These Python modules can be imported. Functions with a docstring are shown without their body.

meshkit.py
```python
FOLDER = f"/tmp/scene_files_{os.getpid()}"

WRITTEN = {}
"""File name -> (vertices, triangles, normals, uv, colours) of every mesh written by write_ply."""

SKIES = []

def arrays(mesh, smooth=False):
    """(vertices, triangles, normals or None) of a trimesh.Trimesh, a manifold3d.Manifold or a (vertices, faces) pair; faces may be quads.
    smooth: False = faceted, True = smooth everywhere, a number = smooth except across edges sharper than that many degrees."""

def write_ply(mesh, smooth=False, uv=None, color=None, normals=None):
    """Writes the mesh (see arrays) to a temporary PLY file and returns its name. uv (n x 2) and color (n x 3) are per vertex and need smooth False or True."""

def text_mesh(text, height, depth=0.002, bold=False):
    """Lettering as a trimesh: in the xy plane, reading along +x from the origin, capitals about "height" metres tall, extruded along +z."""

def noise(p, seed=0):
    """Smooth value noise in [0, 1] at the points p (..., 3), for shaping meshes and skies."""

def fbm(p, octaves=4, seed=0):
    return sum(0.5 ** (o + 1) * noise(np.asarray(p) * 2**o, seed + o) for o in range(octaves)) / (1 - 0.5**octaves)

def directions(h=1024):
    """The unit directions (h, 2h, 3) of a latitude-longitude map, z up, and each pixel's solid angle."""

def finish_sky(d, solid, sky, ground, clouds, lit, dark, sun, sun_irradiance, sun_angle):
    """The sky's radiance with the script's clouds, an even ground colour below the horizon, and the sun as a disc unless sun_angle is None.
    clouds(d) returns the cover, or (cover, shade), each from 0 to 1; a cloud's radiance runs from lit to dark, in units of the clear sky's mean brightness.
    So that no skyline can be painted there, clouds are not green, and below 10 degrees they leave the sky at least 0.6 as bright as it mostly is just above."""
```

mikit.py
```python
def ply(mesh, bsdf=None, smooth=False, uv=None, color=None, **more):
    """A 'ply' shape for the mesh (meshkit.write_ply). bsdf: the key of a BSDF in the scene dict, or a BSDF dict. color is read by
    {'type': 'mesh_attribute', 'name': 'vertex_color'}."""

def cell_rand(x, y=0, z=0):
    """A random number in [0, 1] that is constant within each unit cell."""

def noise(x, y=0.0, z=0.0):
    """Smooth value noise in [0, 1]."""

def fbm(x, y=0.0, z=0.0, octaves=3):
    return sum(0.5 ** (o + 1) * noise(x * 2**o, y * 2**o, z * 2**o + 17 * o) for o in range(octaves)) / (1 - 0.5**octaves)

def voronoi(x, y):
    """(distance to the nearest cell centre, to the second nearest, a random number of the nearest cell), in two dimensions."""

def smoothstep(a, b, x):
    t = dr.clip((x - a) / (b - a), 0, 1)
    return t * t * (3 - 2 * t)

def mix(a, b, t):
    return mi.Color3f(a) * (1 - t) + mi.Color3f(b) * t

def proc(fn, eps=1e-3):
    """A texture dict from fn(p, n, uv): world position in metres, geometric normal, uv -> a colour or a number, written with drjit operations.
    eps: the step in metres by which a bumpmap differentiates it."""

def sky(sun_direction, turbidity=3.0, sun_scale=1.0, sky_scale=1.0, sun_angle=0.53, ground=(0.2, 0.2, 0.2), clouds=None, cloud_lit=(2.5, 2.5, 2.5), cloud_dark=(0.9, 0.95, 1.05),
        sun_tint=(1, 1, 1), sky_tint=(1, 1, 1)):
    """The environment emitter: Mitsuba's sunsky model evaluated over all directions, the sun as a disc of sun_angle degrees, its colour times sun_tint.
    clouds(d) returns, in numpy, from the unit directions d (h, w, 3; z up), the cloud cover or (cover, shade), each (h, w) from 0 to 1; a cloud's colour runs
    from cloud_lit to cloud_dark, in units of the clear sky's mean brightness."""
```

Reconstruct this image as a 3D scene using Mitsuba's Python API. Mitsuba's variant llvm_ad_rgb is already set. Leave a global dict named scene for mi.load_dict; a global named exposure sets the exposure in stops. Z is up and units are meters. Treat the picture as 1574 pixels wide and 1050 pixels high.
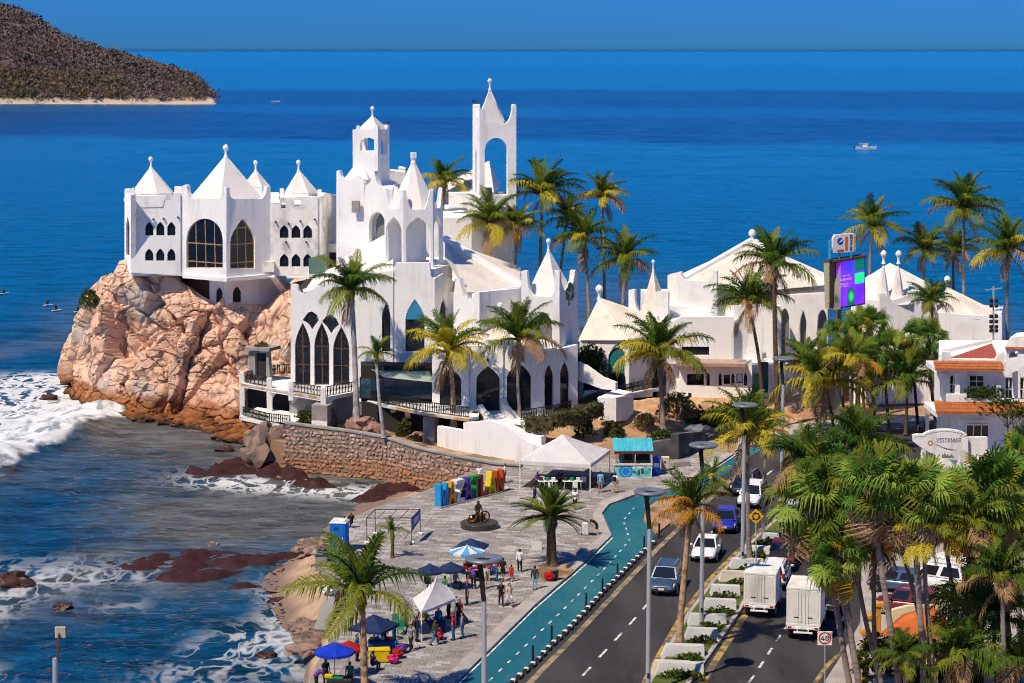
import math, random, numpy as np, trimesh, mitsuba as mi, mikit, meshkit, drjit as dr
from shapely.geometry import Polygon, LineString, Point, box as sbox
from shapely import affinity
from shapely.ops import unary_union
from scipy.spatial import cKDTree
from mikit import noise, fbm, smoothstep, mix, cell_rand, voronoi

# ---------------------------------------------------------------- camera, sky, exposure
scene, labels = {'type': 'scene'}, {}
T = mi.ScalarTransform4f
W0, H0, FPX, CAM_H, HORIZ = 1574, 1050, 3200.0, 38.0, 77.5
CX, CY = W0 / 2, H0 / 2
PITCH = math.atan((CY - HORIZ) / FPX)
SP, CP = math.sin(PITCH), math.cos(PITCH)
scene['camera'] = {'type': 'perspective', 'fov': 2 * math.degrees(math.atan(CX / FPX)), 'fov_axis': 'x', 'near_clip': 1.0, 'far_clip': 400000.0,
                   'to_world': T().look_at(origin=[0, 0, CAM_H], target=[0, CP, CAM_H - SP], up=[0, 0, 1])}
SUN = (-0.40, -0.44, 0.80)
scene['daylight'] = mikit.sky(SUN, turbidity=3, sky_scale=.76, ground=(.012, .065, .21), sky_tint=(0.14, 0.56, 1.10), sun_tint=(.97, .985, .975))
exposure = 1.72
SEA = -3.0

# ---------------------------------------------------------------- geometry helpers
def ray(x, y):
    a, b = (x - CX) / FPX, (CY - y) / FPX
    return np.array([a, CP + b * SP, -SP + b * CP])
def G(x, y, z=0.0):
    "the point of the level z under pixel x, y of the photograph"
    d = ray(x, y)
    return np.array([0, 0, CAM_H]) + d * ((z - CAM_H) / d[2])
def P(x, y, Y):
    "the point at distance Y"
    d = ray(x, y)
    return np.array([0, 0, CAM_H]) + d * (Y / d[1])
def px(p):
    "metres to pixel, for checking"
    q = np.asarray(p, float) - [0, 0, CAM_H]
    dz = q[1] * CP - q[2] * SP
    return CX + FPX * q[0] / dz, CY - FPX * (q[1] * SP + q[2] * CP) / dz

def unit(v):
    v = np.asarray(v, float)
    return v / (np.linalg.norm(v) + 1e-12)
def rotz(a):
    c, s = math.cos(a), math.sin(a)
    return np.array([[c, -s, 0], [s, c, 0], [0, 0, 1.0]])
def frame(x, z=(0, 0, 1)):
    x = unit(x); y = unit(np.cross(z, x)); return np.stack([x, y, np.cross(x, y)], 1)

BOXV = np.array([[x, y, z] for x in (-.5, .5) for y in (-.5, .5) for z in (-.5, .5)])
BOXF = np.array([[0, 1, 3], [0, 3, 2], [4, 6, 7], [4, 7, 5], [0, 4, 5], [0, 5, 1], [2, 3, 7], [2, 7, 6], [0, 2, 6], [0, 6, 4], [1, 5, 7], [1, 7, 3]])
class MB:
    def __init__(s): s.v, s.f, s.n = [], [], 0
    def add(s, v, f):
        v = np.asarray(v, float); f = np.asarray(f, int)
        if f.ndim == 2 and f.shape[1] == 4: f = np.vstack([f[:, [0, 1, 2]], f[:, [0, 2, 3]]])
        s.v.append(v); s.f.append(f + s.n); s.n += len(v); return s
    def mesh(s, m): return s.add(m.vertices, m.faces)
    def box(s, c, size, R=None):
        v = BOXV * np.asarray(size, float)
        if R is not None: v = v @ (rotz(R) if np.isscalar(R) else R).T
        return s.add(v + np.asarray(c, float), BOXF)
    def cbox(s, c, size, b, R=None):
        "box with chamfered edges"
        h = np.asarray(size, float) / 2; b = min(b, h.min() * .9)
        v = []
        for k in range(3):
            o = h - b; o[k] = h[k]
            v += [np.array([x, y, z]) * o for x in (-1, 1) for y in (-1, 1) for z in (-1, 1)]
        m = trimesh.convex.convex_hull(np.array(v))
        w = m.vertices @ (rotz(R) if np.isscalar(R) else R).T if R is not None else m.vertices
        return s.add(w + np.asarray(c, float), m.faces)
    def bar(s, a, b, w, h=None, up=(0, 0, 1)):
        a, b = np.asarray(a, float), np.asarray(b, float); d = b - a
        if abs(unit(d)[2]) > .95: up = (0, 1, 0)
        R = frame(d, up) if abs(np.dot(unit(d), unit(up))) < .999 else np.eye(3)
        y = unit(np.cross(up, d)); R = np.stack([unit(d), y, np.cross(unit(d), y)], 1)
        return s.box((a + b) / 2, (np.linalg.norm(d), w, h or w), R)
    def tube(s, pts, r, n=8, cap=True):
        p = np.asarray(pts, float); r = np.broadcast_to(np.asarray(r, float), (len(p),))
        t = np.gradient(p, axis=0); t /= np.linalg.norm(t, axis=1, keepdims=True) + 1e-12
        ref = np.array([1.0, 0, 0]) if abs(t[0][0]) < .8 else np.array([0, 1.0, 0])
        a = np.cross(t, ref); a /= np.linalg.norm(a, axis=1, keepdims=True); b = np.cross(t, a)
        th = np.arange(n) * 2 * np.pi / n
        v = p[:, None] + r[:, None, None] * (np.cos(th)[None, :, None] * a[:, None] + np.sin(th)[None, :, None] * b[:, None])
        i = np.arange(n); j = (i + 1) % n; f = []
        for k in range(len(p) - 1):
            f.append(np.stack([k * n + i, k * n + j, (k + 1) * n + j, (k + 1) * n + i], 1))
        s.add(v.reshape(-1, 3), np.vstack(f))
        if cap:
            for k, o in ((0, 1), (len(p) - 1, 0)):
                c = np.vstack([v[k], p[k]]); fc = np.stack([i, j, i * 0 + n], 1)
                s.add(c, fc if not o else fc[:, ::-1])
        return s
    def lathe(s, prof, c, n=16, a0=0.0):
        "prof: (radius, z) pairs from the bottom up"
        pr = np.asarray(prof, float); th = a0 + np.arange(n) * 2 * np.pi / n
        v = np.stack([pr[:, None, 0] * np.cos(th), pr[:, None, 0] * np.sin(th), np.repeat(pr[:, 1:], n, 1)], 2).reshape(-1, 3)
        i = np.arange(n); j = (i + 1) % n
        f = np.vstack([np.stack([k * n + i, k * n + j, (k + 1) * n + j, (k + 1) * n + i], 1) for k in range(len(pr) - 1)])
        s.add(v + np.asarray(c, float), f)
        for k, flip in ((0, True), (len(pr) - 1, False)):
            if pr[k, 0] > 1e-6:
                w = np.vstack([v[k * n:(k + 1) * n], [[0, 0, pr[k, 1]]]]) + np.asarray(c, float); fc = np.stack([i, j, i * 0 + n], 1)
                s.add(w, fc[:, ::-1] if flip else fc)
        return s
    def prism(s, poly, o, u, w, n, depth):
        "shapely polygon in the (u, w) plane at o, pushed along n by depth"
        for g in getattr(poly, 'geoms', [poly]):
            if g.is_empty or g.area < 1e-6: continue
            m = trimesh.creation.extrude_polygon(g, 1.0, engine='earcut')
            v = m.vertices; q = np.asarray(o, float) + v[:, :1] * np.asarray(u, float) + v[:, 1:2] * np.asarray(w, float) + v[:, 2:] * np.asarray(n, float) * depth
            f = m.faces
            if np.dot(np.cross(u, w), n) * depth < 0: f = f[:, ::-1]
            s.add(q, f)
        return s
    def slab(s, pts, z0, z1):
        "upright prism over a plan polygon"
        pg = pts if hasattr(pts, 'area') else Polygon([(p[0], p[1]) for p in pts])
        return s.prism(pg.buffer(0), (0, 0, z0), (1, 0, 0), (0, 1, 0), (0, 0, 1), z1 - z0)
    def hull(s, pts):
        m = trimesh.convex.convex_hull(np.asarray(pts, float)); return s.add(m.vertices, m.faces)
    def out(s):
        return trimesh.Trimesh(np.vstack(s.v), np.vstack(s.f), process=False)

def sheet(poly, z):
    "flat upward facing sheet over a plan polygon"
    m = MB()
    for g in getattr(poly, 'geoms', [poly]):
        if g.area > 1e-5:
            v, f = trimesh.creation.triangulate_polygon(g, engine='earcut')
            a, b, c = v[f[:, 0]], v[f[:, 1]], v[f[:, 2]]
            up = (b[:, 0] - a[:, 0]) * (c[:, 1] - a[:, 1]) - (b[:, 1] - a[:, 1]) * (c[:, 0] - a[:, 0])
            f = np.where(up[:, None] > 0, f, f[:, ::-1]); m.add(np.column_stack([v, np.full(len(v), z)]), f)
    return m
def plan(pts, z=0.0):
    return Polygon([tuple(G(x, y, z)[:2]) for x, y in pts]).buffer(0)

# ---------------------------------------------------------------- scene helpers
COUNT = {}
def numbered(name):
    n = COUNT.get(name, 0); COUNT[name] = n + 1
    return name if n == 0 else f'{name}_{n:03d}'
def thing(name, label=None, cat=None, group=None, kind=None):
    key = numbered(name); d = {}
    for k, x in (('label', label), ('category', cat), ('group', group), ('kind', kind)):
        if x: d[k] = x
    labels[key] = d
    return key
def mesh_of(m): return m.out() if isinstance(m, MB) else m
def put(key, m, bsdf, smooth=False, **kw):
    scene[key] = mikit.ply(mesh_of(m), bsdf, smooth=smooth, **kw); return key
def part(parent, name, m, bsdf, smooth=False, label=None, kind=None, **kw):
    key = numbered(parent + '__' + name); put(key, m, bsdf, smooth, **kw)
    if label or kind: labels[key] = {k: x for k, x in (('label', label), ('kind', kind)) if x}
    return key
def copy_part(parent, name, shape, xf, bsdf=None):
    key = numbered(parent + '__' + name); d = dict(shape); d['to_world'] = xf
    if bsdf: d['bsdf'] = {'type': 'ref', 'id': bsdf}
    scene[key] = d; return key
def structure(name, m, bsdf, smooth=False, label=None):
    key = thing(name, label, None, None, 'structure'); return put(key, m, bsdf, smooth)
def xform(R, t, s=1.0):
    M = np.eye(4); M[:3, :3] = np.asarray(R) * s; M[:3, 3] = t
    return T(M)

# ---------------------------------------------------------------- materials
def rgb(c): return {'type': 'rgb', 'value': [float(x) for x in c]}
def mat(key, color, rough=0.6, spec=0.3, metal=0.0, coat=0.0, bump=None, bump_scale=1.0, two=True, eps=0.02):
    if key in scene: return key
    b = {'type': 'principled', 'base_color': mikit.proc(color) if callable(color) else rgb(color), 'roughness': rough, 'specular': spec}
    if metal: b['metallic'] = metal
    if coat: b['clearcoat'] = coat; b['clearcoat_gloss'] = 0.95
    if bump: b = {'type': 'bumpmap', 'arbitrary': mikit.proc(bump, eps=eps), 'scale': bump_scale, 'bsdf': b}
    scene[key] = {'type': 'twosided', 'bsdf': b} if two else b
    return key
def leaf(key, color, trans=0.6, rough=0.5):
    scene[key] = {'type': 'principledthin', 'base_color': mikit.proc(color) if callable(color) else rgb(color), 'roughness': rough, 'diff_trans': trans, 'eta': 1.35}
    return key

def c_plaster(p, n, uv):
    drip = fbm(p.x * 1.6, p.y * 1.6, p.z * 0.14, 4)
    blot = fbm(p.x * .35, p.y * .35, p.z * .35 + 9, 3)
    fine = fbm(p.x * 5, p.y * 5, p.z * 5, 2)
    t = smoothstep(.56, .80, drip) * .30 + smoothstep(.58, .8, blot) * .22 + fine * .06 + smoothstep(.62, .7, fbm(p.x * 3.2, p.y * 3.2, p.z * .25 + 3, 3)) * .12
    return mix((.83, .83, .82), (.42, .41, .39), t)
mat('white_plaster', c_plaster, .75, .2)
def c_old(p, n, uv):
    drip = fbm(p.x * 1.3, p.y * 1.3, p.z * 0.2, 4)
    blot = fbm(p.x * .8 + 4, p.y * .8, p.z * .8, 4)
    t = smoothstep(.48, .75, drip) * .4 + smoothstep(.5, .72, blot) * .4
    return mix((.78, .77, .74), (.33, .31, .28), t)
mat('weathered_plaster', c_old, .8, .2)
def c_cream(p, n, uv):
    blot = fbm(p.x * .5, p.y * .5, p.z * .5, 4)
    drip = fbm(p.x * 2.2, p.y * 2.2, p.z * .3, 3)
    return mix((.75, .70, .615), (.47, .41, .34), smoothstep(.4, .8, blot) * .4 + smoothstep(.5, .8, drip) * .3)
mat('cream_roofing', c_cream, .8, .2)
def c_wroof(p, n, uv):
    blot = fbm(p.x * .6, p.y * .6, p.z * .6, 4)
    return mix((.78, .76, .72), (.5, .47, .42), smoothstep(.42, .8, blot) * .5)
mat('pale_roofing', c_wroof, .8, .2)
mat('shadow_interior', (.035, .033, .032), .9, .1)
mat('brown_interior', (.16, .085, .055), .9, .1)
mat('dark_glass', (.008, .011, .02), .05, .42)
mat('niche_shade_grey', (.17, .17, .18), .9, .1)  # shade inside the arched niches put into a darker grey
mat('blue_glass', (.015, .05, .085), .07, .7)
mat('teal_glass', (.02, .16, .19), .12, .6)
mat('green_glass', (.12, .26, .22), .15, .6)
mat('gold_frame', (.42, .25, .09), .4, .4)
mat('white_paint', (.76, .76, .74), .5, .3)
mat('grey_concrete', lambda p, n, uv: mix((.36, .35, .33), (.2, .19, .18), fbm(p.x * 1.1, p.y * 1.1, p.z * 1.1, 4)), .9, .2)
mat('wrought_iron', (.018, .017, .018), .55, .4)
mat('rusty_edge', lambda p, n, uv: mix((.55, .5, .4), (.42, .24, .07), smoothstep(.42, .6, fbm(p.x * 1.2, p.y * 1.2, p.z * 2, 3))), .8, .2)
mat('black', (.012, .012, .013), .5, .4)
mat('galvanised', (.46, .5, .53), .4, .5, .35)
mat('steel_grey', (.20, .23, .25), .4, .5, .4)
mat('rubber', (.015, .015, .016), .8, .2)
mat('chrome', (.6, .62, .64), .12, .5, 1.0)
# ---------------------------------------------------------------- sea
def near_land(x, y):
    "0 offshore to 1 close to the cove's shore (metres)"
    return smoothstep(150.0, 40.0, dr.sqrt(dr.square(x + 12) + dr.square((y - 165) * .55)))
def wave_line(x, y):
    "signed distance behind the crest of the breaker left of the cliff"
    return ((x + 44.6) * -26.4 + (y - 231) * 5.6) / 27
def c_sea(p, n, uv):
    x, y = p.x, p.y
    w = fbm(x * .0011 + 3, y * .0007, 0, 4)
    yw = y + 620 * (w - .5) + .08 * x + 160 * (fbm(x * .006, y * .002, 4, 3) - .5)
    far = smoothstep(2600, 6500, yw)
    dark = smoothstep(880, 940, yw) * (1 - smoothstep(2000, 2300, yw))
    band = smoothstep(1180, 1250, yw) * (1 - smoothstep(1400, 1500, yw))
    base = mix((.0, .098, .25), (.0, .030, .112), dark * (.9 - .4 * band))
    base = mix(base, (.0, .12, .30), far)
    shallow = near_land(x, y)
    silt = fbm(x * .05, y * .03, 1, 4)
    base = mix(base, mix((.004, .05, .11), (.115, .115, .095), smoothstep(.42, .70, silt + .30 * smoothstep(-46, -20, x) * smoothstep(150, 195, y))), shallow * .85)
    wave_shade = fbm(x * .16, y * .5, 2, 4); chop_shade = fbm(x * .55, y * 2.0, 12, 3)  # wave shade and reflections of the chop painted into the water colour
    base = mix(base, base * .45, smoothstep(.45, .7, wave_shade) * .7 * smoothstep(900, 200, y)); base = mix(base, base * .5, smoothstep(.42, .62, chop_shade) * .6 * smoothstep(420, 180, y)); base = mix(base, base * 1.6, smoothstep(.56, .72, fbm(x * .4, y * 1.5, 22, 3)) * .6 * smoothstep(420, 180, y))
    # foam: the breaker, the wash behind it, streaks across the cove
    d = wave_line(x, y) + 5 * (fbm(x * .12, y * .12, 5, 3) - .5)
    left = smoothstep(-37, -43, x) * smoothstep(268, 258, y) * smoothstep(190, 196, y + 14 * (fbm(x * .4, y * .2, 4, 3) - .5))
    tex = fbm(x * .9, y * .55, 3, 5)
    crest = smoothstep(-.9, .5, d + 2.5 * (fbm(x * .6, y * .35, 9, 3) - .5)) * (1 - smoothstep(6, 13, d)) * left
    wash = smoothstep(3, 7, d) * (1 - smoothstep(20, 34, d)) * left
    cove = smoothstep(126, 140, y) * (1 - smoothstep(156, 170, y)) * smoothstep(-52, -36, x)
    wx, wy = x + 2.5 * fbm(x * .3, y * .3, 1, 3), y + 2.5 * fbm(x * .3 + 9, y * .3, 2, 3)
    lace = 1 - dr.abs(fbm(wx * .42, wy * .26, 7, 4) - .5) * 6.5        # thin crossing veins
    lace2 = 1 - dr.abs(fbm(wx * .95, wy * .5, 17, 3) - .5) * 5.5
    patch = smoothstep(.28, .50, fbm(x * .07, y * .05, 13, 3))
    f = dr.maximum(crest * (.35 + .65 * smoothstep(.30, .56, tex)), wash * smoothstep(.05, .7, dr.maximum(lace, lace2)) * .95)
    thin = dr.maximum(smoothstep(.30, .9, lace) * cove * patch * .62, smoothstep(.45, .95, lace2) * cove * patch * .5)
    lace = .35 + .35 * dr.maximum(lace, lace2)
    rim = smoothstep(.5, .62, lace) * smoothstep(6.5, 0, dr.abs(y - 193 + .35 * (x + 20))) * smoothstep(-36, -26, x) * .8
    return mix(base, (.74, .78, .8), dr.clip(dr.maximum(dr.maximum(f, thin), rim), 0, 1))
def b_sea(p, n, uv):
    far = smoothstep(150, 900, p.y)
    a = fbm(p.x * .35, p.y * .9, 0, 3)
    b = fbm(p.x * .06, p.y * .16, 4, 3)
    c = fbm(p.x * .012, p.y * .05, 8, 3)
    e = fbm(p.x * .8, p.y * 2.2, 6, 2)
    return (a * .75 + e * .42) * (1 - .88 * far) + b * 1.3 * (.5 + .5 * far) + c * 3.5 * far * smoothstep(26000, 5000, p.y)
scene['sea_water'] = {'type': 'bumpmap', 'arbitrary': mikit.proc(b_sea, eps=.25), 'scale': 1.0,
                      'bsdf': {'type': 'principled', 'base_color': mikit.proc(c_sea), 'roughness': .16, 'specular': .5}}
def build_sea():
    ys = np.concatenate([np.concatenate([np.arange(100, 262, .55), np.arange(263, 330, 1.6)]), 330 * (70000 / 330) ** (np.linspace(0, 1, 76) ** 1.0)])
    ys = np.concatenate([[-3000, -300, 40], ys])
    xs = np.concatenate([-np.geomspace(120000, 76, 30), np.arange(-74, 21, .55), np.geomspace(22, 120000, 30)])
    X, Y = np.meshgrid(xs, ys)
    d = ((X + 44.6) * -26.4 + (Y - 231) * 5.6) / 27; left = np.clip((-37 - X) / 6, 0, 1) * np.clip((268 - Y) / 10, 0, 1) * np.clip((Y - 172) / 28, 0, 1)
    p = np.stack([X * .05, Y * .09, X * 0], -1)
    Z = .28 * (meshkit.fbm(p, 3, 2) - .5) * (Y < 800) + left * 1.25 * np.exp(-((d - 2.5) / 3.6) ** 2) * (.7 + .6 * meshkit.noise(p * 3, 5))
    Z += left * .35 * np.exp(-((d - 21) / 5) ** 2)
    near = np.clip((X + 74) / 8, 0, 1) * np.clip((21 - X) / 6, 0, 1) * np.clip((262 - Y) / 12, 0, 1) * (Y > 99)
    Z += near * (.62 * (meshkit.fbm(np.stack([X * .13 + Y * .03, Y * .42, X * 0], -1), 4, 7) - .5) + .22 * (meshkit.fbm(np.stack([X * .5, Y * 1.1, X * 0], -1), 3, 17) - .5))
    Z += near * left * .7 * np.clip(1 - np.abs(d - 3) / 7, 0, 1) * (meshkit.fbm(np.stack([X * .45, Y * .45, X * 0], -1), 4, 27) - .5) * 2
    # the swell that rises beyond the cliff
    Z += np.clip((X + 60) / -10, 0, 1) * .8 * np.exp(-((Y - 318 - .2 * X) / 7) ** 2)
    nx = len(xs); i, j = np.meshgrid(np.arange(nx - 1), np.arange(len(ys) - 1)); k = j * nx + i
    f = np.stack([k, k + 1, k + nx + 1, k + nx], -1).reshape(-1, 4)
    return MB().add(np.stack([X, Y, Z + SEA], -1).reshape(-1, 3), f)
structure('sea', build_sea(), 'sea_water', True)

# ---------------------------------------------------------------- the far headland
def c_hill(p, n, uv):
    a = fbm(p.x * .02, p.y * .02, p.z * .03, 4); b = fbm(p.x * .11, p.y * .11, p.z * .12, 3)
    c = mix((.12, .085, .078), (.22, .16, .125), smoothstep(.36, .66, a))
    c = mix(c, (.36, .26, .17), smoothstep(.60, .74, b) * .7)
    c = mix(c, (.04, .05, .035), smoothstep(.5, .36, b) * .5)
    bare = smoothstep(-247, -238, p.x) * smoothstep(4, 10, p.z)
    return mix(mix(c, (.46, .30, .15), bare * .8), (.52, .42, .32), smoothstep(2.5, .5, p.z))
mat('dry_hillside', c_hill, .95, .1)
HX = [-1200, -800, -640, -520, -462, -430, -391, -360, -325, -292, -270, -255, -245, -240, -235, -230, -226]
HZ = [150, 160, 136, 110, 91, 80, 65, 48, 38, 29, 24, 19, 15.5, 11, 5.5, 2.5, 0]
def hill_top(x): return np.interp(x, HX, HZ)
def hill_z(x, y):
    "height of the headland: shore at about y = 1610, ridge behind"
    x = x + .145 * np.maximum(y - 1612, 0)
    shore = 1612 - .08 * (x + 300); top = hill_top(x)
    t = np.clip((y - shore) / (60 + top * 2.0), 0, 2.4)
    rise = np.where(t < 1, np.sin(np.clip(t, 0, 1) * np.pi / 2) ** .8, np.cos((t - 1) / 1.4 * np.pi / 2))
    p = np.stack([x * .022, y * .022, x * 0], -1)
    return top * rise * (.90 + .2 * meshkit.fbm(p, 4, 3)) + 1.3 * np.clip(t * 12, 0, 1) * np.clip((-227 - x) / 4, 0, 1) * (t < 1.5)
def build_hill():
    xs = np.concatenate([np.linspace(-1200, -480, 60), np.linspace(-474, -226, 125)]); ys = np.concatenate([np.linspace(1560, 1900, 110), np.linspace(1910, 2400, 30)])
    X, Y = np.meshgrid(xs, ys); Z = hill_z(X, Y)
    Z = np.where((Y < 1612 - .08 * (X + 300)) | (Z < .4), -3, Z) + SEA
    nx = len(xs); i, j = np.meshgrid(np.arange(nx - 1), np.arange(len(ys) - 1)); k = j * nx + i
    return MB().add(np.stack([X, Y, Z], -1).reshape(-1, 3), np.stack([k, k + 1, k + nx + 1, k + nx], -1).reshape(-1, 4))
structure('headland', build_hill(), 'dry_hillside', True)
def scrub(n, seed, xr, yr, size, spread):
    r = np.random.default_rng(seed); x = r.uniform(*xr, n); y = r.uniform(*yr, n); z = hill_z(x, y)
    ok = (z > 2.5) & (y > 1614 - .08 * (x + 300)); x, y, z = x[ok], y[ok], z[ok]; n = len(x)
    m = 22; s = size * np.minimum(1.5, r.lognormal(0, .3, n))[:, None]
    c = np.stack([x, y, z + SEA], -1)[:, None] + np.clip(r.normal(0, 1, (n, m, 3)), -1.6, 1.6) * s[..., None] * [.55, .55, .38] + np.stack([s * 0, s * 0, s * .55], -1)
    c = c.reshape(-1, 3); s = np.repeat(s.ravel(), m)
    tri = np.clip(r.normal(0, 1, (len(c), 3, 3)), -1.6, 1.6) * (s * .2)[:, None, None]
    return MB().add((c[:, None] + tri).reshape(-1, 3), np.arange(len(c) * 3).reshape(-1, 3))
mat('scrub_brown', (.165, .12, .11), .9, .1); mat('scrub_grey', (.21, .165, .145), .9, .1); mat('scrub_green', (.085, .08, .06), .9, .1); mat('scrub_olive', (.18, .145, .055), .9, .1)
for nm, n, sd, sz, ms in (('scrub', 5200, 1, 3.0, 'scrub_brown'), ('scrub', 3600, 2, 2.6, 'scrub_grey'), ('scrub', 1500, 3, 3.4, 'scrub_green')):
    k = thing('scrub', {1: 'dark brown leafless scrub covering the far headland', 2: 'grey dry scrub covering the far headland', 3: 'green bushes among the dry scrub of the headland'}[sd], 'scrub', kind='stuff')
    put(k, scrub(n, sd, (-520, -238), (1612, 1860), sz * 1.15, 1), ms)
k = thing('scrub', 'olive shrubs along the foot of the headland above its beach', 'scrub', kind='stuff')
put(k, scrub(700, 5, (-480, -300), (1618, 1650), 3.0, 1), 'scrub_olive')

# ---------------------------------------------------------------- land under everything
EDGE = [(462, 1130), (474, 1060), (496, 1010), (520, 972), (532, 930), (520, 890), (496, 874), (500, 846), (530, 803), (575, 783), (640, 762), (700, 737), (752, 716)]
edge = [G(x, y)[:2] for x, y in EDGE]
WALL = [(800, 716, .3), (760, 713, .35), (700, 702, .6), (640, 689, .9), (592, 673, 1.25), (540, 664, 1.5), (470, 655, 1.75), (438, 651, 1.9)]   # top of the sea wall, pixel and level
wall_top = [G(x, y, z) for x, y, z in WALL]
coast = edge + [(p[0], p[1]) for p in wall_top[1:]] + [(-27, 206), (-25, 222), (-20, 240), (40, 262), (110, 262), (400, 300)]
land = Polygon([tuple(c) for c in coast] + [(400, -60), (-18, -60), (-18, 60)]).buffer(0)
mat('earth', lambda p, n, uv: mix((.34, .20, .12), (.22, .15, .10), fbm(p.x * .5, p.y * .5, p.z, 4)), .95, .1)
g = MB().slab(land, -9, -.06)
structure('ground', g, 'earth')

def c_asphalt(p, n, uv):
    a = fbm(p.x * .35, p.y * .12, 0, 4); b = fbm(p.x * 3, p.y * 3, 0, 3)
    c = mix((.030, .029, .033), (.056, .053, .055), smoothstep(.3, .7, a) * .7 + b * .3)
    return mix(c, (.026, .026, .028), smoothstep(.55, .75, fbm(p.x * .9 + 3, p.y * .2, 2, 3)) * .6)
mat('asphalt', c_asphalt, .9, .25)
# carriageways (pixels of the photograph laid on the road's level)
road_px = [(770, 1075), (819, 1027), (875, 972), (940, 904), (990, 854), (1022, 826), (1075, 775), (1140, 716), (1180, 690), (1220, 679), (1300, 664), (1400, 655), (1520, 650),
           (1640, 650), (1640, 705), (1500, 705), (1400, 712), (1340, 735), (1312, 790), (1320, 880), (1322, 960), (1290, 1015), (1250, 1075)]
road = plan(road_px)
structure('road', sheet(road.buffer(1.0), -.02), 'asphalt')
def c_lane(p, n, uv):
    a = fbm(p.x * .4, p.y * .2, 0, 4); b = fbm(p.x * 4, p.y * 4, 1, 3)
    return mix((.007, .10, .15), (.032, .145, .175), smoothstep(.35, .7, a) * .6 + b * .25)
mat('bike_lane_teal', c_lane, .8, .25)
lane_px = [(676, 1075), (702, 1050), (742, 1011), (822, 932), (897, 867), (941, 824), (927, 790), (938, 776), (978, 763), (1040, 752), (1062, 741), (1110, 712), (1132, 697), (1165, 684), (1205, 673), (1300, 657), (1420, 650),
           (1420, 655), (1300, 662), (1208, 678), (1172, 690), (1140, 709), (1124, 722), (1084, 746), (1055, 758), (1010, 768), (992, 780), (988, 800), (1006, 818), (1003, 832), (990, 845), (940, 895), (875, 963), (819, 1018), (782, 1050), (755, 1075)]
lane = plan(lane_px)
structure('bike_lane', sheet(lane, -.004), 'bike_lane_teal')
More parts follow.
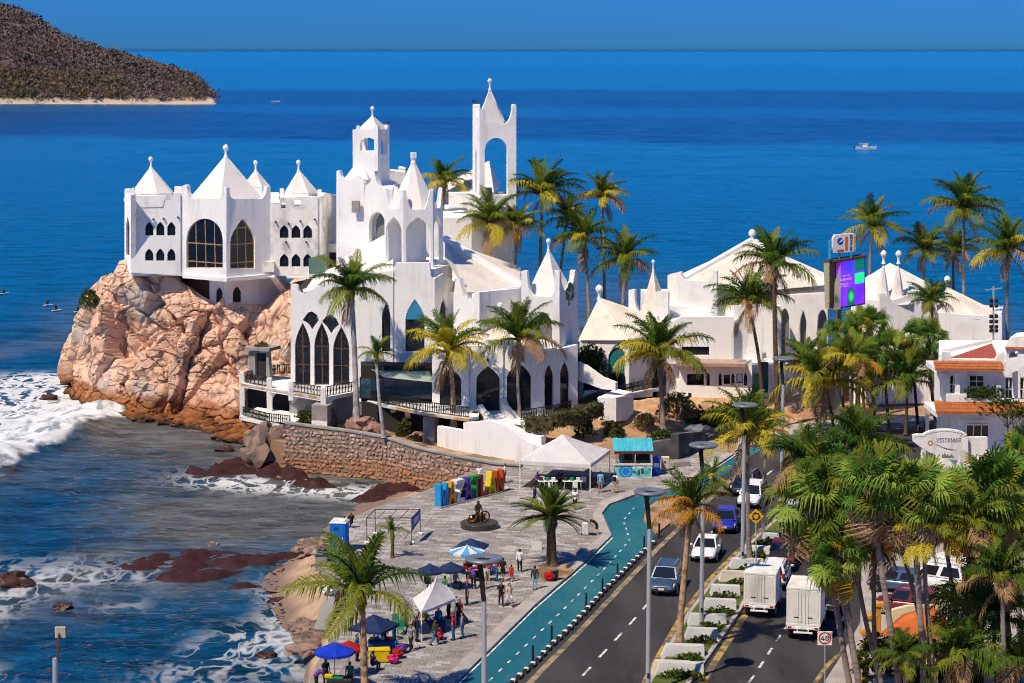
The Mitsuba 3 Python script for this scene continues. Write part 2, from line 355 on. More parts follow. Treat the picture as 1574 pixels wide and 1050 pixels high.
mat('lane_white', lambda p, n, uv: mix((.62, .62, .6), (.3, .3, .3), smoothstep(.45, .7, fbm(p.x * 3, p.y * 3, 0, 3))), .8, .2)
mat('lane_yellow', lambda p, n, uv: mix((.40, .27, .07), (.12, .10, .075), smoothstep(.36, .62, fbm(p.x * 1.5, p.y * 1.5, 0, 4))), .85, .2)
mat('lane_pale', lambda p, n, uv: mix((.30, .235, .14), (.11, .10, .085), smoothstep(.34, .66, fbm(p.x * 1.2, p.y * 1.2, 0, 4))), .85, .2)
def line_poly(pts, w, z=0.0):
    return LineString([tuple(G(x, y, z)[:2]) for x, y in pts]).buffer(w / 2, cap_style=2)
def dashes(pts, on, off, w, start=0.0):
    ls = LineString([tuple(G(x, y)[:2]) for x, y in pts]); out = []; s = start
    while s < ls.length - on:
        a, b = ls.interpolate(s), ls.interpolate(s + on); out.append(LineString([a, b]).buffer(w / 2, cap_style=2)); s += on + off
    return out
def marking(poly, m, z=.004): put(thing('road_marking', None, None, None, 'structure'), sheet(poly, z), m)
marking(unary_union(dashes([(738, 1060), (800, 1000), (868, 935), (935, 868), (968, 830), (958, 800), (975, 780), (1050, 763), (1118, 717), (1150, 702)], .65, 1.25, .12)), 'lane_white')
marking(line_poly([(704, 1052), (744, 1013), (824, 934), (899, 869), (942, 826)], .12).union(line_poly([(1040, 752), (1062, 742), (1110, 713), (1132, 698)], .12)), 'lane_white')
marking(unary_union(dashes([(862, 1075), (905, 1028), (935, 995), (960, 968), (985, 940), (1050, 865), (1120, 790), (1160, 745), (1200, 712)], 1.9, 2.1, .16, 1.0)), 'lane_white', -.012)
marking(unary_union(dashes([(1130, 1075), (1158, 1040), (1200, 975), (1235, 925), (1270, 870), (1285, 810), (1280, 760)], 1.5, 1.6, .16, .5)), 'lane_white', -.012)
marking(line_poly([(790, 1075), (840, 1022), (893, 968), (955, 902), (1008, 846), (1060, 795), (1128, 733)], .42), 'lane_pale', -.012)
marking(line_poly([(984, 1060), (1012, 1008), (1050, 942), (1086, 895), (1128, 852), (1172, 812)], .35), 'lane_yellow', -.012)
marking(line_poly([(1064, 1075), (1100, 1015), (1150, 938), (1184, 880), (1206, 842)], .45), 'lane_yellow', -.012)
marking(line_poly([(1238, 1075), (1255, 1046), (1272, 1022), (1296, 1000)], .3), 'lane_yellow', -.012)
marking(line_poly([(1190, 688), (1225, 676), (1300, 664), (1420, 656)], .3), 'lane_yellow', -.008)

# ---------------------------------------------------------------- plaza
mat('kerb_stone', lambda p, n, uv: mix((.42, .39, .36), (.25, .23, .22), fbm(p.x * .9, p.y * .9, 3, 4)), .9, .2)
plaza_in = [(650, 1075), (677, 1050), (719, 1009), (802, 929), (879, 864), (924, 826), (911, 793), (924, 772), (968, 756), (1030, 746), (1052, 737), (1100, 707), (1120, 694), (1085, 690)]
back = [(1030, 712), (1005, 732), (900, 738), (880, 716), (830, 716)]
plaza = Polygon([tuple(c) for c in edge] + [tuple(G(x, y)[:2]) for x, y in back] + [tuple(G(x, y)[:2]) for x, y in plaza_in[::-1]] + [tuple(G(560, 1130)[:2])]).buffer(0)
def c_paveb(p, n, uv): return mix((.30, .27, .245), (.20, .18, .165), fbm(p.x * .7, p.y * .7, 0, 4))
mat('plaza_bed', c_paveb, .9, .2)
structure('plaza', MB().slab(plaza.buffer(.12), -.5, .085), 'plaza_bed')
kerb = plan(plaza_in + [(1128, 699), (1108, 712), (1060, 741), (1038, 751), (976, 762), (936, 777), (925, 791), (940, 825), (896, 868), (821, 933), (741, 1012), (701, 1051), (675, 1076)])
structure('kerb', MB().slab(kerb, -.4, .13), 'kerb_stone')
PAVE = {'paver_grey': (.30, .288, .278), 'paver_light': (.41, .395, .38), 'paver_brown': (.275, .25, .232), 'paver_dark': (.225, .215, .208)}
for k_, c_ in PAVE.items():
    mat(k_, (lambda c_: lambda p, n, uv: mix(c_, tuple(x * .7 for x in c_), fbm(p.x * 1.3, p.y * 1.3, 0, 3)))(c_), .85, .2)
def pavers():
    r = np.random.default_rng(5); a = math.radians(-6); L, Wd = 1.0, .5; c, s = math.cos(a), math.sin(a)
    inner = plaza.buffer(-.05).difference(kerb.buffer(.03)); x0, y0, x1, y1 = inner.bounds
    big = {k: MB() for k in PAVE}; keys = list(PAVE); cells = []
    from shapely.prepared import prep
    pr = prep(inner)
    for j in range(int((y1 - y0) / Wd) + 40):
        for i in range(-60, int((x1 - x0) / L) + 60):
            u, v = (i + .5 * (j % 2)) * L, j * Wd - 8
            x, y = x0 + c * u - s * v, y0 + s * u + c * v
            if pr.contains(Point(x, y).buffer(.45)) and y > 112: cells.append((x, y, r.integers(0, 1000), r.random()))
    cells.sort(key=lambda q: q[1])
    def one(mb, x, y, dz):
        v = BOXV[:, :] * [L - .03, Wd - .03, .03] @ rotz(a).T + [x, y, .1 + dz]
        mb.add(v, BOXF[[2, 3, 4, 5, 6, 7, 8, 9, 10, 11]])
    shapes = {}
    for n, (x, y, q, t) in enumerate(cells):
        n1 = math.sin(x * .9 + y * 1.7) * .5 + .5; k = keys[0] if t < .42 else keys[1] if t < .66 + .1 * n1 else keys[2] if t < .9 else keys[3]
        if n < 300 and y > 120 and (x - 0) ** 2 < 1e4:
            if k not in shapes:
                m = MB(); m.add(BOXV * [L - .03, Wd - .03, .03], BOXF); shapes[k] = mikit.ply(m.out(), k)
            copy_part('plaza', 'paver', shapes[k], xform(rotz(a), [x, y, .1 + (q % 7) * .0006]))
        else: one(big[k], x, y, (q % 7) * .0006)
    for k, m in big.items(): part('plaza', 'paving', m, k, kind='stuff')
pavers()

# ---------------------------------------------------------------- beach, reef and rocks
def c_sand(p, n, uv):
    wet = smoothstep(-2.1, -2.85, p.z + .8 * (fbm(p.x * .25, p.y * .25, 3, 3) - .5))
    return mix(mix((.40, .285, .195), (.30, .21, .145), smoothstep(.35, .65, fbm(p.x * .9, p.y * .9, 0, 4))), (.15, .105, .085), wet * .9)
mat('beach_sand', c_sand, .85, .25)
WATER = [(452, 1130), (463, 1075), (470, 1030), (462, 995), (432, 958), (402, 918), (412, 882), (432, 862), (470, 838), (515, 800), (560, 772), (610, 752)]
def build_beach():
    a = np.array([G(x, y, SEA) for x, y in WATER]); n = 70
    b = np.array([np.append(q, 0) for q in edge[:len(WATER)]])
    def res(q): 
        s = np.append(0, np.cumsum(np.linalg.norm(np.diff(q, axis=0), axis=1))); return np.stack([np.interp(np.linspace(0, s[-1], n), s, q[:, k]) for k in range(3)], 1)
    a, b = res(a), res(b); m = 22; t = np.linspace(-.45, 1.08, m)[None, :, None]
    v = a[:, None] * (1 - t) + b[:, None] * t
    v[..., 2] = np.where(t[..., 0] < 0, SEA + t[..., 0] * 2.2, SEA + 2.35 * np.clip(t[..., 0], 0, 1) ** 1.5) + .22 * (meshkit.fbm(v * .7, 3, 4) - .5)
    i, j = np.meshgrid(np.arange(m - 1), np.arange(n - 1)); k = j * m + i
    return MB().add(v.reshape(-1, 3), np.stack([k, k + 1, k + m + 1, k + m], -1).reshape(-1, 4)[:, ::-1])
structure('beach', build_beach(), 'beach_sand', True)

def rock_mesh(seed, size, sub=3, flat=.7, cells=26, amp=.16):
    r = np.random.default_rng(seed); m = trimesh.creation.icosphere(sub); v = m.vertices.copy()
    c = unit_rows(r.normal(0, 1, (cells, 3))); d, k = cKDTree(c).query(v); off = r.uniform(.75, 1.12, cells); tilt = r.normal(0, .35, (cells, 3))
    rad = off[k] + ((v - c[k]) * tilt[k]).sum(1) + amp * (meshkit.fbm(v * 2.2 + seed, 3, seed) - .5)
    return trimesh.Trimesh(v * rad[:, None] * np.asarray(size) * [1, 1, flat], m.faces, process=False)
def unit_rows(v): return v / np.linalg.norm(v, axis=1, keepdims=True)
def c_seaweed(p, n, uv): return mix((.022, .006, .007), (.055, .016, .014), fbm(p.x * 1.2, p.y * 1.2, p.z * 2, 4))
mat('red_seaweed', c_seaweed, .7, .35)
def c_brownrock(p, n, uv):
    a = fbm(p.x * .8, p.y * .8, p.z * .8, 4)
    return mix(mix((.27, .095, .026), (.12, .046, .018), smoothstep(.35, .65, a)), (.045, .025, .018), smoothstep(-2.0, -3.0, p.z))
mat('brown_rock', c_brownrock, .8, .3)
def c_greyrock(p, n, uv):
    a = fbm(p.x * .9, p.y * .9, p.z * .9, 4)
    return mix((.30, .20, .155), (.11, .085, .07), smoothstep(.35, .68, a))
mat('grey_rock', c_greyrock, .85, .25)
mat('wet_rock', lambda p, n, uv: mix((.085, .038, .024), (.03, .016, .012), fbm(p.x * 1.5, p.y * 1.5, p.z * 1.5, 3)), .5, .4)
def reef(pxs, seed, label, h=.5):
    "a low weed-covered rock shelf: a bumpy sheet over a plan polygon"
    pg = plan(pxs, SEA); x0, y0, x1, y1 = pg.bounds; s = .35
    X, Y = np.meshgrid(np.arange(x0 - 1, x1 + 1, s), np.arange(y0 - 1, y1 + 1, s)); q = np.stack([X, Y, X * 0], -1)
    import shapely
    d = shapely.distance(shapely.points(X.ravel(), Y.ravel()), pg.exterior).reshape(X.shape); ins = shapely.contains_xy(pg, X.ravel(), Y.ravel()).reshape(X.shape); d = np.where(ins, d, -d)
    Z = SEA - .5 + np.clip(d / 1.2 + .25, 0, 1) * (.56 + h * ((meshkit.fbm(q * .8, 5, seed) - .36) * 1.5 + (.5 - np.abs(meshkit.fbm(q * 1.9, 4, seed + 3) - .5) * 4) * .28))
    nx = X.shape[1]; i, j = np.meshgrid(np.arange(nx - 1), np.arange(X.shape[0] - 1)); k = j * nx + i
    f = np.stack([k, k + 1, k + nx + 1, k + nx], -1).reshape(-1, 4); keep = (Z.reshape(-1)[f] > SEA - .45).any(1)
    put(thing('reef', label, 'reef'), MB().add(np.stack([X, Y, Z], -1).reshape(-1, 3), f[keep]), 'red_seaweed', True)
reef([(150, 866), (200, 860), (255, 850), (330, 848), (400, 850), (470, 848), (478, 858), (420, 872), (350, 888), (300, 898), (240, 897), (228, 884), (180, 880)], 3, 'large shelf of dark red seaweed reaching from the beach into the cove', .8)
reef([(322, 908), (370, 895), (420, 900), (372, 910)], 4, 'narrow patch of dark red seaweed at the edge of the sand', .5)
reef([(262, 724), (300, 716), (330, 714), (372, 702), (440, 720), (520, 745), (545, 752), (470, 750), (380, 732), (310, 734)], 6, 'dark maroon rock shelf under the stone sea wall', 1.0)
reef([(528, 772), (570, 748), (640, 742), (690, 735), (640, 758), (575, 778)], 8, 'dark weedy rocks between the cove and the plaza edge', .9)
ROCKS = [(74, 612, 1.6, 'brown_rock', 'brown boulder alone in the white foam left of the cliff'), (18, 898, 2.6, 'brown_rock', 'dark brown boulder in the water at the left edge'), (345, 692, 1.4, 'brown_rock', 'dark round boulder in the brown water below the terrace'),
         (424, 925, .9, 'brown_rock', 'small dark boulder lying on the wet sand'), (95, 935, 1.3, 'brown_rock', 'low dark boulder awash in the streaky foam'), (410, 1010, 1.1, 'brown_rock', 'brown boulder in the wash near the bottom beach'),
         (328, 838, .7, 'grey_rock', 'small yellowish boulder showing above the cove'), (8, 725, 1.3, 'brown_rock', 'dark boulder at the left edge under the breaker')]
for n, (x, y, s, m_, lb) in enumerate(ROCKS):
    p = G(x, y, SEA + .1); k = thing('boulder', lb, 'boulder'); s *= .5; m = rock_mesh(40 + n, (s * 1.3, s, s)); m.apply_translation(p); put(k, m, 'wet_rock' if m_ == 'brown_rock' else m_)
# rocks heaped on the beach under the plaza
r_ = np.random.default_rng(8)
for n in range(40):
    x, y = (454 + 38 * r_.random(), 952 + 48 * r_.random()) if n < 30 else (455 + 45 * r_.random(), 832 + 16 * r_.random())
    p = G(x, y, -1.9); s = r_.uniform(.3, .7); m = rock_mesh(90 + n, (s * 1.4, s * 1.1, s), 2); m.apply_translation(p)
    k = thing('beach_rock', 'brown rock in the heap on the beach below the plaza edge' if n < 30 else 'mossy rock on the sand beside the blue toilet', 'rock', 'rocks heaped on the beach' if n < 30 else 'mossy rocks near the toilet')
    put(k, m, 'grey_rock')

# ---------------------------------------------------------------- the cliff
def c_cliff(p, n, uv):
    k = crack(p)
    a = fbm(p.x * .22, p.y * .22, p.z * .22, 4); b = fbm(p.x * 1.1, p.y * 1.1, p.z * 1.3, 4)
    c = mix((.71, .49, .36), (.61, .395, .28), smoothstep(.35, .65, a))
    c = mix(c, (.66, .42, .30), smoothstep(.55, .75, b) * .5)
    c = mix(c, (.27, .20, .16), smoothstep(.62, .72, fbm(p.x * .3 + 7, p.y * .3, p.z * .25, 4)) * .75)
    c = mix(c, (.08, .05, .04), smoothstep(.66, .74, fbm(p.x * .9, p.y * .9, p.z * .5 + 3, 3)) * .6)
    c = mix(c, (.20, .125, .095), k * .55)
    c = mix(c, (.42, .40, .37), smoothstep(.66, .74, fbm(p.x * .17 + 3, p.y * .17, p.z * .2 + 2, 3)) * .6)
    rust = smoothstep(.6, -1.4, p.z + 2.4 * (b - .5))
    c = mix(c, (.30, .105, .03), rust * .9)
    return mix(c, (.06, .035, .025), smoothstep(-1.9, -2.9, p.z))
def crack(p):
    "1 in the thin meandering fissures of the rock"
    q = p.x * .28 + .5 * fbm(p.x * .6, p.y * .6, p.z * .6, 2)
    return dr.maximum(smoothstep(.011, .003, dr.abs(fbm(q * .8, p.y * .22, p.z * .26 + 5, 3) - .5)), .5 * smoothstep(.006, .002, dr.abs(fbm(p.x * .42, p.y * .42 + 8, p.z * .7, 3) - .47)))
def b_cliff(p, n, uv): return fbm(p.x * 1.6, p.y * 1.6, p.z * 2.2, 4) * .15 - .25 * crack(p)
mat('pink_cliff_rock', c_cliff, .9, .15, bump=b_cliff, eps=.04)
def cliff():
    base = np.array([(-46, 268), (-51, 258), (-53, 248), (-50.5, 240.5), (-46, 235), (-40.5, 230.5), (-35, 227), (-29, 222.5), (-25, 218.5), (-20, 215), (-14, 214)], float)
    top = np.array([(-44, 268), (-47.5, 258), (-49.5, 249), (-48, 243), (-43, 236.5), (-38, 233.5), (-32.5, 232.5), (-28, 231.5), (-24, 230), (-20, 227), (-14, 225)], float)
    tz = np.array([11, 11, 11, 11.2, 13.2, 12.6, 8.8, 8.3, 9.8, 10, 9])
    nu, nv = 420, 170
    def res(q, k):
        s = np.linspace(0, 1, len(q)); w = np.linspace(0, 1, k)
        from scipy.interpolate import PchipInterpolator
        return PchipInterpolator(s, q)(w)
    B, Tp, Tz = res(base, nu), res(top, nu), res(tz, nu)
    v = np.linspace(0, 1.25, nv)[None, :]
    vv = np.clip(v, 0, 1)
    bul = np.sin(np.pi * np.clip(vv * 1.05, 0, 1)) * np.linspace(1, 0, nu)[:, None] ** 1.5
    ramp = vv ** 1.25
    X = B[:, :1] * (1 - ramp) + Tp[:, :1] * ramp; Y = B[:, 1:] * (1 - ramp) + Tp[:, 1:] * ramp
    Z = -4.5 + (Tz[:, None] + 4.5) * vv
    X = X - bul * 3.0; 
    over = np.clip(v - 1, 0, 1) * 4
    X = X + over * (-30 - X) * .5; Y = Y + over * (262 - Y) * .9; Z = Z - .3 * over
    q = np.stack([X, Y, Z + 0 * X], -1)
    # angular blocks
    r = np.random.default_rng(12); disp = 0
    N = np.zeros_like(q); du = np.gradient(q, axis=0); dv = np.gradient(q, axis=1); N = np.cross(dv, du); N /= np.linalg.norm(N, axis=-1, keepdims=True) + 1e-9
    N *= np.sign((N * [-.4, -1, .3]).sum(-1, keepdims=True) + 1e-9)
    flat = q.reshape(-1, 3) + 1.6 * (np.stack([meshkit.fbm(q.reshape(-1, 3) * .3, 3, s) for s in (1, 2, 3)], -1) - .5)
    for cells, off, tl, sc in ((40, 1.2, .17, (1, 1, .8)), (130, .30, .12, (1, 1, 1.2)), (700, .06, .10, (1, 1, 1.5))):
        lo, hi = flat.min(0), flat.max(0); idx = r.integers(0, len(flat), cells); c = flat[idx] + r.normal(0, .3, (cells, 3))
        d, k = cKDTree(c * sc).query(flat * sc, k=2); o = r.uniform(-off, off, cells); tilt = r.normal(0, tl, (cells, 3))
        k0 = k[:, 0]; disp = disp + o[k0] + ((flat - c[k0]) * tilt[k0]).sum(1) - (.25 + off * .5) * np.exp(-((d[:, 1] - d[:, 0]) / (.12 * off + .06)) ** 2)
    disp = np.clip(disp, -2.6, 2.6) + .35 * (meshkit.fbm(q.reshape(-1, 3) * .8, 4, 9) - .5)
    q = q + N * (disp.reshape(nu, nv, 1) * np.clip(1.15 - over, .25, 1)[..., None])
    i, j = np.meshgrid(np.arange(nv - 1), np.arange(nu - 1)); k = j * nv + i
    return MB().add(q.reshape(-1, 3), np.stack([k, k + 1, k + nv + 1, k + nv], -1).reshape(-1, 4))
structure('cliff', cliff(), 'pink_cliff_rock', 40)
r_ = np.random.default_rng(21)
for n in range(90):
    t = n / 90; bx = np.interp(t, [0, .2, .45, .7, .85, 1], [112, 150, 215, 290, 345, 395]); by = np.interp(t, [0, .2, .45, .7, .85, 1], [600, 622, 644, 655, 672, 690])
    p = G(bx + r_.normal(0, 7), by + r_.normal(-7, 6), SEA + .2); s = r_.uniform(.4, 1.15); m = rock_mesh(200 + n, (s * 1.25, s, s), 2, .8); m.apply_translation(p)
    put(thing('shore_boulder', 'rust brown boulder at the foot of the pink cliff by the waterline', 'boulder', 'boulders at the foot of the cliff'), m, 'brown_rock')

m = rock_mesh(77, (2.5, 1.9, 3.3), 4, .8, 40, .2); m.apply_translation(P(412, 692, 203.5)); put(thing('corner_rock', 'big grey brown rock standing at the seaward end of the stone sea wall', 'rock'), m, 'grey_rock', 35)
for n, (x, y, D, s, lb) in enumerate(((555, 652, 203.5, 1.15, 'pinkish boulder between the two pale palm trunks'), (575, 660, 202.6, .8, 'smaller grey boulder beside the pinkish one in the garden'), (640, 678, 202, .9, 'pale broken boulder in the shade left of the grey pillar'))):
    m = rock_mesh(50 + n, (s * 1.3, s, s * 1.3), 3); m.apply_translation(P(x, y, D)); put(thing('garden_boulder', lb, 'boulder'), m, 'wall_rock' if 'wall_rock' in scene else mat('wall_rock', (.33, .2, .16), .9, .15))

def wrack():
    "shreds of weed the tide has left on the sand"
    r = np.random.default_rng(31); m = MB()
    for _ in range(120):
        x, y = r.uniform(405, 500), r.uniform(862, 960); p = G(x, y, SEA + .25); n_ = r.normal(0, .16, 3) * [1, .5, 0]; m.hull(p + np.outer(r.normal(0, 1, 6), n_) + r.normal(0, .09, (6, 3)) * [1, 1, .5])
    put(thing('beach_wrack', 'dark shreds of seaweed scattered over the wet sand', 'seaweed', kind='stuff'), m, 'red_seaweed')
wrack()
# ---------------------------------------------------------------- wall tools
class Face:
    "an upright wall plane through two points, each given as a pixel and a distance; u runs along it, z is height"
    def __init__(s, a, b):
        A, B = P(*a), P(*b); s.o = np.array([A[0], A[1], 0.0]); s.u = unit([B[0] - A[0], B[1] - A[1], 0]); s.L = np.hypot(B[0] - A[0], B[1] - A[1])
        s.n = np.array([s.u[1], -s.u[0], 0.0])
    def uz(s, x, y):
        d = ray(x, y); o = np.array([0, 0, CAM_H]); t = np.dot(s.o - o, s.n) / np.dot(d, s.n); q = o + d * t
        return float(np.dot(q - s.o, s.u)), float(q[2])
    def poly(s, pts): return Polygon([s.uz(x, y) for x, y in pts]).buffer(0)
    def at(s, x, y, d=0.0): u, z = s.uz(x, y); return s.o + s.u * u + [0, 0, z] + s.n * d
    def w(s, u, z, d=0.0): return s.o + s.u * u + np.array([0, 0, z]) + s.n * d
    def solid(s, mb, poly, front=0.0, depth=.5): return mb.prism(poly, s.o + s.n * front, s.u, (0, 0, 1), -s.n, depth)

def arch(x0, x1, yt, ys, yb, kind='point', n=9):
    "outline of an opening in pixels: springing at ys, crown at yt, foot at yb"
    xm = (x0 + x1) / 2; s = np.linspace(0, 1, n)
    h = (ys - yt) * (np.sqrt(1 - (1 - s) ** 2) if kind == 'round' else s ** .62 if kind == 'point' else s)
    L = [(x0 + (xm - x0) * a, ys - b) for a, b in zip(s, h)]; R = [(x1 + (xm - x1) * a, ys - b) for a, b in zip(s, h)]
    return [(x0, yb)] + L + R[::-1][1:] + [(x1, yb)]
def horn(xt, yt, xe, ye, flat=4, n=7):
    "parapet horn: flat tip at xt, then a hollow curve down to xe, ye"
    sg = 1 if xe > xt else -1; x0 = xt + sg * flat; t = np.linspace(0, 1, n)
    return [(xt, yt + 1), (xt + sg * flat * .5, yt)] + [(x0 + (xe - x0) * (1 - math.cos(a * math.pi / 2)), yt + 1 + (ye - yt - 1) * math.sin(a * math.pi / 2)) for a in t]
def rhorn(xt, yt, xe, ye, flat=4): return horn(xt, yt, xe, ye, flat)[::-1]

def wall(parent, f, outline, holes=(), thick=.55, m='white_plaster', name='wall', front=0.0):
    pg = f.poly(outline)
    for h in holes: pg = pg.difference(f.poly(h))
    mb = MB(); f.solid(mb, pg, front, thick); return part(parent, name, mb, m)
def window(parent, f, outline, cols=1, rows=1, glass='dark_glass', fm='wrought_iron', bar=.07, recess=.2, split=True, rim=.09):
    pg = f.poly(outline); u0, z0, u1, z1 = pg.bounds
    w = numbered(parent + '__window'); fr = MB()
    inner = pg.buffer(-rim); lines = [u0 + (u1 - u0) * (i + 1) / cols for i in range(cols - 1)]; lev = [z0 + (z1 - z0) * (i + 1) / rows for i in range(rows - 1)] if np.isscalar(rows) else [z0 + (z1 - z0) * t for t in rows]
    bars = [sbox(u - bar / 2, z0, u + bar / 2, z1) for u in lines] + [sbox(u0, z - bar / 2, u1, z + bar / 2) for z in lev]
    ring = pg.buffer(.03).difference(inner)
    full = unary_union([ring] + [b.intersection(pg) for b in bars]).buffer(0)
    f.solid(fr, full, -recess, .09)
    scene[w] = mikit.ply(fr.out(), fm); labels.setdefault(w, {}); del labels[w]
    us, zs = [u0] + lines + [u1], [z0] + lev + [z1]
    cells = [sbox(us[i], zs[j], us[i + 1], zs[j + 1]).intersection(pg) for i in range(len(us) - 1) for j in range(len(zs) - 1)] if split else [pg]
    for c in cells:
        if c.area > .01: mb = MB(); f.solid(mb, c.buffer(.02), -recess - .04, .05); put(numbered(w + '__pane'), mb, glass)
    return w
def finial(parent, p, r=.28, neck=.5, m='white_plaster'):
    mb = MB().lathe([(r * .75, -.25), (r * .4, 0), (r * .34, neck * .6), (r * .55, neck), (r * .9, neck + r * .5), (r, neck + r), (r * .8, neck + r * 1.6), (r * .3, neck + r * 2), (0, neck + r * 2.1)], p, 12)
    put(numbered(parent + '__finial'), mb, m, 40)
def spire(parent, base, apex, m='pale_roofing', fin=.28, name='roof', flare=0.0):
    "pyramid roof over a ring of base corners"
    base = np.asarray(base, float); apex = np.asarray(apex, float); n = len(base); mb = MB(); c = base.mean(0)
    rings = [base, base * .5 + apex * .5 - (apex - c) * [0, 0, flare] * .5] if flare else [base]
    v = np.vstack(rings + [apex[None], c[None]]); f = []; k = len(rings)
    for r in range(k - 1): f += [[r * n + i, r * n + (i + 1) % n, (r + 1) * n + (i + 1) % n] for i in range(n)] + [[r * n + i, (r + 1) * n + (i + 1) % n, (r + 1) * n + i] for i in range(n)]
    f += [[(k - 1) * n + i, (k - 1) * n + (i + 1) % n, k * n] for i in range(n)] + [[(i + 1) % n, i, k * n + 1] for i in range(n)]
    mb.add(v, f); key = part(parent, name, mb, m)
    if fin: finial(key, apex, fin)
    return key
def ring(c, r, n, z, a0=0.0, sy=1.0): return np.array([[c[0] + r * math.cos(a0 + 2 * math.pi * i / n), c[1] + sy * r * math.sin(a0 + 2 * math.pi * i / n), z] for i in range(n)])
def core(parent, pts, z0, z1, m='white_plaster', name='wall'): return part(parent, name, MB().slab([q[:2] for q in pts], z0, z1), m)
def xy(x, Y, y=400): q = P(x, y, Y); return (q[0], q[1])
def zz(y, Y, x=787): return P(x, y, Y)[2]

# ---------------------------------------------------------------- pavilion on the cliff
def pavilion():
    t = thing('seaside_pavilion', 'white pavilion with small pyramid roofs and two great arched windows overhanging the pink cliff', 'building')
    D = 232.0
    fl = Face((201, 400, D), (281, 400, D)); fa = Face((281, 400, D), (348, 400, 228.3)); fb = Face((348, 400, 228.3), (415, 400, D)); fr = Face((415, 400, D), (494, 400, D))
    fs = Face((191, 400, 241), (201, 400, D)); fe = Face((494, 400, D), (520, 400, 241.5))
    wl = [(x, yt, yt + 9, yt + 21) for yt in (341, 382) for x in (223, 240, 257)]
    ol = [arch(x, x + 12.5, yt, ys, yb - (2 if yt > 360 else 0)) for x, yt, ys, yb in wl]
    wall(t, fl, [(201, 419)] + horn(201, 289, 216, 306, 5) + [(262, 308), (267, 297), (281, 296), (281, 424)], ol)
    for o in ol: window(t, fl, o, 2, [.42], bar=.05, rim=.05)
    s1 = arch(193.6, 199, 332, 350, 392); wall(t, fs, [(191.5, 402)] + horn(191.5, 290, 197, 312, 2) + [(201, 300), (201, 419), (201, 425)], [s1]); window(t, fs, s1, 1, 1, 'brown_interior', rim=.04)
    oa = arch(286.5, 342.5, 336, 370, 412, 'round', 16); wall(t, fa, [(281, 426)] + horn(281, 284, 297, 306, 6) + [(333, 306)] + rhorn(348, 288, 335, 306, 2) + [(348, 429)], [oa])
    window(t, fa, oa, 4, [.14, .5], 'dark_glass', 'gold_frame', bar=.11)
    ob = arch(354, 392, 336, 372, 413, 'point', 14); wall(t, fb, [(348, 429)] + horn(348, 288, 361, 306, 2) + [(398, 306)] + rhorn(416, 286, 400, 306, 6) + [(416, 426)], [ob])
    window(t, fb, ob, 3, [.14, .5, .82], 'dark_glass', 'gold_frame', bar=.11)
    orr = [arch(x, x + 13.5, yt, yt + 9, yt + 20) for yt in (346, 390) for x in (430, 448, 466)]
    wall(t, fr, [(415, 424), (415, 312), (430, 312), (431, 304), (452, 303), (494, 302), (494, 423)], orr + [[(432, 312), (439, 312), (439, 320), (432, 320)], [(451, 308), (462, 308), (462, 318), (451, 318)]], m='weathered_plaster')
    for o in orr: window(t, fr, o, 2, [.42], bar=.05, rim=.05)
    wall(t, fe, [(494, 423), (494, 304), (500, 296), (520, 300), (520, 420)], [[(503, 388), (519, 388), (519, 412), (503, 412)]], m='weathered_plaster')
    z0, zt = zz(420, D), zz(318, D)
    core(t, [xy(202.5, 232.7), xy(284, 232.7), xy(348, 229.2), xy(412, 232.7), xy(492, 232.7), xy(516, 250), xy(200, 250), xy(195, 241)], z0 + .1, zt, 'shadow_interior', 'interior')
    roof = MB().slab([xy(202, 232.5), xy(281, 232.5), xy(348, 228.9), xy(415, 232.5), xy(493, 232.5), xy(518, 250), xy(200, 250), xy(192.5, 241)], zt, zt + .2); part(t, 'flat_roof', roof, 'pale_roofing')
    # slab under the bay and its sill band
    m = MB().slab([xy(280, 231.7), xy(348, 227.9), xy(416, 231.7), xy(416, 240), xy(280, 240)], zz(430, 230), zz(424, 230)); part(t, 'bay_floor', m, 'white_plaster')
    m = MB().slab([xy(201, 232.3), xy(494, 232.3), xy(520, 246), xy(200, 246)], zz(425, 232), zz(420.5, 232)); part(t, 'floor_slab', m, 'weathered_plaster')
    # parapet blocks on the roof terrace
    m = MB(); f2 = Face((208, 300, 231.9), (255, 300, 231.9)); f2.solid(m, f2.poly([(208, 301), (255, 301), (252, 310), (250, 318), (214, 319), (211, 310)]), 0, .5); part(t, 'parapet', m, 'white_plaster')
    m = MB()
    for x0, x1, y0, y1, D2 in ((258, 268, 296, 304, 239), (268, 280, 287, 300, 244), (430, 436, 290, 304, 243), (488, 494, 292, 303, 236), (415, 428, 296, 312, 240)):
        f3 = Face((x0, 300, D2), (x1, 300, D2)); f3.solid(m, f3.poly([(x0, y0), (x1, y0), (x1, y1 + 8), (x0, y1 + 8)]), 0, .6)
    part(t, 'merlon', m, 'white_plaster')
    # pyramids
    def pyr(xa, ya, xl, xr, yb, Dm, dd, n=4, a0=None, fin=.28, m='pale_roofing'):
        a = P(xa, ya, Dm); l, r = P(xl, yb, Dm), P(xr, yb, Dm); R = (r[0] - l[0]) / 2; c = ((l[0] + r[0]) / 2, Dm)
        if dd: core(t, ring(c, R * .97, n, 0, a0 or 0), l[2] - 2.2, l[2] - .02, name='drum')
        return spire(t, ring(c, R, n, l[2], a0 or 0), a, m, fin)
    pyr(232, 255, 201, 267, 296, 238.5, 1, 8, math.pi / 8)
    pyr(347, 238, 293, 402, 303, 238, 1, 4, 0, .34)
    pyr(393, 260, 372, 416, 287, 247, 1, 6)
    pyr(459, 260, 437, 490, 296, 241, 1, 6)
    # the room under the bay
    fu = Face((322, 450, 233.2), (348, 450, 231.6)); fv = Face((348, 450, 231.6), (396, 450, 234))
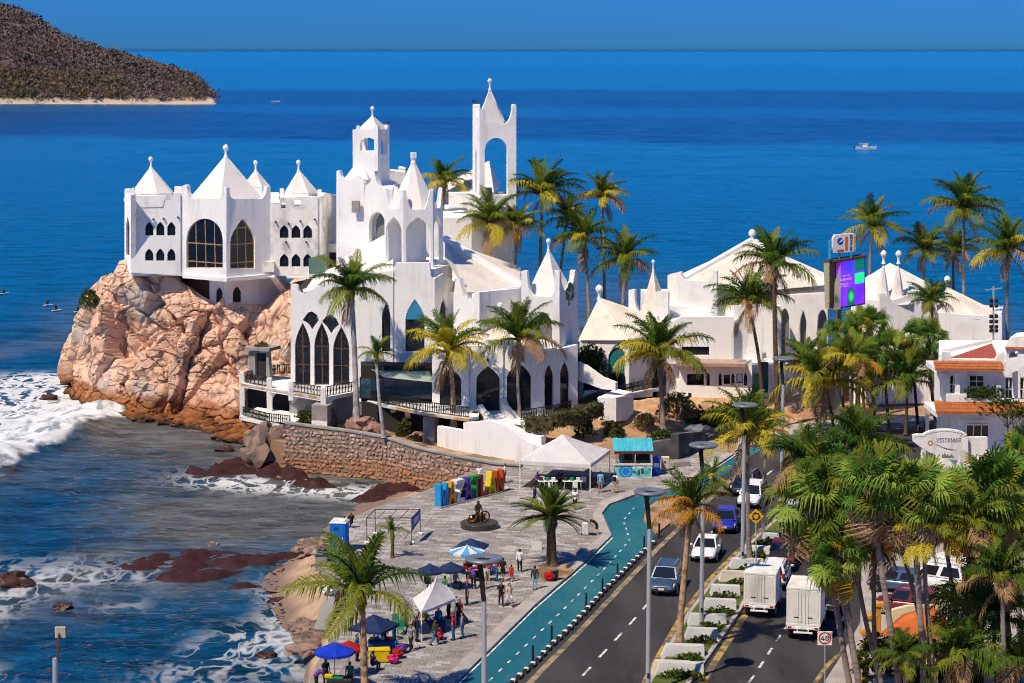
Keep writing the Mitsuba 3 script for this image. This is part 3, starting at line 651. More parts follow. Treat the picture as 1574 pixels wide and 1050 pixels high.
    u1 = arch(331, 342, 441, 450, 473); wall(t, fu, [(322, 473), (322, 428), (348, 428), (348, 473)], [u1]); window(t, fu, u1, 1, 1, 'shadow_interior', rim=.04)
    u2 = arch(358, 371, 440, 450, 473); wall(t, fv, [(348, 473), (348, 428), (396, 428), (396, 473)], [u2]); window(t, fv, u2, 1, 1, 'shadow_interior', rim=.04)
    fv2 = Face((396, 450, 234), (440, 450, 237)); wall(t, fv2, [(396, 470), (396, 428), (440, 426), (440, 452), (410, 468)])
    fv3 = Face((290, 450, 236), (322, 450, 234.5)); wall(t, fv3, [(290, 478), (290, 428), (322, 428), (322, 478)], m='brown_interior')
    m = MB(); m.bar(P(418, 424, 231.5), P(438, 450, 234.5), .55, .4); part(t, 'strut', m, 'weathered_plaster')
    m = MB(); m.slab([xy(440, 231.2, 420), xy(480, 231.2, 420), xy(482, 236, 420), xy(440, 236, 420)], zz(427, 232), zz(424, 232)); m.slab([xy(395, 231.3), xy(421, 231.3), xy(421, 232.5), xy(395, 232.5)], zz(418, 231.5), zz(402, 231.5)); part(t, 'ledge', m, 'weathered_plaster')
    m = MB(); fg = Face((475, 400, 230.5), (500, 400, 231.5)); fg.solid(m, fg.poly([(475, 397), (500, 390), (500, 420), (475, 422)]), 0, .04); part(t, 'balcony_glass', m, 'green_glass')
    m = MB(); m.slab([xy(474, 230.3, 420), xy(502, 231.2, 420), xy(502, 233), xy(474, 233)], zz(424.5, 231), zz(421.5, 231)); part(t, 'balcony', m, 'white_plaster')
    for x, y, ff in ((208, 338, fl), (236, 337, fl), (252, 336, fl), (274, 334, fl), (205, 330, fl), (424, 341, fr), (444, 344, fr), (462, 340, fr), (484, 337, fr), (440, 372, fr), (471, 372, fr)): part(t, 'drain_spout', MB().tube([ff.at(x, y, -.1), ff.at(x, y, .35)], .11, 7), 'wrought_iron')
    for f_, x, y0, y1 in ((fr, 489, 306, 421), (fl, 278, 300, 420)): part(t, 'downpipe', MB().tube([f_.at(x, y0, .1), f_.at(x, y1, .1)], .06, 6), 'galvanised')
    for x, y, D2, sz in ((423, 306, 241, (1.0, .8, .9)), (256, 304, 240, (1.6, .5, .3)), (274, 306, 239, (.8, .6, .5)), (484, 303, 238, (.7, .6, .6))): part(t, 'roof_unit', MB().cbox(P(x, y, D2), sz, .05, x), 'steel_grey')
    # link to the hall
    fk = Face((499, 400, 236), (556, 400, 229)); lk = [(502, 388), (520, 388), (520, 412), (502, 412)]
    wall(t, fk, [(499, 420), (499, 375), (520, 375), (556, 375), (556, 425), (499, 425)], [lk]); window(t, fk, lk, 1, 1, 'shadow_interior', recess=.4)
pavilion()

# ---------------------------------------------------------------- central hall with bell tower and lantern tower
def octo_lantern(t, c, r, n, a0, zb, zt, ztip, hole_lo, hole_hi, skip=(), m='white_plaster', pier=.55):
    "open lantern: piers with horn tips on the corners, pierced panels between them"
    pts = ring(c, r, n, 0, a0)
    for i in range(n):
        a, b = pts[i], pts[(i + 1) % n]; u = unit(b - a); L = np.linalg.norm(b - a); nn = np.array([u[1], -u[0], 0]); 
        e = pier * .5
        out = [(0, zb), (0, ztip), (e * .9, ztip + .1)] + [(e + (L / 2 - e) * s * .5, ztip - (ztip - zt) * math.sin(s * math.pi / 2)) for s in np.linspace(.05, 1, 6)] + [(L / 2, zt)]
        out = out + [(L - x, z) for x, z in out[::-1][1:]]
        pg = Polygon(out).buffer(0); w = L / 2 - e
        hole = [(e, hole_lo), (e, hole_hi - w * 1.0)] + [(e + w * s, hole_hi - w + w * s ** .62) for s in np.linspace(0.1, 1, 6)]; hole = hole + [(L - x, z) for x, z in hole[::-1][1:]]
        if i not in skip: pg = pg.difference(Polygon(hole).buffer(0))
        part(t, 'belfry_panel', MB().prism(pg, a, u, (0, 0, 1), -nn if np.dot(nn, a - [c[0], c[1], 0]) > 0 else nn, .4), m)
def central_hall():
    t = thing('castle_hall', 'white castle hall with a bell tower, spired lantern tower and tall lattice arches', 'building')
    D = 210.0
    f1 = Face((447, 500, 211), (604, 500, 209.6))
    A = [arch(453.5, 477, 496, 530, 592), arch(483, 506, 496, 530, 592), arch(512, 537, 502, 535, 592)]
    up = [[(465, 492), (474, 480), (480, 479), (487, 484), (490, 492), (484, 500), (480, 507), (474, 498)], [(495, 494), (502, 485), (510, 484), (517, 490), (521, 499), (514, 505), (509, 513), (503, 503)]]
    wall(t, f1, [(447, 600)] + horn(447, 437, 466, 452, 10) + [(500, 436), (560, 420), (604, 416), (604, 640), (447, 640)], A + up + [arch(587, 600, 466, 486, 541)])
    for q in A: window(t, f1, q, 2, [.33, .62], 'dark_glass', 'brown_interior', .08)
    for q in up: window(t, f1, q, 1, 1, 'dark_glass')
    window(t, f1, arch(587, 600, 466, 486, 541), 2, [.3, .6], 'dark_glass')
    zf = 3.2
    # left tent roof of the hall
    R = MB(); a, b, c_, d = P(466, 450, 211.2), P(604, 415, 210), P(604, 358, 222), P(520, 405, 222)
    R.add([a, b, c_, d], [[0, 1, 2, 3]]); R.add([a, d, P(480, 430, 226)], [[0, 1, 2]]); part(t, 'roof', R, 'pale_roofing')
    m = MB(); m.bar(d, c_, .7, .5); m.bar(P(466, 447, 211.5), P(540, 423, 211), .35, .3); part(t, 'roof_coping', m, 'white_plaster')
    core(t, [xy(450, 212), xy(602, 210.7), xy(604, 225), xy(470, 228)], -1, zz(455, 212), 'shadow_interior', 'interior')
    core(t, [xy(600, 212.5), xy(700, 212.5), xy(800, 216), xy(800, 230), xy(600, 230)], -1, zz(447, 214), 'white_plaster', 'rear_wall')
    # lantern tower
    tf = Face((601, 480, 209.8), (668, 480, 209.2)); tr = Face((668, 480, 209.2), (697, 480, 214))
    w1 = arch(623, 652.5, 460, 490, 540); w2 = arch(676, 688, 458, 480, 503)
    wall(t, tf, [(601, 568), (601, 440), (606, 428), (608, 404), (660, 404), (662, 424), (668, 432), (668, 568)], [w1]); wall(t, tr, [(668, 568), (668, 428), (682, 420), (697, 432), (697, 568)], [w2])
    u0, u1 = [q for q in w1], None
    window(t, tf, w1, 2, [.3, .62], 'dark_glass'); window(t, tr, w2, 2, [.4], 'dark_glass')
    fb_ = MB(); pg = tf.poly(arch(624, 651.5, 461.5, 490, 491)); tf.solid(fb_, pg, -.08, .06); part(t, 'window_awning', fb_, mat('sky_blue_fabric', (.03, .22, .42), .6))
    core(t, [xy(602, 210.6), xy(667, 210), xy(695, 214.5), xy(690, 222), xy(602, 222)], -1, zz(412, 211))
    lc = xy(636.5, 213.6); lr = 3.05
    zb, zt_, ztip = zz(414, 211), zz(322, 211), zz(293, 211)
    octo_lantern(t, lc, lr, 6, math.radians(12), zb, zt_, ztip, zz(411, 211), zz(334, 211), (1, 2))
    part(t, 'lantern_floor', MB().slab([q[:2] for q in ring(lc, lr * 1.12, 6, 0, math.radians(12))], zb - .6, zb + .02), 'white_plaster')
    s = ring(lc, lr * .90, 8, zz(324, 213), math.pi / 8); sp_ = spire(t, s, P(635.5, 243, 213.6), 'pale_roofing', 0)
    m = MB().box(P(635.5, 239, 213.6), (.5, .5, .62), .3).lathe([(.3, -.5), (.16, 0)], P(635.5, 243, 213.6), 8); put(sp_ + '__finial', m, 'white_plaster')
    # right tent roof
    R = MB(); a, b, c_, d = P(684, 370, 219), P(800, 442, 215), P(717, 450, 207.6), P(684, 396, 212.5)
    R.add([a, d, c_, b], [[0, 1, 2, 3]]); R.add([a, b, P(800, 410, 226)], [[0, 1, 2]]); part(t, 'roof', R, 'cream_roofing')
    m = MB(); m.bar(P(683, 366, 219), P(803, 439, 215), .8, .5); part(t, 'roof_coping', m, 'white_plaster')
    fw = Face((697, 470, 209), (737, 470, 206.8)); fx = Face((737, 470, 206.8), (803, 470, 215))
    wall(t, fw, [(697, 520), (697, 455), (700, 430), (706, 427), (712, 455), (717, 452)] + rhorn(737, 448, 720, 462, 8) + [(737, 520)])
    wall(t, fx, [(737, 520), (737, 449), (803, 443), (803, 525)], [])
    core(t, [xy(699, 210), xy(736, 207.6), xy(801, 215.5), xy(800, 222), xy(699, 222)], -1, zz(452, 208))
    # awning and blue glazing under the tower
    g1 = Face((553, 590, 207.2), (664, 590, 206)); q = [(553, 580), (664, 580), (664, 614), (553, 612)]
    window(t, g1, q, 6, [.5], 'blue_glass', 'wrought_iron', .06, recess=.0)
    m = MB().add([P(560, 562, 208.5), P(655, 560, 208), P(668, 588, 203.6), P(590, 580, 204.6)], [[0, 3, 2, 1]]); part(t, 'awning', m, mat('sage_awning', (.30, .37, .32), .8, .2))
    core(t, [xy(553, 207.4), xy(664, 206.3), xy(664, 209), xy(553, 210)], 2.6, zz(560, 208), 'shadow_interior', 'interior')
    # upper rear tower block with the arched niche and the bell tower
    fr1 = Face((517, 300, 224), (560, 300, 222.5)); wall(t, fr1, [(517, 440)] + horn(517, 262, 530, 275, 5) + [(540, 277), (549, 270), (560, 281), (560, 440)])
    fr2 = Face((560, 330, 222.5), (604, 330, 220)); nich = arch(567, 592, 326, 346, 400, 'round'); wall(t, fr2, [(560, 440), (560, 300)] + rhorn(574, 262, 562, 284, 1) + horn(574, 262, 590, 290, 2) + [(604, 310), (604, 440)], [nich])
    window(t, fr2, nich, 1, 1, 'niche_shade_grey', 'white_plaster', recess=1.0)
    core(t, [xy(518, 224.8), xy(560, 223.8), xy(604, 221.6), xy(610, 236), xy(520, 238)], -1, zz(290, 223))
    m = MB(); fq = Face((540, 330, 222.4), (553, 330, 222)); fq.solid(m, fq.poly([(541, 309), (552, 309), (552, 327), (541, 327)]), .06, .3); part(t, 'shutter', m, 'grey_concrete')
    spire(t, [P(528, 276, 226), P(566, 276, 225), P(576, 270, 232), P(535, 268, 233)], P(553, 243, 229), 'pale_roofing', 0)
    b1 = Face((547.5, 230, 228), (581, 230, 227)); b2 = Face((581, 230, 227), (598.5, 230, 231))
    h1 = arch(553.5, 578, 212, 221, 231.5, 'round'); h2 = arch(585.5, 594.5, 210, 222, 238, 'round')
    for (f, ol, h) in ((b1, [(547.5, 290)] + horn(547.5, 193, 557, 200, 3) + [(572, 200)] + rhorn(581, 193, 574, 200, 2) + [(581, 290)], h1), (b2, [(581, 290)] + horn(581, 193, 586, 200, 2) + [(592, 200)] + rhorn(598.5, 192, 591, 200, 3) + [(598.5, 290)], h2)):
        wall(t, f, ol, [h], .45)
    # the two far sides repeat the near ones, so that one sees through
    off = np.array([xy(598.5, 231)[0] - xy(581, 227)[0], 4.0, 0]); b3 = Face((547.5, 230, 228), (581, 230, 227)); b3.o = b1.o + off + b1.n * -.0; wall(t, b3, [(547.5, 290), (547.5, 197), (581, 197), (581, 290)], [arch(551, 585, 209, 221, 232.5, 'round')], .4)
    off2 = -b1.u * b1.L; b4 = Face((581, 230, 227), (598.5, 230, 231)); b4.o = b2.o + off2 + b2.n * -.4; pg = Polygon([(0, zz(280, 229)), (0, zz(199, 229)), (b4.L, zz(199, 229)), (b4.L, zz(280, 229))]).difference(Polygon([(.8, zz(234, 229)), (.8, zz(214, 229)), (b4.L - .8, zz(214, 229)), (b4.L - .8, zz(234, 229))])); part(t, 'wall', MB().prism(pg, b4.o, b4.u, (0, 0, 1), b4.n, .4), 'white_plaster')
    bc = (np.array(xy(547.5, 228)) + np.array(xy(598.5, 231))) / 2
    q4 = [P(550, 199, 228.4), P(580.5, 199, 227.6), P(597, 199, 231), P(566, 199, 231.9)]
    part(t, 'belfry_ceiling', MB().slab([v[:2] for v in q4], q4[0][2] - .4, q4[0][2] - .05), 'white_plaster'); part(t, 'belfry_floor', MB().slab([v[:2] for v in q4], zz(262, 229), zz(238, 229)), 'white_plaster')
    spire(t, [v * [1, 1, 0] + [0, 0, q4[0][2]] for v in q4], P(572.5, 177, 229.6), 'pale_roofing', .24)
    # low roofs between the towers
    m = MB(); 
    for x0, x1, y0, y1, D2 in ((598, 622, 262, 300, 236), (612, 622, 257, 280, 240)):
        f3 = Face((x0, 280, D2), (x1, 280, D2)); f3.solid(m, f3.poly([(x0, y0), (x1, y0 + 3), (x1, y1 + 40), (x0, y1 + 40)]), 0, 3)
    part(t, 'rear_wall', m, 'weathered_plaster')
    # roof terrace behind, towards the arch tower
    core(t, [xy(604, 226), xy(725, 226), xy(790, 230), xy(790, 245), xy(604, 245)], -1, zz(330, 230)); 
    spire(t, [P(690, 300, 236), P(760, 300, 236), P(770, 285, 246), P(680, 285, 246)], P(752, 247, 241), 'pale_roofing', 0)
    m = MB(); m.slab([xy(690, 231), xy(740, 231), xy(740, 233), xy(690, 233)], zz(318, 232), zz(296, 232)); m.slab([xy(718, 229), xy(746, 229), xy(746, 230), xy(718, 230)], zz(330, 229), zz(306, 229)); part(t, 'parapet', m, 'weathered_plaster')
central_hall()

def arch_tower():
    t = thing('arch_tower', 'tall slender white tower pierced by one round arch, with a sharp spire between two horns', 'tower')
    a = Face((737, 230, 228), (793.5, 230, 228.5)); s = Face((726.5, 230, 231), (737, 230, 228))
    h = arch(745, 780, 212, 232, 300, 'round', 12)
    out = [(737, 340)] + horn(737, 160, 741, 175, 1) + [(741, 184), (743, 186)] + [(775, 190)] + rhorn(793.5, 160, 776, 190, 6) + [(793.5, 340)]
    wall(t, a, out, [h], .9)
    h2 = [(730, 318), (730, 240), (731.5, 226), (733, 240), (733, 318)]
    wall(t, s, [(726.5, 336)] + horn(726.5, 160, 735, 180, 3) + [(737, 168), (737, 340)], [h2], .5)
    b = Face((737, 230, 228), (793.5, 230, 228.5)); off = np.array([-.75, 2.6, 0]); b.o = a.o + off; wall(t, b, out[:1] + [(737, 190), (793.5, 190)] + out[-1:], [arch(742, 786, 208, 230, 300, 'round', 12)], .5)
    q = [P(738, 187, 228.6), P(776, 192, 229), P(774, 190, 231), P(733, 186, 231)]; z = q[0][2]
    spire(t, [v * [1, 1, 0] + [0, 0, z] for v in q], P(753, 135, 229.7), 'pale_roofing', .26)
    f = a
    m = MB(); f.solid(m, f.poly([(738, 183), (741, 170), (753, 138), (775, 190), (775, 196), (738, 196)]), -.12, .5); part(t, 'gable', m, 'pale_roofing')
    m = MB().slab([v[:2] for v in (P(727, 300, 231.5), P(737, 300, 228.2), P(793, 300, 228.7), P(790, 300, 231.6))], zz(312, 229), zz(300, 229)); part(t, 'floor', m, 'weathered_plaster')
    m = MB()
    for x0, x1, y0, y1 in ((746, 780, 306, 318),): a.solid(m, a.poly([(x0, y0), (x1, y0), (x1, y1), (x0, y1)]), -.3, .1)
    part(t, 'opening', m, 'shadow_interior')
    for x, y, sz in ((751, 296, (.7, .6, 1.1)), (771, 299, (.9, .6, .6)), (762, 300, (.5, .5, .5))): part(t, 'roof_unit', MB().cbox(P(x, y, 229.8), sz, .05, x), 'steel_grey')
arch_tower()

# ---------------------------------------------------------------- entrance wing with the leaf tower
def entrance_wing():
    t = thing('entrance_wing', 'low white wing with pointed arches and a horned tower bearing a green leaf emblem', 'building')
    f = Face((640, 590, 204.6), (818, 590, 203.6))
    H = [arch(676, 709, 566, 585, 632), arch(732, 768, 563, 583, 632), arch(779, 816, 558, 580, 632)]
    wall(t, f, [(664, 640), (664, 545), (700, 532), (760, 531), (818, 532), (818, 640)], H)
    for q in H: window(t, f, q, 2, [.55], 'dark_glass')
    p1 = Face((818, 590, 203.6), (853, 590, 205)); p2 = Face((853, 590, 205), (888, 590, 206.4)); i1 = arch(837, 851, 560, 578, 630); i2 = arch(861, 875, 556, 575, 628)
    wall(t, p1, [(818, 640), (818, 540), (853, 536), (853, 640)], [i1]); wall(t, p2, [(853, 640), (853, 538), (888, 530), (888, 640)], [i2])
    window(t, p1, i1, 1, [.6], 'dark_glass'); window(t, p2, i2, 1, [.6], 'dark_glass')
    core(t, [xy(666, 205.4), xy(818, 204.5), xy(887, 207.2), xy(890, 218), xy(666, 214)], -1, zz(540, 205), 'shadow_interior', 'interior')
    part(t, 'flat_roof', MB().slab([xy(664, 205), xy(818, 204.1), xy(888, 206.9), xy(890, 218), xy(664, 214)], zz(540, 205), zz(536, 205)), 'pale_roofing')
    R = MB().add([P(700, 534, 204.6), P(800, 532, 204), P(790, 500, 209), P(728, 496, 209)], [[0, 1, 2, 3]]).add([P(700, 534, 204.6), P(728, 496, 209), P(712, 505, 213)], [[0, 1, 2]]); part(t, 'skirt_roof', R, 'cream_roofing')
    m = MB(); m.lathe([(.3, 0), (.3, .1), (.1, .2), (.12, .5), (.34, .75), (.3, 1.0), (0, 1.15)], P(769, 482, 207.5), 10); part(t, 'roof_lamp', m, 'white_paint')
    for x in (722, 774): part(t, 'downpipe', MB().tube([f.at(x, 534, .1), f.at(x, 632, .1)], .06, 6), 'galvanised')
    for x, y in ((702, 556), (750, 553), (797, 550)): part(t, 'wall_lamp', MB().cbox(f.at(x, y, .15), (.22, .3, .3), .05), 'wrought_iron')
    # leaf tower
    a = Face((801, 470, 207), (860, 470, 205.6)); b = Face((860, 470, 205.6), (888.5, 470, 209.5))
    h = arch(821, 848.5, 481, 505, 524, 'round'); k = arch(870, 881, 481, 505, 535)
    wall(t, a, [(801, 545)] + horn(801, 416, 821, 455, 9) + [(845, 456)] + rhorn(860, 416, 846, 456, 3) + [(860, 545)], [h])
    wall(t, b, [(860, 545)] + horn(860, 416, 871, 448, 2) + rhorn(888.5, 415, 870.5, 448, 5) + [(888.5, 545)], [k])
    window(t, a, h, 1, 1, 'niche_shade_grey', 'white_plaster', recess=.55); window(t, b, k, 1, 1, 'niche_shade_grey', 'white_plaster', recess=.4)
    core(t, [xy(803, 207.8), xy(859, 206.5), xy(887, 210), xy(880, 215), xy(806, 214)], -1, zz(462, 207))
    spire(t, [P(806, 460, 207.8), P(857, 460, 206.8), P(883, 452, 209.8), P(834, 452, 212)], P(843, 382, 209.3), 'pale_roofing', .26)
    # the leaf: blade with lobes and a stalk
    L = [(873, 470), (874, 463), (869.5, 459), (870, 452), (869, 446), (872, 442), (873.5, 436), (876.5, 433.5), (880, 437), (882, 443), (882, 450), (882.6, 456), (879.5, 461), (875.6, 463), (874.5, 470)]
    m = MB(); pg = b.poly(L); b.solid(m, pg, .05, .05); part(t, 'emblem', m, mat('leaf_green', (.02, .13, .05), .6), label='green leaf emblem on the right face of the tower')
    m = MB(); b.solid(m, b.poly([(874.2, 464), (876.5, 446), (877.3, 438), (877, 446), (875, 464)]), .08, .05); b.solid(m, b.poly([(875.7, 453), (880.5, 446), (880.4, 447.5), (875.6, 455)]), .08, .05); b.solid(m, b.poly([(875.6, 452), (871.2, 447), (871, 448.5), (875.4, 454)]), .08, .05); part(t, 'emblem_vein', m, 'white_paint')
entrance_wing()

def round_pavilion():
    t = thing('tiled_pavilion', 'white arcade pavilion under a broad cream hipped roof beside the garden palms', 'building')
    c = xy(960, 222); ap = P(921, 457, 223)
    b = [P(886, 528, 221), P(893, 523, 219), P(967, 523, 217), P(1046, 505, 221), P(1020, 492, 228), P(900, 500, 229)]
    k = spire(t, b, ap, 'cream_roofing', .42, 'roof', 0)
    a = Face((893, 570, 219.3), (967, 570, 217.4)); d = Face((967, 570, 217.4), (1000, 570, 221)); o = arch(934, 963, 534, 556, 606, 'round'); o2 = arch(896, 920, 538, 558, 606, 'round')
    wall(t, a, [(891, 612), (891, 520), (967, 520), (967, 612)], [o, o2]); window(t, a, o, 1, [.42], 'teal_glass'); window(t, a, o2, 1, 1, 'dark_glass')
    wall(t, d, [(967, 612), (967, 520), (1003, 516), (1003, 610)], [])
    m = MB(); a.solid(m, a.poly(arch(934, 963, 572, 588, 606, 'round')), -.12, .1); part(t, 'doorway', m, 'dark_glass')
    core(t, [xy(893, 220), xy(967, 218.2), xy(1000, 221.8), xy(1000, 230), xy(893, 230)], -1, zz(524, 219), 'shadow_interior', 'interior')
round_pavilion()

def long_hall():
    t = thing('beach_hall', 'long white hall with a broad pale hipped roof, horned parapets and a low shop front', 'building')
    D = 226
    # horned gable with a small spire
    a = Face((966, 480, 223), (1010, 480, 221.5)); wall(t, a, [(966, 560)] + horn(966, 445, 984, 482, 9) + [(1010, 486), (1010, 560)])
    spire(t, [P(983, 486, 222.5), P(1012, 484, 222), P(1026, 470, 227), P(996, 470, 228)], P(1004, 412, 224.5), 'cream_roofing', .2)
    a2 = Face((1008, 480, 222), (1027, 480, 221.5)); wall(t, a2, [(1006, 560), (1006, 452), (1009, 449), (1024, 447), (1027, 450), (1027, 560)])
    a3 = Face((1026, 470, 226), (1050, 470, 225)); wall(t, a3, [(1026, 560), (1026, 424)] + [(1030, 421), (1045, 418), (1050, 426), (1050, 560)])
    b = Face((1046, 460, 224), (1102, 460, 222.6)); wall(t, b, [(1046, 560)] + horn(1041, 418, 1060, 432, 6) + [(1084, 432)] + rhorn(1102, 416, 1086, 432, 6) + [(1102, 500), (1046, 500)])
    core(t, [xy(1012, 223.5), xy(1100, 223.8), xy(1270, 224), xy(1270, 240), xy(985, 240)], -1, zz(470, 224))
    # the big roof
    q = [P(1052, 430, 227), P(1102, 445, 223.5), P(1165, 448, 222), P(1272, 438, 226), P(1280, 425, 240), P(1050, 420, 242)]
    spire(t, q, P(1156, 371, 232), 'cream_roofing', .42)
    m = MB(); m.bar(P(1050, 430, 227), P(1156, 369, 232), .7, .45); m.bar(P(1156, 369, 232), P(1272, 436, 226), .7, .45); part(t, 'roof_coping', m, 'white_plaster')
    c = Face((1024, 520, 220.6), (1130, 520, 220)); wn = [(1048, 533), (1090, 533), (1090, 546), (1048, 546)]; wall(t, c, [(1024, 560), (1024, 500), (1046, 487), (1128, 487), (1128, 556)], [wn]); window(t, c, wn, 4, [.5], 'dark_glass', 'black', .07)
    d = Face((1128, 520, 221.5), (1190, 520, 221)); dn = [(1130, 505), (1150, 505), (1150, 536), (1130, 536)]; wall(t, d, [(1128, 610), (1128, 470), (1190, 468), (1190, 612)], [dn, [(1171, 542), (1178, 542), (1178, 552), (1171, 552)]]); window(t, d, dn, 1, 1, 'shadow_interior')
    core(t, [xy(1026, 221.6), xy(1130, 221), xy(1188, 222), xy(1188, 226), xy(1026, 226)], -1, zz(492, 221))
    e = Face((1190, 520, 222), (1272, 520, 221)); E = [arch(1198, 1214, 474, 500, 560, 'round'), arch(1229, 1240, 476, 500, 560), arch(1256, 1272, 476, 500, 560, 'round')]
    wall(t, e, [(1190, 612), (1190, 455), (1232, 452), (1272, 450), (1272, 612)], E)
    for o in E: window(t, e, o, 1, 1, 'niche_shade_grey', 'white_plaster', recess=.8)
    core(t, [xy(1192, 223.5), xy(1272, 222.5), xy(1272, 232), xy(1192, 232)], -1, zz(456, 222), 'white_plaster')
    # pylon between the palms
    g = Face((1184, 560, 219.5), (1203, 560, 219.5)); m = MB(); g.solid(m, g.poly([(1191, 620), (1191, 470), (1201, 470), (1201, 620)]), 0, .8); part(t, 'pier', m, 'white_plaster')
    # ground floor shop front
    s = Face((1000, 580, 218.5), (1156, 580, 217.2)); gl = [[(1056, 575), (1082, 575), (1082, 592), (1056, 592)]] + [arch(x, x + 5, 573, 579, 592.5) for x in (1086, 1104.5, 1124, 1143.5)] + [[(1112.5, 576), (1122, 576), (1122, 590.5), (1112.5, 590.5)], [(1132, 574.5), (1141.5, 574.5), (1141.5, 589), (1132, 589)]]
    wall(t, s, [(1046, 618), (1046, 562), (1148, 556), (1156, 553), (1156, 608)], gl)
    for n, o in enumerate(gl): window(t, s, o, 2 if n in (0, 5) else 1, [.5] if n in (0, 5) else 1, 'white_paint' if n == 6 else 'dark_glass', 'black', .08, rim=.08)
    m = MB(); m.slab([xy(1040, 216.8, 556), xy(1146, 215.8, 556), xy(1150, 219), xy(1040, 220)], zz(561, 217.5), zz(556, 217.5)); part(t, 'canopy', m, mat('faded_brown', (.36, .25, .2), .8))
    core(t, [xy(1046, 219.2), xy(1156, 218), xy(1190, 219), xy(1190, 224), xy(1046, 224)], -1, zz(562, 218), 'white_plaster')
    m = MB(); v = Face((1156, 580, 217.6), (1180, 580, 218.2)); v.solid(m, v.poly([(1157, 605), (1157, 574), (1166, 574), (1166, 605)]), .3, .1); part(t, 'door', m, mat('dark_green_door', (.01, .05, .04), .6))
    m = MB(); v.solid(m, v.poly([(1168, 603), (1168, 556), (1179, 556), (1179, 603)]), .3, .1); part(t, 'glass_door', m, 'blue_glass')
    # antenna lattice and parapet clutter
    m = MB(); f = Face((1090, 470, 221.2), (1110, 470, 221.2))
    for k in range(6):
        y = 486 - k * 6; w = 9 - k * 1.1; m.bar(f.at(1100 - w, y), f.at(1100 + w, y), .08); m.bar(f.at(1100 - w, y), f.at(1100 + w - 1.1, y - 6), .07); m.bar(f.at(1100 + w, y), f.at(1100 - w + 1.1, y - 6), .07)
    part(t, 'antenna', m, 'galvanised')
long_hall()

def tent_hall():
    t = thing('twin_spire_hall', 'white hall with two thin spires, sagging pale roofs and small dark arches at the right', 'building')
    b = [P(1308, 462, 226), P(1345, 470, 222), P(1400, 468, 221.5), P(1440, 452, 225), P(1430, 436, 236), P(1315, 436, 236)]
    spire(t, b, P(1368, 404, 229), 'pale_roofing', 0)
    for x, yt in ((1358, 402), (1381, 402)):
        c = xy(x, 222.8); k = spire(t, ring(c, .95, 6, zz(470, 223)), P(x, yt, 222.8), 'pale_roofing', .34)
    a = Face((1308, 500, 224), (1352, 500, 221.4)); d = Face((1352, 500, 221.4), (1440, 500, 222.5))
    wall(t, a, [(1308, 620), (1308, 458), (1352, 462), (1352, 620)]); wall(t, d, [(1352, 620), (1352, 452), (1357, 450), (1372, 462), (1392, 455), (1440, 448), (1440, 620)])
    core(t, [xy(1310, 224.8), xy(1352, 222.3), xy(1438, 223.2), xy(1440, 236), xy(1310, 236)], -1, zz(464, 223))
    b2 = [P(1428, 486, 222), P(1505, 490, 220), P(1535, 480, 224), P(1440, 474, 232)]
    spire(t, b2, P(1456, 441, 227), 'cream_roofing', .36)
    e = Face((1436, 520, 221.5), (1506, 520, 219.6)); E = [arch(1462, 1477, 524, 536, 556), arch(1491, 1512, 522, 534, 556)]
    g = Face((1436, 520, 221.5), (1540, 520, 219.4)); wall(t, g, [(1436, 620), (1436, 480), (1510, 486), (1540, 486), (1540, 620)], E)
    for o in E: window(t, g, o, 1, 1, 'shadow_interior', 'white_plaster', recess=.5)
    core(t, [xy(1438, 222.3), xy(1540, 220.3), xy(1545, 232), xy(1438, 232)], -1, zz(488, 221))
tent_hall()
# ---------------------------------------------------------------- sea wall and terraces
def c_stone(p, n, uv):
    a = fbm(p.x * 1.7, p.y * 1.7, p.z * 1.7, 3); b = fbm(p.x * .12, p.y * .12, p.z * .4, 3)
    c = mix((.44, .30, .24), (.30, .20, .16), smoothstep(.35, .65, a)); c = mix(c, (.52, .42, .34), smoothstep(.6, .75, fbm(p.x * 2.5, p.y * 2.5, p.z * 2.5 + 5, 2)) * .7)
    return mix(c, (.38, .16, .06), smoothstep(-.4, -2.0, p.z + 1.6 * (b - .5)) * .8)
mat('wall_stone', c_stone, .9, .15)
mat('mortar', (.22, .17, .14), .95, .1)
def sea_wall():
    t = thing('sea_wall', 'rubble stone sea wall with a pale coping curving from the cove up to the plaza', 'wall')
    q = np.array([wall_top[i] for i in range(len(wall_top))]); body = MB(); cop = MB(); st = MB(); r = np.random.default_rng(3)
    for a, b in zip(q[:-1], q[1:]):
        u = unit((b - a) * [1, 1, 0]); n = np.array([-u[1], u[0], 0]); n = n if n[1] < 0 else -n; L = np.hypot(*(b - a)[:2])
        zb = -4.2
        v = [a * [1, 1, 0] + [0, 0, zb], b * [1, 1, 0] + [0, 0, zb], b, a]; v = np.array(v); body.hull(np.vstack([v, v - n * .9]))
        cop.bar(a + [0, 0, .05] - n * .25, b + [0, 0, .05] - n * .25, .75, .16)
        if a[0] > 6: continue
        x = 0.0; rows = np.arange(zb + 1.0, max(a[2], b[2]), .40)
        for z0 in rows:
            x = r.uniform(0, .3)
            while x < L:
                w = r.uniform(.35, .85); zt = a[2] + (b[2] - a[2]) * x / L
                if z0 + .2 < zt:
                    c = a * [1, 1, 0] + u * (x + w / 2) + [0, 0, z0 + r.uniform(-.05, .05)] + n * .0
                    pts = c + np.outer(r.uniform(-.5, .5, 11) * w, u) + np.outer(r.uniform(-.06, .17, 11), n) + np.outer(r.uniform(-.5, .5, 11) * .42, [0, 0, 1])
                    st.hull(pts)
                x += w * .92
    part(t, 'core', body, 'mortar'); part(t, 'coping', cop, 'grey_concrete'); part(t, 'stonework', st, 'wall_stone', kind='stuff')
sea_wall()
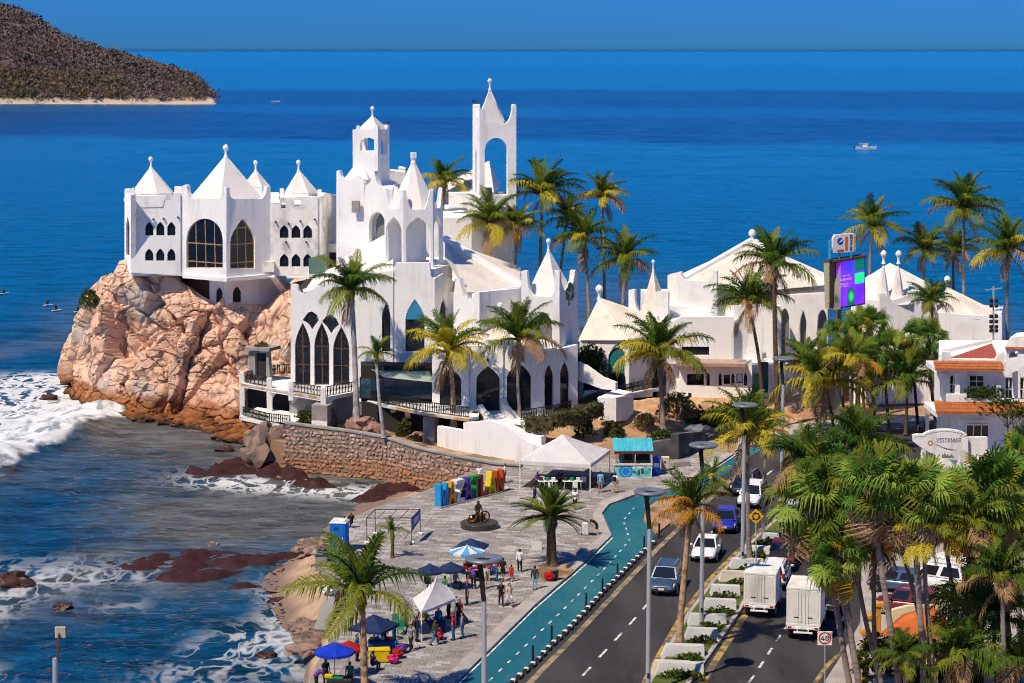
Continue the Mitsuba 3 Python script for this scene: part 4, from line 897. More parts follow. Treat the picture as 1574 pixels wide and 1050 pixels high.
def strip(rows, m, key, rough=.12, n=26, sub=60, label=None):
    "ruled ground surface through rows of points (front to back), gently uneven"
    R = []
    for r in rows:
        r = np.array(r); s = np.append(0, np.cumsum(np.linalg.norm(np.diff(r, axis=0), axis=1))); R.append(np.stack([np.interp(np.linspace(0, s[-1], sub), s, r[:, k]) for k in range(3)], 1))
    R = np.array(R); tt = np.linspace(0, len(R) - 1, n); v = np.stack([[np.interp(tt, np.arange(len(R)), R[:, j, k]) for k in range(3)] for j in range(sub)], 0).transpose(2, 0, 1)
    v = v.reshape(-1, 3); v[:, 2] += rough * 2 * (meshkit.fbm(v * [.7, .7, 0], 4, 3) - .5)
    i, j = np.meshgrid(np.arange(sub - 1), np.arange(n - 1)); k = j * sub + i
    f = np.stack([k, k + 1, k + sub + 1, k + sub], -1).reshape(-1, 4)
    mb = MB().add(v, f); structure(key, mb, m, True, label); return v
wt = [np.array(p) for p in wall_top][::-1]
mat('garden_soil', lambda p, n, uv: mix((.36, .22, .14), (.16, .12, .07), smoothstep(.4, .65, fbm(p.x * .7, p.y * .7, 0, 4))), .95, .1)
strip([[p + [0, .4, .02] for p in wt], [P(395, 648, 212), P(470, 652, 208), P(560, 664, 203), P(660, 694, 195), P(790, 708, 191)], [P(400, 640, 214), P(480, 640, 212), P(560, 648, 209), P(660, 672, 206), P(800, 690, 200)]], 'garden_soil', 'garden', .1)
dirt_front = [G(822, 712), G(880, 722), G(930, 733), G(985, 733), G(1040, 712), G(1085, 690), G(1140, 668), G(1200, 655), G(1262, 640)]
dirt_mid = [P(815, 690, 196), P(880, 686, 198), P(935, 690, 199), P(990, 690, 200), P(1050, 678, 202), P(1090, 664, 207), P(1140, 650, 211), P(1200, 635, 214), P(1262, 626, 216)]
dirt_back = [P(810, 650, 203), P(870, 645, 204), P(920, 638, 206), P(985, 637, 207), P(1060, 628, 211), P(1100, 622, 214), P(1140, 616, 216), P(1200, 612, 219), P(1262, 612, 220)]
dirt_far = [p + [0, 8, .1] for p in dirt_back]
def c_dirt(p, n, uv):
    a = fbm(p.x * .5, p.y * .5, p.z, 4); b = fbm(p.x * 2, p.y * 2, p.z, 3)
    return mix(mix((.42, .23, .13), (.50, .34, .22), smoothstep(.4, .7, a)), (.17, .12, .07), smoothstep(.55, .75, b) * .6)
mat('red_dirt', c_dirt, .95, .1)
strip([dirt_front, dirt_mid, dirt_back, dirt_far], 'red_dirt', 'dirt_slope', .22, 40, 90)
for n in range(40):
    r = np.random.default_rng(600 + n); s = r.random(); t_ = r.random(); i = s * (len(dirt_front) - 2.01); k = int(i); w = i - k
    a = (dirt_front[k] * (1 - w) + dirt_front[k + 1] * w) * (1 - t_) + (dirt_mid[k] * (1 - w) + dirt_mid[k + 1] * w) * t_
    m = rock_mesh(600 + n, (r.uniform(.15, .5),) * 3, 1); m.apply_translation(a + [0, 0, .05]); put(thing('slope_rock', 'loose rock lying on the reddish dirt slope behind the kiosk', 'rock', 'rocks on the dirt slope'), m, 'grey_rock' if n % 2 else 'red_dirt')

def railing(pts, label, h=1.05, step=.22, post=None, iron='wrought_iron', group=None):
    t = thing('railing', label, 'railing', group); top, bal = MB(), MB()
    for a, b in zip(pts[:-1], pts[1:]):
        a, b = np.asarray(a, float), np.asarray(b, float); L = np.linalg.norm(b - a); n = max(2, int(L / step))
        top.bar(a + [0, 0, h], b + [0, 0, h], .09, .07); top.bar(a + [0, 0, .12], b + [0, 0, .12], .07, .05)
        for i in range(n):
            q = a + (b - a) * (i + .5) / n; bal.bar(q + [0, 0, .12], q + [0, 0, h], .085); 
            if i % 2: bal.box(q + [0, 0, h * .6], (.15, .08, .18))
    part(t, 'rail', top, iron); part(t, 'baluster', bal, iron, kind='stuff')
    if post:
        for a in pts: part(t, 'post', MB().cbox(np.asarray(a) + [0, 0, h / 2], (post, post, h + .25), .03), 'white_plaster')
    return t
def terrace():
    t = thing('terrace', 'stepped concrete terrace with pale balconies hanging below the lattice arches', 'terrace')
    zb = 3.7; C0, C1, C2 = G(370, 590, zb), G(497, 612, zb), G(548, 602, zb); bk = [G(548, 590, zb), G(447, 580, zb), G(405, 576, zb)]
    part(t, 'balcony', MB().slab([C0[:2], C1[:2], C2[:2]] + [b[:2] for b in bk], zb - .35, zb), 'white_plaster')
    m = MB(); m.bar(C0 + [0, -.04, -.05], C1 + [0, -.04, -.05], .12, .22); part(t, 'stained_edge', m, 'rusty_edge', label='rust stained yellow edge of the balcony')
    for x, y, y1 in ((372, 588, 645), (414, 597, 648), (447, 604, 650), (497, 612, 655)):
        p = G(x, y, zb); part(t, 'column', MB().cbox((p[0], p[1] + .2, (zb + 1.1 + 0) / 2 + 0), (.55, .55, zb + 1.0), .04) if x != 447 else MB().cbox((p[0], p[1] + .2, zb + .2), (.5, .5, 2.0), .04), 'weathered_plaster')
        m = MB().hull([p + [0, .3, -.3], p + [.9, .6, -.3], p + [0, .3, -1.4], p + [0, .8, -.3], p + [.9, .9, -.3], p + [0, .8, -1.4]]); part(t, 'bracket', m, 'white_plaster')
    railing([G(376, 589, zb), G(413, 596, zb)], 'black iron balustrade at the left end of the upper balcony'); railing([G(447, 602.5, zb), G(494, 610.5, zb)], 'black iron balustrade in front of the lattice arches'); railing([G(500, 611, zb), G(546, 602, zb)], 'short iron balustrade beside the tall grey palm trunk')
    railing([G(374, 588, zb), G(425, 576, zb), G(446, 575, zb)], 'iron balustrade along the cliff side of the upper balcony')
    z2 = 1.3; D0, D1, D2 = G(368, 640, z2), G(413, 650, z2), G(447, 654, z2)
    part(t, 'lower_balcony', MB().slab([D0[:2], D1[:2], D2[:2], G(470, 636, z2)[:2], G(395, 626, z2)[:2]], z2 - .35, z2), 'weathered_plaster')
    m = MB(); m.bar(D0 + [0, -.03, -.06], D2 + [0, -.03, -.06], .1, .2); part(t, 'stained_edge', m, 'rusty_edge')
    railing([D0 + [.3, .2, 0], D1], 'iron balustrade on the small lower balcony by the pink rocks', .95); railing([D1, D2], 'short lower balustrade beside the grey boulder', .95)
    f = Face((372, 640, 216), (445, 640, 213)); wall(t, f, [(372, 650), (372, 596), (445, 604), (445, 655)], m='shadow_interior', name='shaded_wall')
    f = Face((445, 640, 209.5), (505, 640, 207.5)); wall(t, f, [(445, 662), (445, 606), (505, 614), (505, 668)], m='grey_concrete', name='under_wall')
    f = Face((505, 640, 207.8), (560, 640, 208.5)); wall(t, f, [(505, 665), (505, 612), (560, 604), (560, 665)], m='grey_concrete', name='under_wall')
    f = Face((479, 640, 204), (503, 640, 203.6)); wall(t, f, [(479, 660), (479, 622), (503, 624), (503, 662)], thick=2.5, m='grey_concrete', name='block')
    part(t, 'block_front', f.solid(MB(), f.poly([(479, 660), (479, 646), (503, 648), (503, 662)]), .05, .1), 'white_plaster')
    # terrace floor before the entrance wing
    zt = 3.0; E = [G(548, 612, zt), G(600, 624, zt), G(650, 634, zt), G(722, 644, zt), G(735, 640, zt)]
    part(t, 'floor', MB().slab([e[:2] for e in E] + [xy(740, 204.8), xy(664, 205.5), xy(650, 206.5), xy(548, 208.5)], zt - .3, zt), 'white_plaster')
    m = MB()
    for a, b in zip(E[1:3], E[2:4]): m.bar(a + [0, -.05, -.12], b + [0, -.05, -.12], .12, .26)
    part(t, 'stained_edge', m, 'rusty_edge')
    railing([e + [0, .25, 0] for e in E[:4]], 'long iron balustrade along the terrace edge below the blue glazing')
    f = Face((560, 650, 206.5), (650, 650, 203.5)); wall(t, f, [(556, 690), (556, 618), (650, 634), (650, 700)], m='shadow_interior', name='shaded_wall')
    f = Face((650, 660, 200.8), (668, 660, 200.4)); wall(t, f, [(650, 690), (650, 640), (668, 643), (668, 692)], thick=1.2, m='grey_concrete', name='pillar')
    for x, y in ((600, 640), (622, 645)): p = G(x, y - 12, zt - .3); m = MB().hull([p, p + [.5, 0, 0], p + [0, 1.2, 0], p + [.5, 1.2, 0], p + [0, 1.2, -.9], p + [.5, 1.2, -.9]]); part(t, 'bracket', m, 'white_plaster')
    # gate
    g = MB(); f = Face((505, 640, 204.8), (518, 640, 205))
    for i in range(6): g.bar(f.at(505 + i * 2.6, 656), f.at(505 + i * 2.6, 628), .07)
    for y in (630, 642, 654): g.bar(f.at(505, y), f.at(518, y), .07)
    part(t, 'gate', g, 'wrought_iron')
    # grey hut doorway under the cliff
    f = Face((383, 550, 216), (415, 550, 215)); wall(t, f, [(383, 580), (383, 538), (412, 538), (415, 580)], [[(392, 580), (392, 543), (409, 543), (409, 580)]], m='grey_concrete', name='hut_wall'); m = MB(); f.solid(m, f.poly([(392, 582), (392, 543), (409, 543), (409, 582)]), -.35, .1); part(t, 'hut_door', m, 'shadow_interior')
    m = MB().slab([f.at(380, 538, .5)[:2], f.at(417, 538, .5)[:2], f.at(417, 538, -2)[:2], f.at(380, 538, -2)[:2]], f.at(390, 538)[2], f.at(390, 533)[2]); part(t, 'hut_roof', m, 'grey_concrete')
    # right terrace
    Z = 2.15; R = [G(800, 648, Z), G(852, 640, Z), G(890, 629, Z), G(922, 617, Z), G(975, 604, Z), G(1042, 590, Z)]
    part(t, 'floor', MB().slab([G(735, 640, Z)[:2]] + [e[:2] for e in R] + [xy(1040, 221), xy(900, 219), xy(888, 207.2), xy(853, 205.8), xy(818, 204.4), xy(740, 204.8)], Z - .35, Z), 'white_plaster')
    for i, lb in ((0, 'iron balustrade above the clipped hedge, nearest the white stair'), (3, 'iron balustrade above the white block, towards the cream roofed pavilion')):
        railing([e + [0, .3, 0] for e in R[i:i + (4 if i == 0 else 3)]], lb)
    f = Face((919, 630, 203.4), (947, 630, 203)); wall(t, f, [(919, 645), (919, 611), (947, 611), (947, 648)], thick=.6); f2 = Face((947, 630, 203), (974, 630, 207)); wall(t, f2, [(947, 648), (947, 611), (974, 608), (974, 645)], thick=.6)
    part(t, 'block_top', MB().slab([xy(919, 203.4), xy(947, 203), xy(974, 207), xy(948, 209)], zz(612, 204), zz(610, 204)), 'white_plaster')
terrace()
def white_stair():
    t = thing('white_stair', 'sweeping white stair with curling parapets running down to the tent', 'stair')
    f = Face((672, 680, 199), (712, 680, 195.5)); wall(t, f, [(672, 690), (672, 655), (712, 662), (712, 700)])
    f = Face((712, 690, 195.5), (846, 690, 188)); wall(t, f, [(712, 700), (712, 650), (735, 648), (750, 646), (770, 652), (790, 664), (812, 680), (842, 692), (844, 710), (840, 716), (790, 714), (740, 705)], thick=.7)
    f = Face((740, 660, 201), (838, 660, 195)); wall(t, f, [(740, 680), (735, 622), (740, 630), (752, 642), (775, 650), (800, 662), (818, 670), (832, 671), (832, 700), (800, 700)], thick=.6)
    f = Face((770, 650, 203), (835, 650, 198)); wall(t, f, [(770, 670), (770, 612), (776, 625), (790, 642), (812, 655), (832, 661), (833, 690), (800, 690)], thick=.6)
    a = [P(740, 648, 200), P(800, 690, 192), P(842, 700, 189), P(845, 690, 196), P(815, 668, 199), P(775, 640, 203)]
    lo, hi = np.array([P(838, 712, 190), P(843, 700, 195)]), np.array([P(738, 642, 200.5), P(768, 640, 203)])
    n = 16
    for i in range(n):
        w0, w1 = i / n, (i + 1) / n; c = [lo[0] * (1 - w0) + hi[0] * w0, lo[1] * (1 - w0) + hi[1] * w0, lo[1] * (1 - w1) + hi[1] * w1, lo[0] * (1 - w1) + hi[0] * w1]; z = c[3][2]
        part(t, 'step', MB().slab([q[:2] for q in c], z - .5, z), 'white_plaster')
    s = Face((890, 580, 207.5), (946, 580, 204.5)); wall(t, s, [(888, 585), (888, 556), (900, 562), (925, 580), (946, 588), (946, 600), (925, 598)], thick=.4, name='parapet')
white_stair()

# ---------------------------------------------------------------- the median
def c_grass(p, n, uv): return mix((.045, .085, .02), (.11, .12, .035), fbm(p.x * 1.1, p.y * 1.1, 0, 4))
mat('lawn', c_grass, .95, .1)
med_px = [(996, 1050), (1019, 1008), (1058, 942), (1094, 895), (1136, 852), (1178, 812), (1192, 800), (1208, 806), (1206, 838), (1196, 848), (1172, 885), (1138, 942), (1100, 998), (1056, 1060), (1040, 1085), (978, 1085)]
med = plan(med_px); structure('median', MB().slab(med, -.3, .16), 'kerb_stone'); structure('median_lawn', sheet(med.buffer(-.28), .175), 'lawn')
mat('cream_block', lambda p, n, uv: mix((.60, .55, .42), (.38, .35, .28), fbm(p.x * .8, p.y * .8, p.z, 3)), .8, .2); mat('pale_block', lambda p, n, uv: mix((.60, .61, .60), (.34, .35, .34), fbm(p.x * .8, p.y * .8, p.z * .8, 3)), .8, .2)
BLK = [(1006, 1042, 1082, 1042, 'pale'), (1001, 1040, 1062, 1010, 'cream'), (1017, 1014, 1083, 990, 'pale'), (1052, 988, 1104, 968, 'pale'), (1056, 966, 1117, 944, 'pale'), (1080, 942, 1132, 922, 'pale'), (1091, 920, 1138, 900, 'pale'), (1104, 898, 1160, 880, 'cream'), (1121, 878, 1174, 858, 'pale'), (1141, 858, 1186, 840, 'pale'), (1172, 838, 1198, 822, 'pale')]
PLANT_SPOTS = []
for n, (x0, yb, x1, yt, kind) in enumerate(BLK):
    a, b = G(x0, yb), G(x1, yb); w = b - a; h = .85; k = thing('planter_block', kind + ' concrete planter block in the median' + [', first from the bottom', ', second from the bottom', ' beside the near palm trunk', ' in shade beyond the near palm', ' at the foot of the middle lamp post', ' behind the middle lamp post', ' left of the small truck', ' just before the small truck', ' at the foot of the farther lamp post', ' under the yellow diamond sign', ' at the far tip'][n], 'planter', 'planter blocks of the median')
    u = unit(w); v = np.array([-u[1], u[0], 0]); L = np.linalg.norm(w); D = 1.1; sl = .34
    P0 = [a, b, b + v * D, a + v * D]; top = [a + u * L * .12 + v * sl + [0, 0, h], b - u * L * .0 + v * sl + [0, 0, h * .9], b + v * (D * .8) + [0, 0, h * .9], a + u * L * .12 + v * (D * .8) + [0, 0, h]]
    put(k, MB().hull(np.array(P0 + top)), kind + '_block')
    PLANT_SPOTS.append(b - u * 1.1 - v * .6)
# kerb island with the orange palm, left of the road
isl = plan([(996, 782), (1012, 770), (1056, 762), (1082, 752), (1072, 768), (1030, 806), (1012, 820), (990, 800)]); structure('island_bed', MB().slab(isl, -.2, .12), 'garden_soil')
# pavement and yard on the right of the road
side = plan([(1322, 960), (1292, 1012), (1252, 1075), (1700, 1075), (1700, 760), (1345, 740), (1318, 795), (1324, 880)]); structure('pavement', MB().slab(side, -.3, .12), 'kerb_stone')
far_side = plan([(1140, 668), (1200, 655), (1300, 645), (1420, 640), (1560, 636), (1560, 646), (1420, 649), (1300, 656), (1205, 672), (1165, 683), (1130, 694)]); structure('promenade', MB().slab(far_side, -.3, .1), 'kerb_stone')

# ---------------------------------------------------------------- lamps, signs, bollards
def lamp(x, yb, label, yt=None, group='tall street lamps with round solar heads'):
    p = G(x, yb, .12); h = 12.2; t = thing('street_lamp', label, 'street lamp', group)
    part(t, 'pole', MB().lathe([(.24, 0), (.24, .05), (.15, .1), (.145, 4), (.125, h - 2.2)], p, 14), 'galvanised', 40)
    part(t, 'base_plate', MB().cbox(p + [0, 0, .05], (.5, .5, .1), .02), 'galvanised')
    part(t, 'head_arm', MB().hull(np.vstack([p + [dx, dy, h - 2.25] for dx in (-.12, .12) for dy in (-.1, .1)] + [p + [dx, dy, h - .25] for dx in (-.34, -.05) for dy in (-.12, .12)])), 'black')
    ring_ = trimesh.creation.revolve(np.array([[.42, .06], [.36, 0], [.42, -.06], [.84, -.1], [.95, -.04], [.97, .03], [.9, .1], [.6, .12], [.42, .06]]), sections=32); ring_.apply_translation(p + [0, 0, h])
    part(t, 'head', ring_, 'steel_grey', 40)
    part(t, 'lens', MB().lathe([(.40, -.08), (.40, .0)], p + [0, 0, h], 24), 'black')
    m = MB()
    for a in (0, 2.1, 4.2): m.bar(p + [0, 0, h - .3], p + [.5 * math.cos(a), .5 * math.sin(a), h], .07)
    part(t, 'bracket', m, 'steel_grey')
    part(t, 'hatch', MB().cbox(p + [0, -.15, 1.1], (.14, .04, .32), .01), 'black')
lamp(744.5, 1213, 'street lamp standing on the plaza edge at the bottom of the picture'); lamp(996, 1065, 'street lamp left of the dark blue car'); lamp(1078, 962, 'street lamp rising from the median beside the dark blue car'); lamp(1141, 873, 'street lamp on the median left of the yellow diamond sign'); lamp(1200.5, 770, 'farthest street lamp, in front of the beach hall')
def pole_sign():
    t = thing('pole_sign', 'square white sign on a rusty bracket over the sea at the bottom left', 'sign'); p = G(85, 1180, -2); D = p[1]; a = P(85, 1012, D); b = P(89, 968, D)
    part(t, 'pole', MB().tube([p, a], .16, 12), 'galvanised', True); m = MB(); m.bar(P(88, 1018, D), P(90, 985, D), .12); m.hull([P(87.5, 985, D), P(92, 985, D), P(89.8, 974, D), P(87.5, 985, D) + [0, .2, 0], P(92, 985, D) + [0, .2, 0], P(89.8, 974, D) + [0, .2, 0]]); part(t, 'bracket', m, mat('rust_brown', (.12, .05, .03), .8))
    c = P(91.5, 974, D); part(t, 'panel', MB().cbox(c + [0, .25, 0], (.62, .12, .68), .04), 'cream_block')
pole_sign()
def bollards():
    pts = [(819, 1021), (843, 995), (868, 972), (900, 938), (925, 910), (948, 888), (969, 866), (988, 848), (1003, 834), (1010, 828)]
    ls = LineString([tuple(G(x + 3, y + 1)[:2]) for x, y in [(760, 1072)] + pts[:-1]]); s = .5; d = MB(); n = 0
    seg = MB(); seg.add(*(lambda m: (m.vertices * [.9, .34, .27], m.faces))(trimesh.convex.convex_hull(np.array([[x, y, z] for x in (-.5, .5) for y in (-.5, .5) for z in (0,)] + [[x, y, 1] for x in (-.3, .3) for y in (-.28, .28)]))))
    stripe = MB().hull([[x * .16, y * .3, z] for x in (-1, 1) for y in (-.45, .45) for z in (.09, .285)])
    a_, b_ = mikit.ply(seg.out(), 'rubber'), mikit.ply(stripe.out(), 'white_paint')
    while s < ls.length:
        q, q2 = ls.interpolate(s), ls.interpolate(min(s + .3, ls.length)); a = math.atan2(q2.y - q.y, q2.x - q.x)
        if s + .3 < ls.length:
            t = thing('lane_separator', 'black and white rubber lane separator along the teal cycle lane', 'lane separator', 'rubber separators along the cycle lane')
            copy_part(t, 'block', a_, xform(rotz(a), [q.x, q.y, 0])); copy_part(t, 'stripe', b_, xform(rotz(a), [q.x, q.y, 0]))
        s += 1.25
    where = ['first', 'second', 'third', 'fourth', 'fifth', 'sixth', 'seventh']
    for n, (x, y) in enumerate([(819, 1018), (848, 987), (901, 936), (926, 912), (949, 889), (990, 846), (1013, 826)]):
        p = G(x, y); t = thing('bollard', f'{where[n]} slim black flexible bollard up along the cycle lane edge', 'bollard', 'flexible bollards of the cycle lane')
        part(t, 'post', MB().lathe([(.075, 0), (.07, 1.05), (.04, 1.13), (0, 1.14)], p, 10), 'black'); part(t, 'base', MB().lathe([(.16, 0), (.14, .05), (.06, .09)], p, 12), 'black')
bollards()
def text(parent, name, s, h, o, u, up, m, depth=.02, bold=False, width=None):
    tm = meshkit.text_mesh(s, h, depth, bold); v = tm.vertices.copy(); 
    if width: v[:, 0] *= width / (v[:, 0].max() - v[:, 0].min())
    v[:, 0] -= (v[:, 0].max() + v[:, 0].min()) / 2; v[:, 1] -= (v[:, 1].max() + v[:, 1].min()) / 2
    n = np.cross(u, up); return part(parent, name, trimesh.Trimesh(o + v[:, :1] * u + v[:, 1:2] * up + v[:, 2:] * n, tm.faces, process=False), m)
XU, ZU = np.array([1.0, 0, 0]), np.array([0, 0, 1.0])
mat('sign_red', (.5, .02, .04), .5); mat('sign_black', (.01, .01, .01), .5); mat('sign_yellow', (.72, .36, .01), .5)
def speed_sign():
    t = thing('speed_sign', 'square white 40 speed limit sign with a red ring on a thin post', 'road sign'); p = G(1268, 1075, .12); D = p[1]; c = P(1268, 981, D)
    part(t, 'post', MB().tube([p, c + [0, .04, .3]], .035, 8), 'galvanised'); part(t, 'panel', MB().cbox(c, (.86, .03, .86), .012), 'white_paint')
    pg = Point(0, 0).buffer(.37).difference(Point(0, 0).buffer(.29)); part(t, 'ring', MB().prism(pg, c + [0, -.018, 0], XU, ZU, -np.array([0, 1.0, 0]), .008), 'sign_red')
    text(t, 'number', '40', .3, c + [0, -.018, 0], XU, ZU, 'sign_black', .008, True)
speed_sign()
def diamond_sign():
    t = thing('diamond_sign', 'yellow diamond roundabout sign on a grey post on the median', 'road sign'); p = G(1162, 874, .2); D = p[1]; c = P(1162, 794, D)
    part(t, 'post', MB().tube([p, c + [0, .05, .4]], .045, 8), 'galvanised'); m = MB().cbox((0, 0, 0), (.84, .03, .84), .012).out(); m.apply_transform(trimesh.transformations.rotation_matrix(math.pi / 4, [0, 1, 0])); m.apply_translation(c); part(t, 'panel', m, 'sign_yellow')
    m = MB(); yv = np.array([0, -1.0, 0])
    for a in (20, 140, 260):
        th = np.radians(np.linspace(a, a + 78, 10)); pg = Polygon([(.29 * math.cos(x), .29 * math.sin(x)) for x in th] + [(.19 * math.cos(x), .19 * math.sin(x)) for x in th[::-1]]); m.prism(pg, c + [0, -.018, 0], XU, ZU, yv, .008)
        e = np.radians(a + 78); q = np.array([.24 * math.cos(e), .24 * math.sin(e)]); tn = np.array([-math.sin(e), math.cos(e)]); rd = np.array([math.cos(e), math.sin(e)]); m.prism(Polygon([q + rd * .13, q - rd * .13, q + tn * .2]), c + [0, -.018, 0], XU, ZU, yv, .008)
    part(t, 'roundabout_arrow', m, 'sign_black')
diamond_sign()

# ---------------------------------------------------------------- billboard
def c_screen(p, n, uv):
    u, v = uv.x, uv.y
    c = mix((.07, .01, .55), (.16, .02, .85), smoothstep(0, 1, fbm(u * 3, v * 3, 0, 2)))
    c = mix(c, (.02, .03, .75), smoothstep(.32, .0, dr.sqrt(dr.square(u - .5) + dr.square(v - .86))))
    c = dr.select((u > .64) & (v > .74), mi.Color3f(.0, .10, .085), c); c = dr.select((u > .66) & (v > .46) & (v < .70), mi.Color3f(.01, .48, .2), c)
    c = mix(c, (.09, .005, .10), smoothstep(.28, .05, u) * smoothstep(.72, .95, v))
    arch_ = smoothstep(.19, .13, dr.sqrt(dr.square((u - .52) * 1.2) + dr.square(dr.maximum(v - .26, 0) * 1.1)))
    c = mix(c, (.012, .06, .10), arch_); c = mix(c, (.01, .5, .09), smoothstep(.13, .02, dr.sqrt(dr.square(u - .53) + dr.square((v - .2) * .8))))
    ln = ((dr.abs(v - .6) < .022) & (u > .12) & (u < .56)) | ((dr.abs(v - .5) < .014) & (u > .14) & (u < .44)) | ((dr.abs(v - .45) < .014) & (u > .14) & (u < .44)) | ((dr.abs(v - .68) < .012) & (u > .2) & (u < .5))
    return dr.select(ln & (noise(u * 60, v * 30, 1) > .38), mi.Color3f(.30, .18, .95), c)
def billboard():
    t = thing('billboard', 'tall double-faced billboard with a glowing violet screen and a beige side panel', 'billboard'); D = 212
    f = Face((1284, 430, D), (1330, 430, 213.5)); s = Face((1266, 430, 217), (1283, 430, D))
    pg = f.poly([(1285, 404), (1328.5, 397), (1328.5, 466), (1285, 473)]); u0, z0, u1, z1 = pg.bounds
    m = MB(); f.solid(m, f.poly([(1283, 402), (1330, 394.5), (1330, 468), (1283, 475)]), 0, 1.0); part(t, 'casing', m, 'black')
    # the screen is lit: its picture is printed by its own light
    q = [f.at(x, y, .03) for x, y in ((1285, 473), (1328.5, 466), (1328.5, 397), (1285, 404))]; uv = np.array([[0, 0], [1, 0], [1, 1], [0, 1.0]])
    k = numbered(t + '__screen'); scene[k] = mikit.ply((np.array(q), np.array([[0, 1, 2], [0, 2, 3]])), {'type': 'diffuse', 'reflectance': rgb((.02, .02, .02))}, uv=uv); scene[k]['emitter'] = {'type': 'area', 'radiance': mikit.proc(lambda p, n, uv: c_screen(p, n, uv) * .6)}
    m = MB(); s.solid(m, s.poly([(1266, 402), (1283, 401), (1283, 476), (1268, 474)]), 0, .6); part(t, 'side_panel', m, mat('beige_panel', lambda p, n, uv: mix((.46, .43, .30), (.33, .30, .2), fbm(p.x, p.y, p.z * .5, 4)), .7))
    mm = MB(); fr_ = s.poly([(1265, 400), (1283, 399), (1283, 402), (1266, 403)]); s.solid(mm, fr_, .08, .6); f.solid(mm, f.poly([(1283, 400), (1331, 392), (1331, 396), (1283, 403)]), .15, 1.2); part(t, 'cap', mm, mat('rust_brown', (.12, .05, .03), .8))
    m = MB()   # the worn lettering on the side panel cannot be read in the photograph: faint strokes
    for y, w, h in ((411, 4, 2.4), (416, 5, 1), (420, 2, 4), (427, 6, 1.2), (433, 5, 2), (438, 4, 1), (452, 3, 2), (459, 4, 1.4), (466, 5, 1.2)): s.solid(m, s.poly([(1274 - w / 2, y), (1274 + w / 2, y - .2), (1274 + w / 2, y + h), (1274 - w / 2, y + h)]), .015, .03)
    part(t, 'worn_marking', m, mat('faded_grey', (.24, .24, .18), .7))
    for x in (1290, 1322): p = P(x, 470, D + .8); part(t, 'leg', MB().bar([p[0], p[1], 0], p, .45), 'steel_grey')
    # smaller sign on top
    k = thing('rooftop_sign', 'small rounded white sign with a blue disc and orange figures above the billboard', 'sign'); g = Face((1281, 375, D), (1315, 375, 213)); R = g.poly([(1283, 389), (1281, 380), (1281, 366), (1284, 361), (1312, 358.5), (1315, 361), (1315, 385), (1312, 387)])
    m = MB(); g.solid(m, R, .0, .35); part(k, 'panel', m, 'white_paint')
    a = g.uz(1291.5, 371); m = MB(); g.solid(m, Point(*a).buffer(.36).difference(Point(0, 0)), .03, .05); part(k, 'disc', affine_y(m), mat('sign_blue', (.01, .06, .42), .5))
    m = MB(); g.solid(m, g.poly([(1289, 374), (1290, 372), (1295, 367), (1295, 370)]), .05, .05); part(k, 'mark', m, 'white_paint')
    m = MB(); g.solid(m, g.poly([(1287, 384), (1297, 383), (1297, 387), (1287, 388)]), .03, .05); part(k, 'orange_band', m, mat('sign_orange', (.62, .14, .02), .5))
    m = MB(); g.solid(m, g.poly([(1299, 364), (1303, 363.6), (1303, 385), (1299, 386)]), .03, .05); part(k, 'orange_stripe', m, 'sign_orange')
    o = g.at(1308, 373, .03)
    for n, (ch, c) in enumerate((('8', 'sign_blue'), ('3', 'leaf_green'), ('8', 'sign_blue'))): text(k, 'figure', ch, .42, o + [0, 0, .62 - n * .6], g.u, ZU, c, .02, True)
    m = MB(); g.solid(m, g.poly([(1312, 362), (1314.5, 361.8), (1314.5, 385), (1312, 386)]), .03, .04); part(k, 'yellow_edge', m, 'sign_yellow')
    m = MB(); m.bar(P(1275, 398, D + .3), P(1275, 369, D + .3), .22); m.bar(P(1275, 384, D + .3), P(1283, 382, D + .3), .16); m.bar(P(1290, 400, D + .5), P(1290, 388, D + .5), .12); m.bar(P(1308, 397, D + .5), P(1308, 386, D + .5), .12); part(k, 'bracket', m, mat('light_blue_paint', (.05, .33, .6), .5))
def affine_y(m): return m
billboard()
# antenna mast of dark loudspeaker boxes at the right
def mast():
    t = thing('floodlight_mast', 'thin mast carrying paired black floodlights beside the twin spire hall', 'mast'); D = 205; p = P(1527, 640, D)
    part(t, 'pole', MB().bar(p, P(1527, 440, D), .14), 'galvanised')
    for y in (462, 470, 486, 494, 502, 508):
        for s in (-1, 1): part(t, 'floodlight', MB().cbox(P(1527 + s * 4, y, D) + [0, -.15, 0], (.34, .3, .36), .06, -s * .4), 'black')
    m = MB(); m.bar(P(1514, 446, D), P(1540, 443, D), .1); part(t, 'crossbar', m, 'galvanised')
mast()
# ---------------------------------------------------------------- palms
LEAVES = {'frond_dark': (.028, .058, .012), 'frond_green': (.052, .092, .014), 'frond_olive': (.115, .135, .018), 'frond_yellow': (.30, .25, .022), 'frond_orange': (.36, .17, .02), 'frond_brown': (.20, .125, .065), 'fan_green': (.055, .125, .02), 'fan_light': (.14, .20, .035), 'fan_brown': (.24, .165, .09)}
for k_, c_ in LEAVES.items(): leaf(k_, tuple(min(.8, x * (1.85 if 'fan' in k_ else 1.6)) for x in c_), .55 if 'brown' not in k_ else .25, .45)
def c_trunk(p, n, uv):
    a = fbm(p.x * 3, p.y * 3, p.z * 1.1, 3); r = smoothstep(.55, .8, noise(p.x * .8, p.y * .8, p.z * 7))
    return mix(mix((.33, .29, .25), (.19, .155, .13), a), (.12, .09, .07), r * .6)
mat('palm_trunk', c_trunk, .9, .15); mat('palm_trunk_pale', lambda p, n, uv: mix((.46, .44, .43), (.26, .24, .23), smoothstep(.35, .7, fbm(p.x * 2, p.y * 2, p.z * 1.8, 3))), .9, .15)
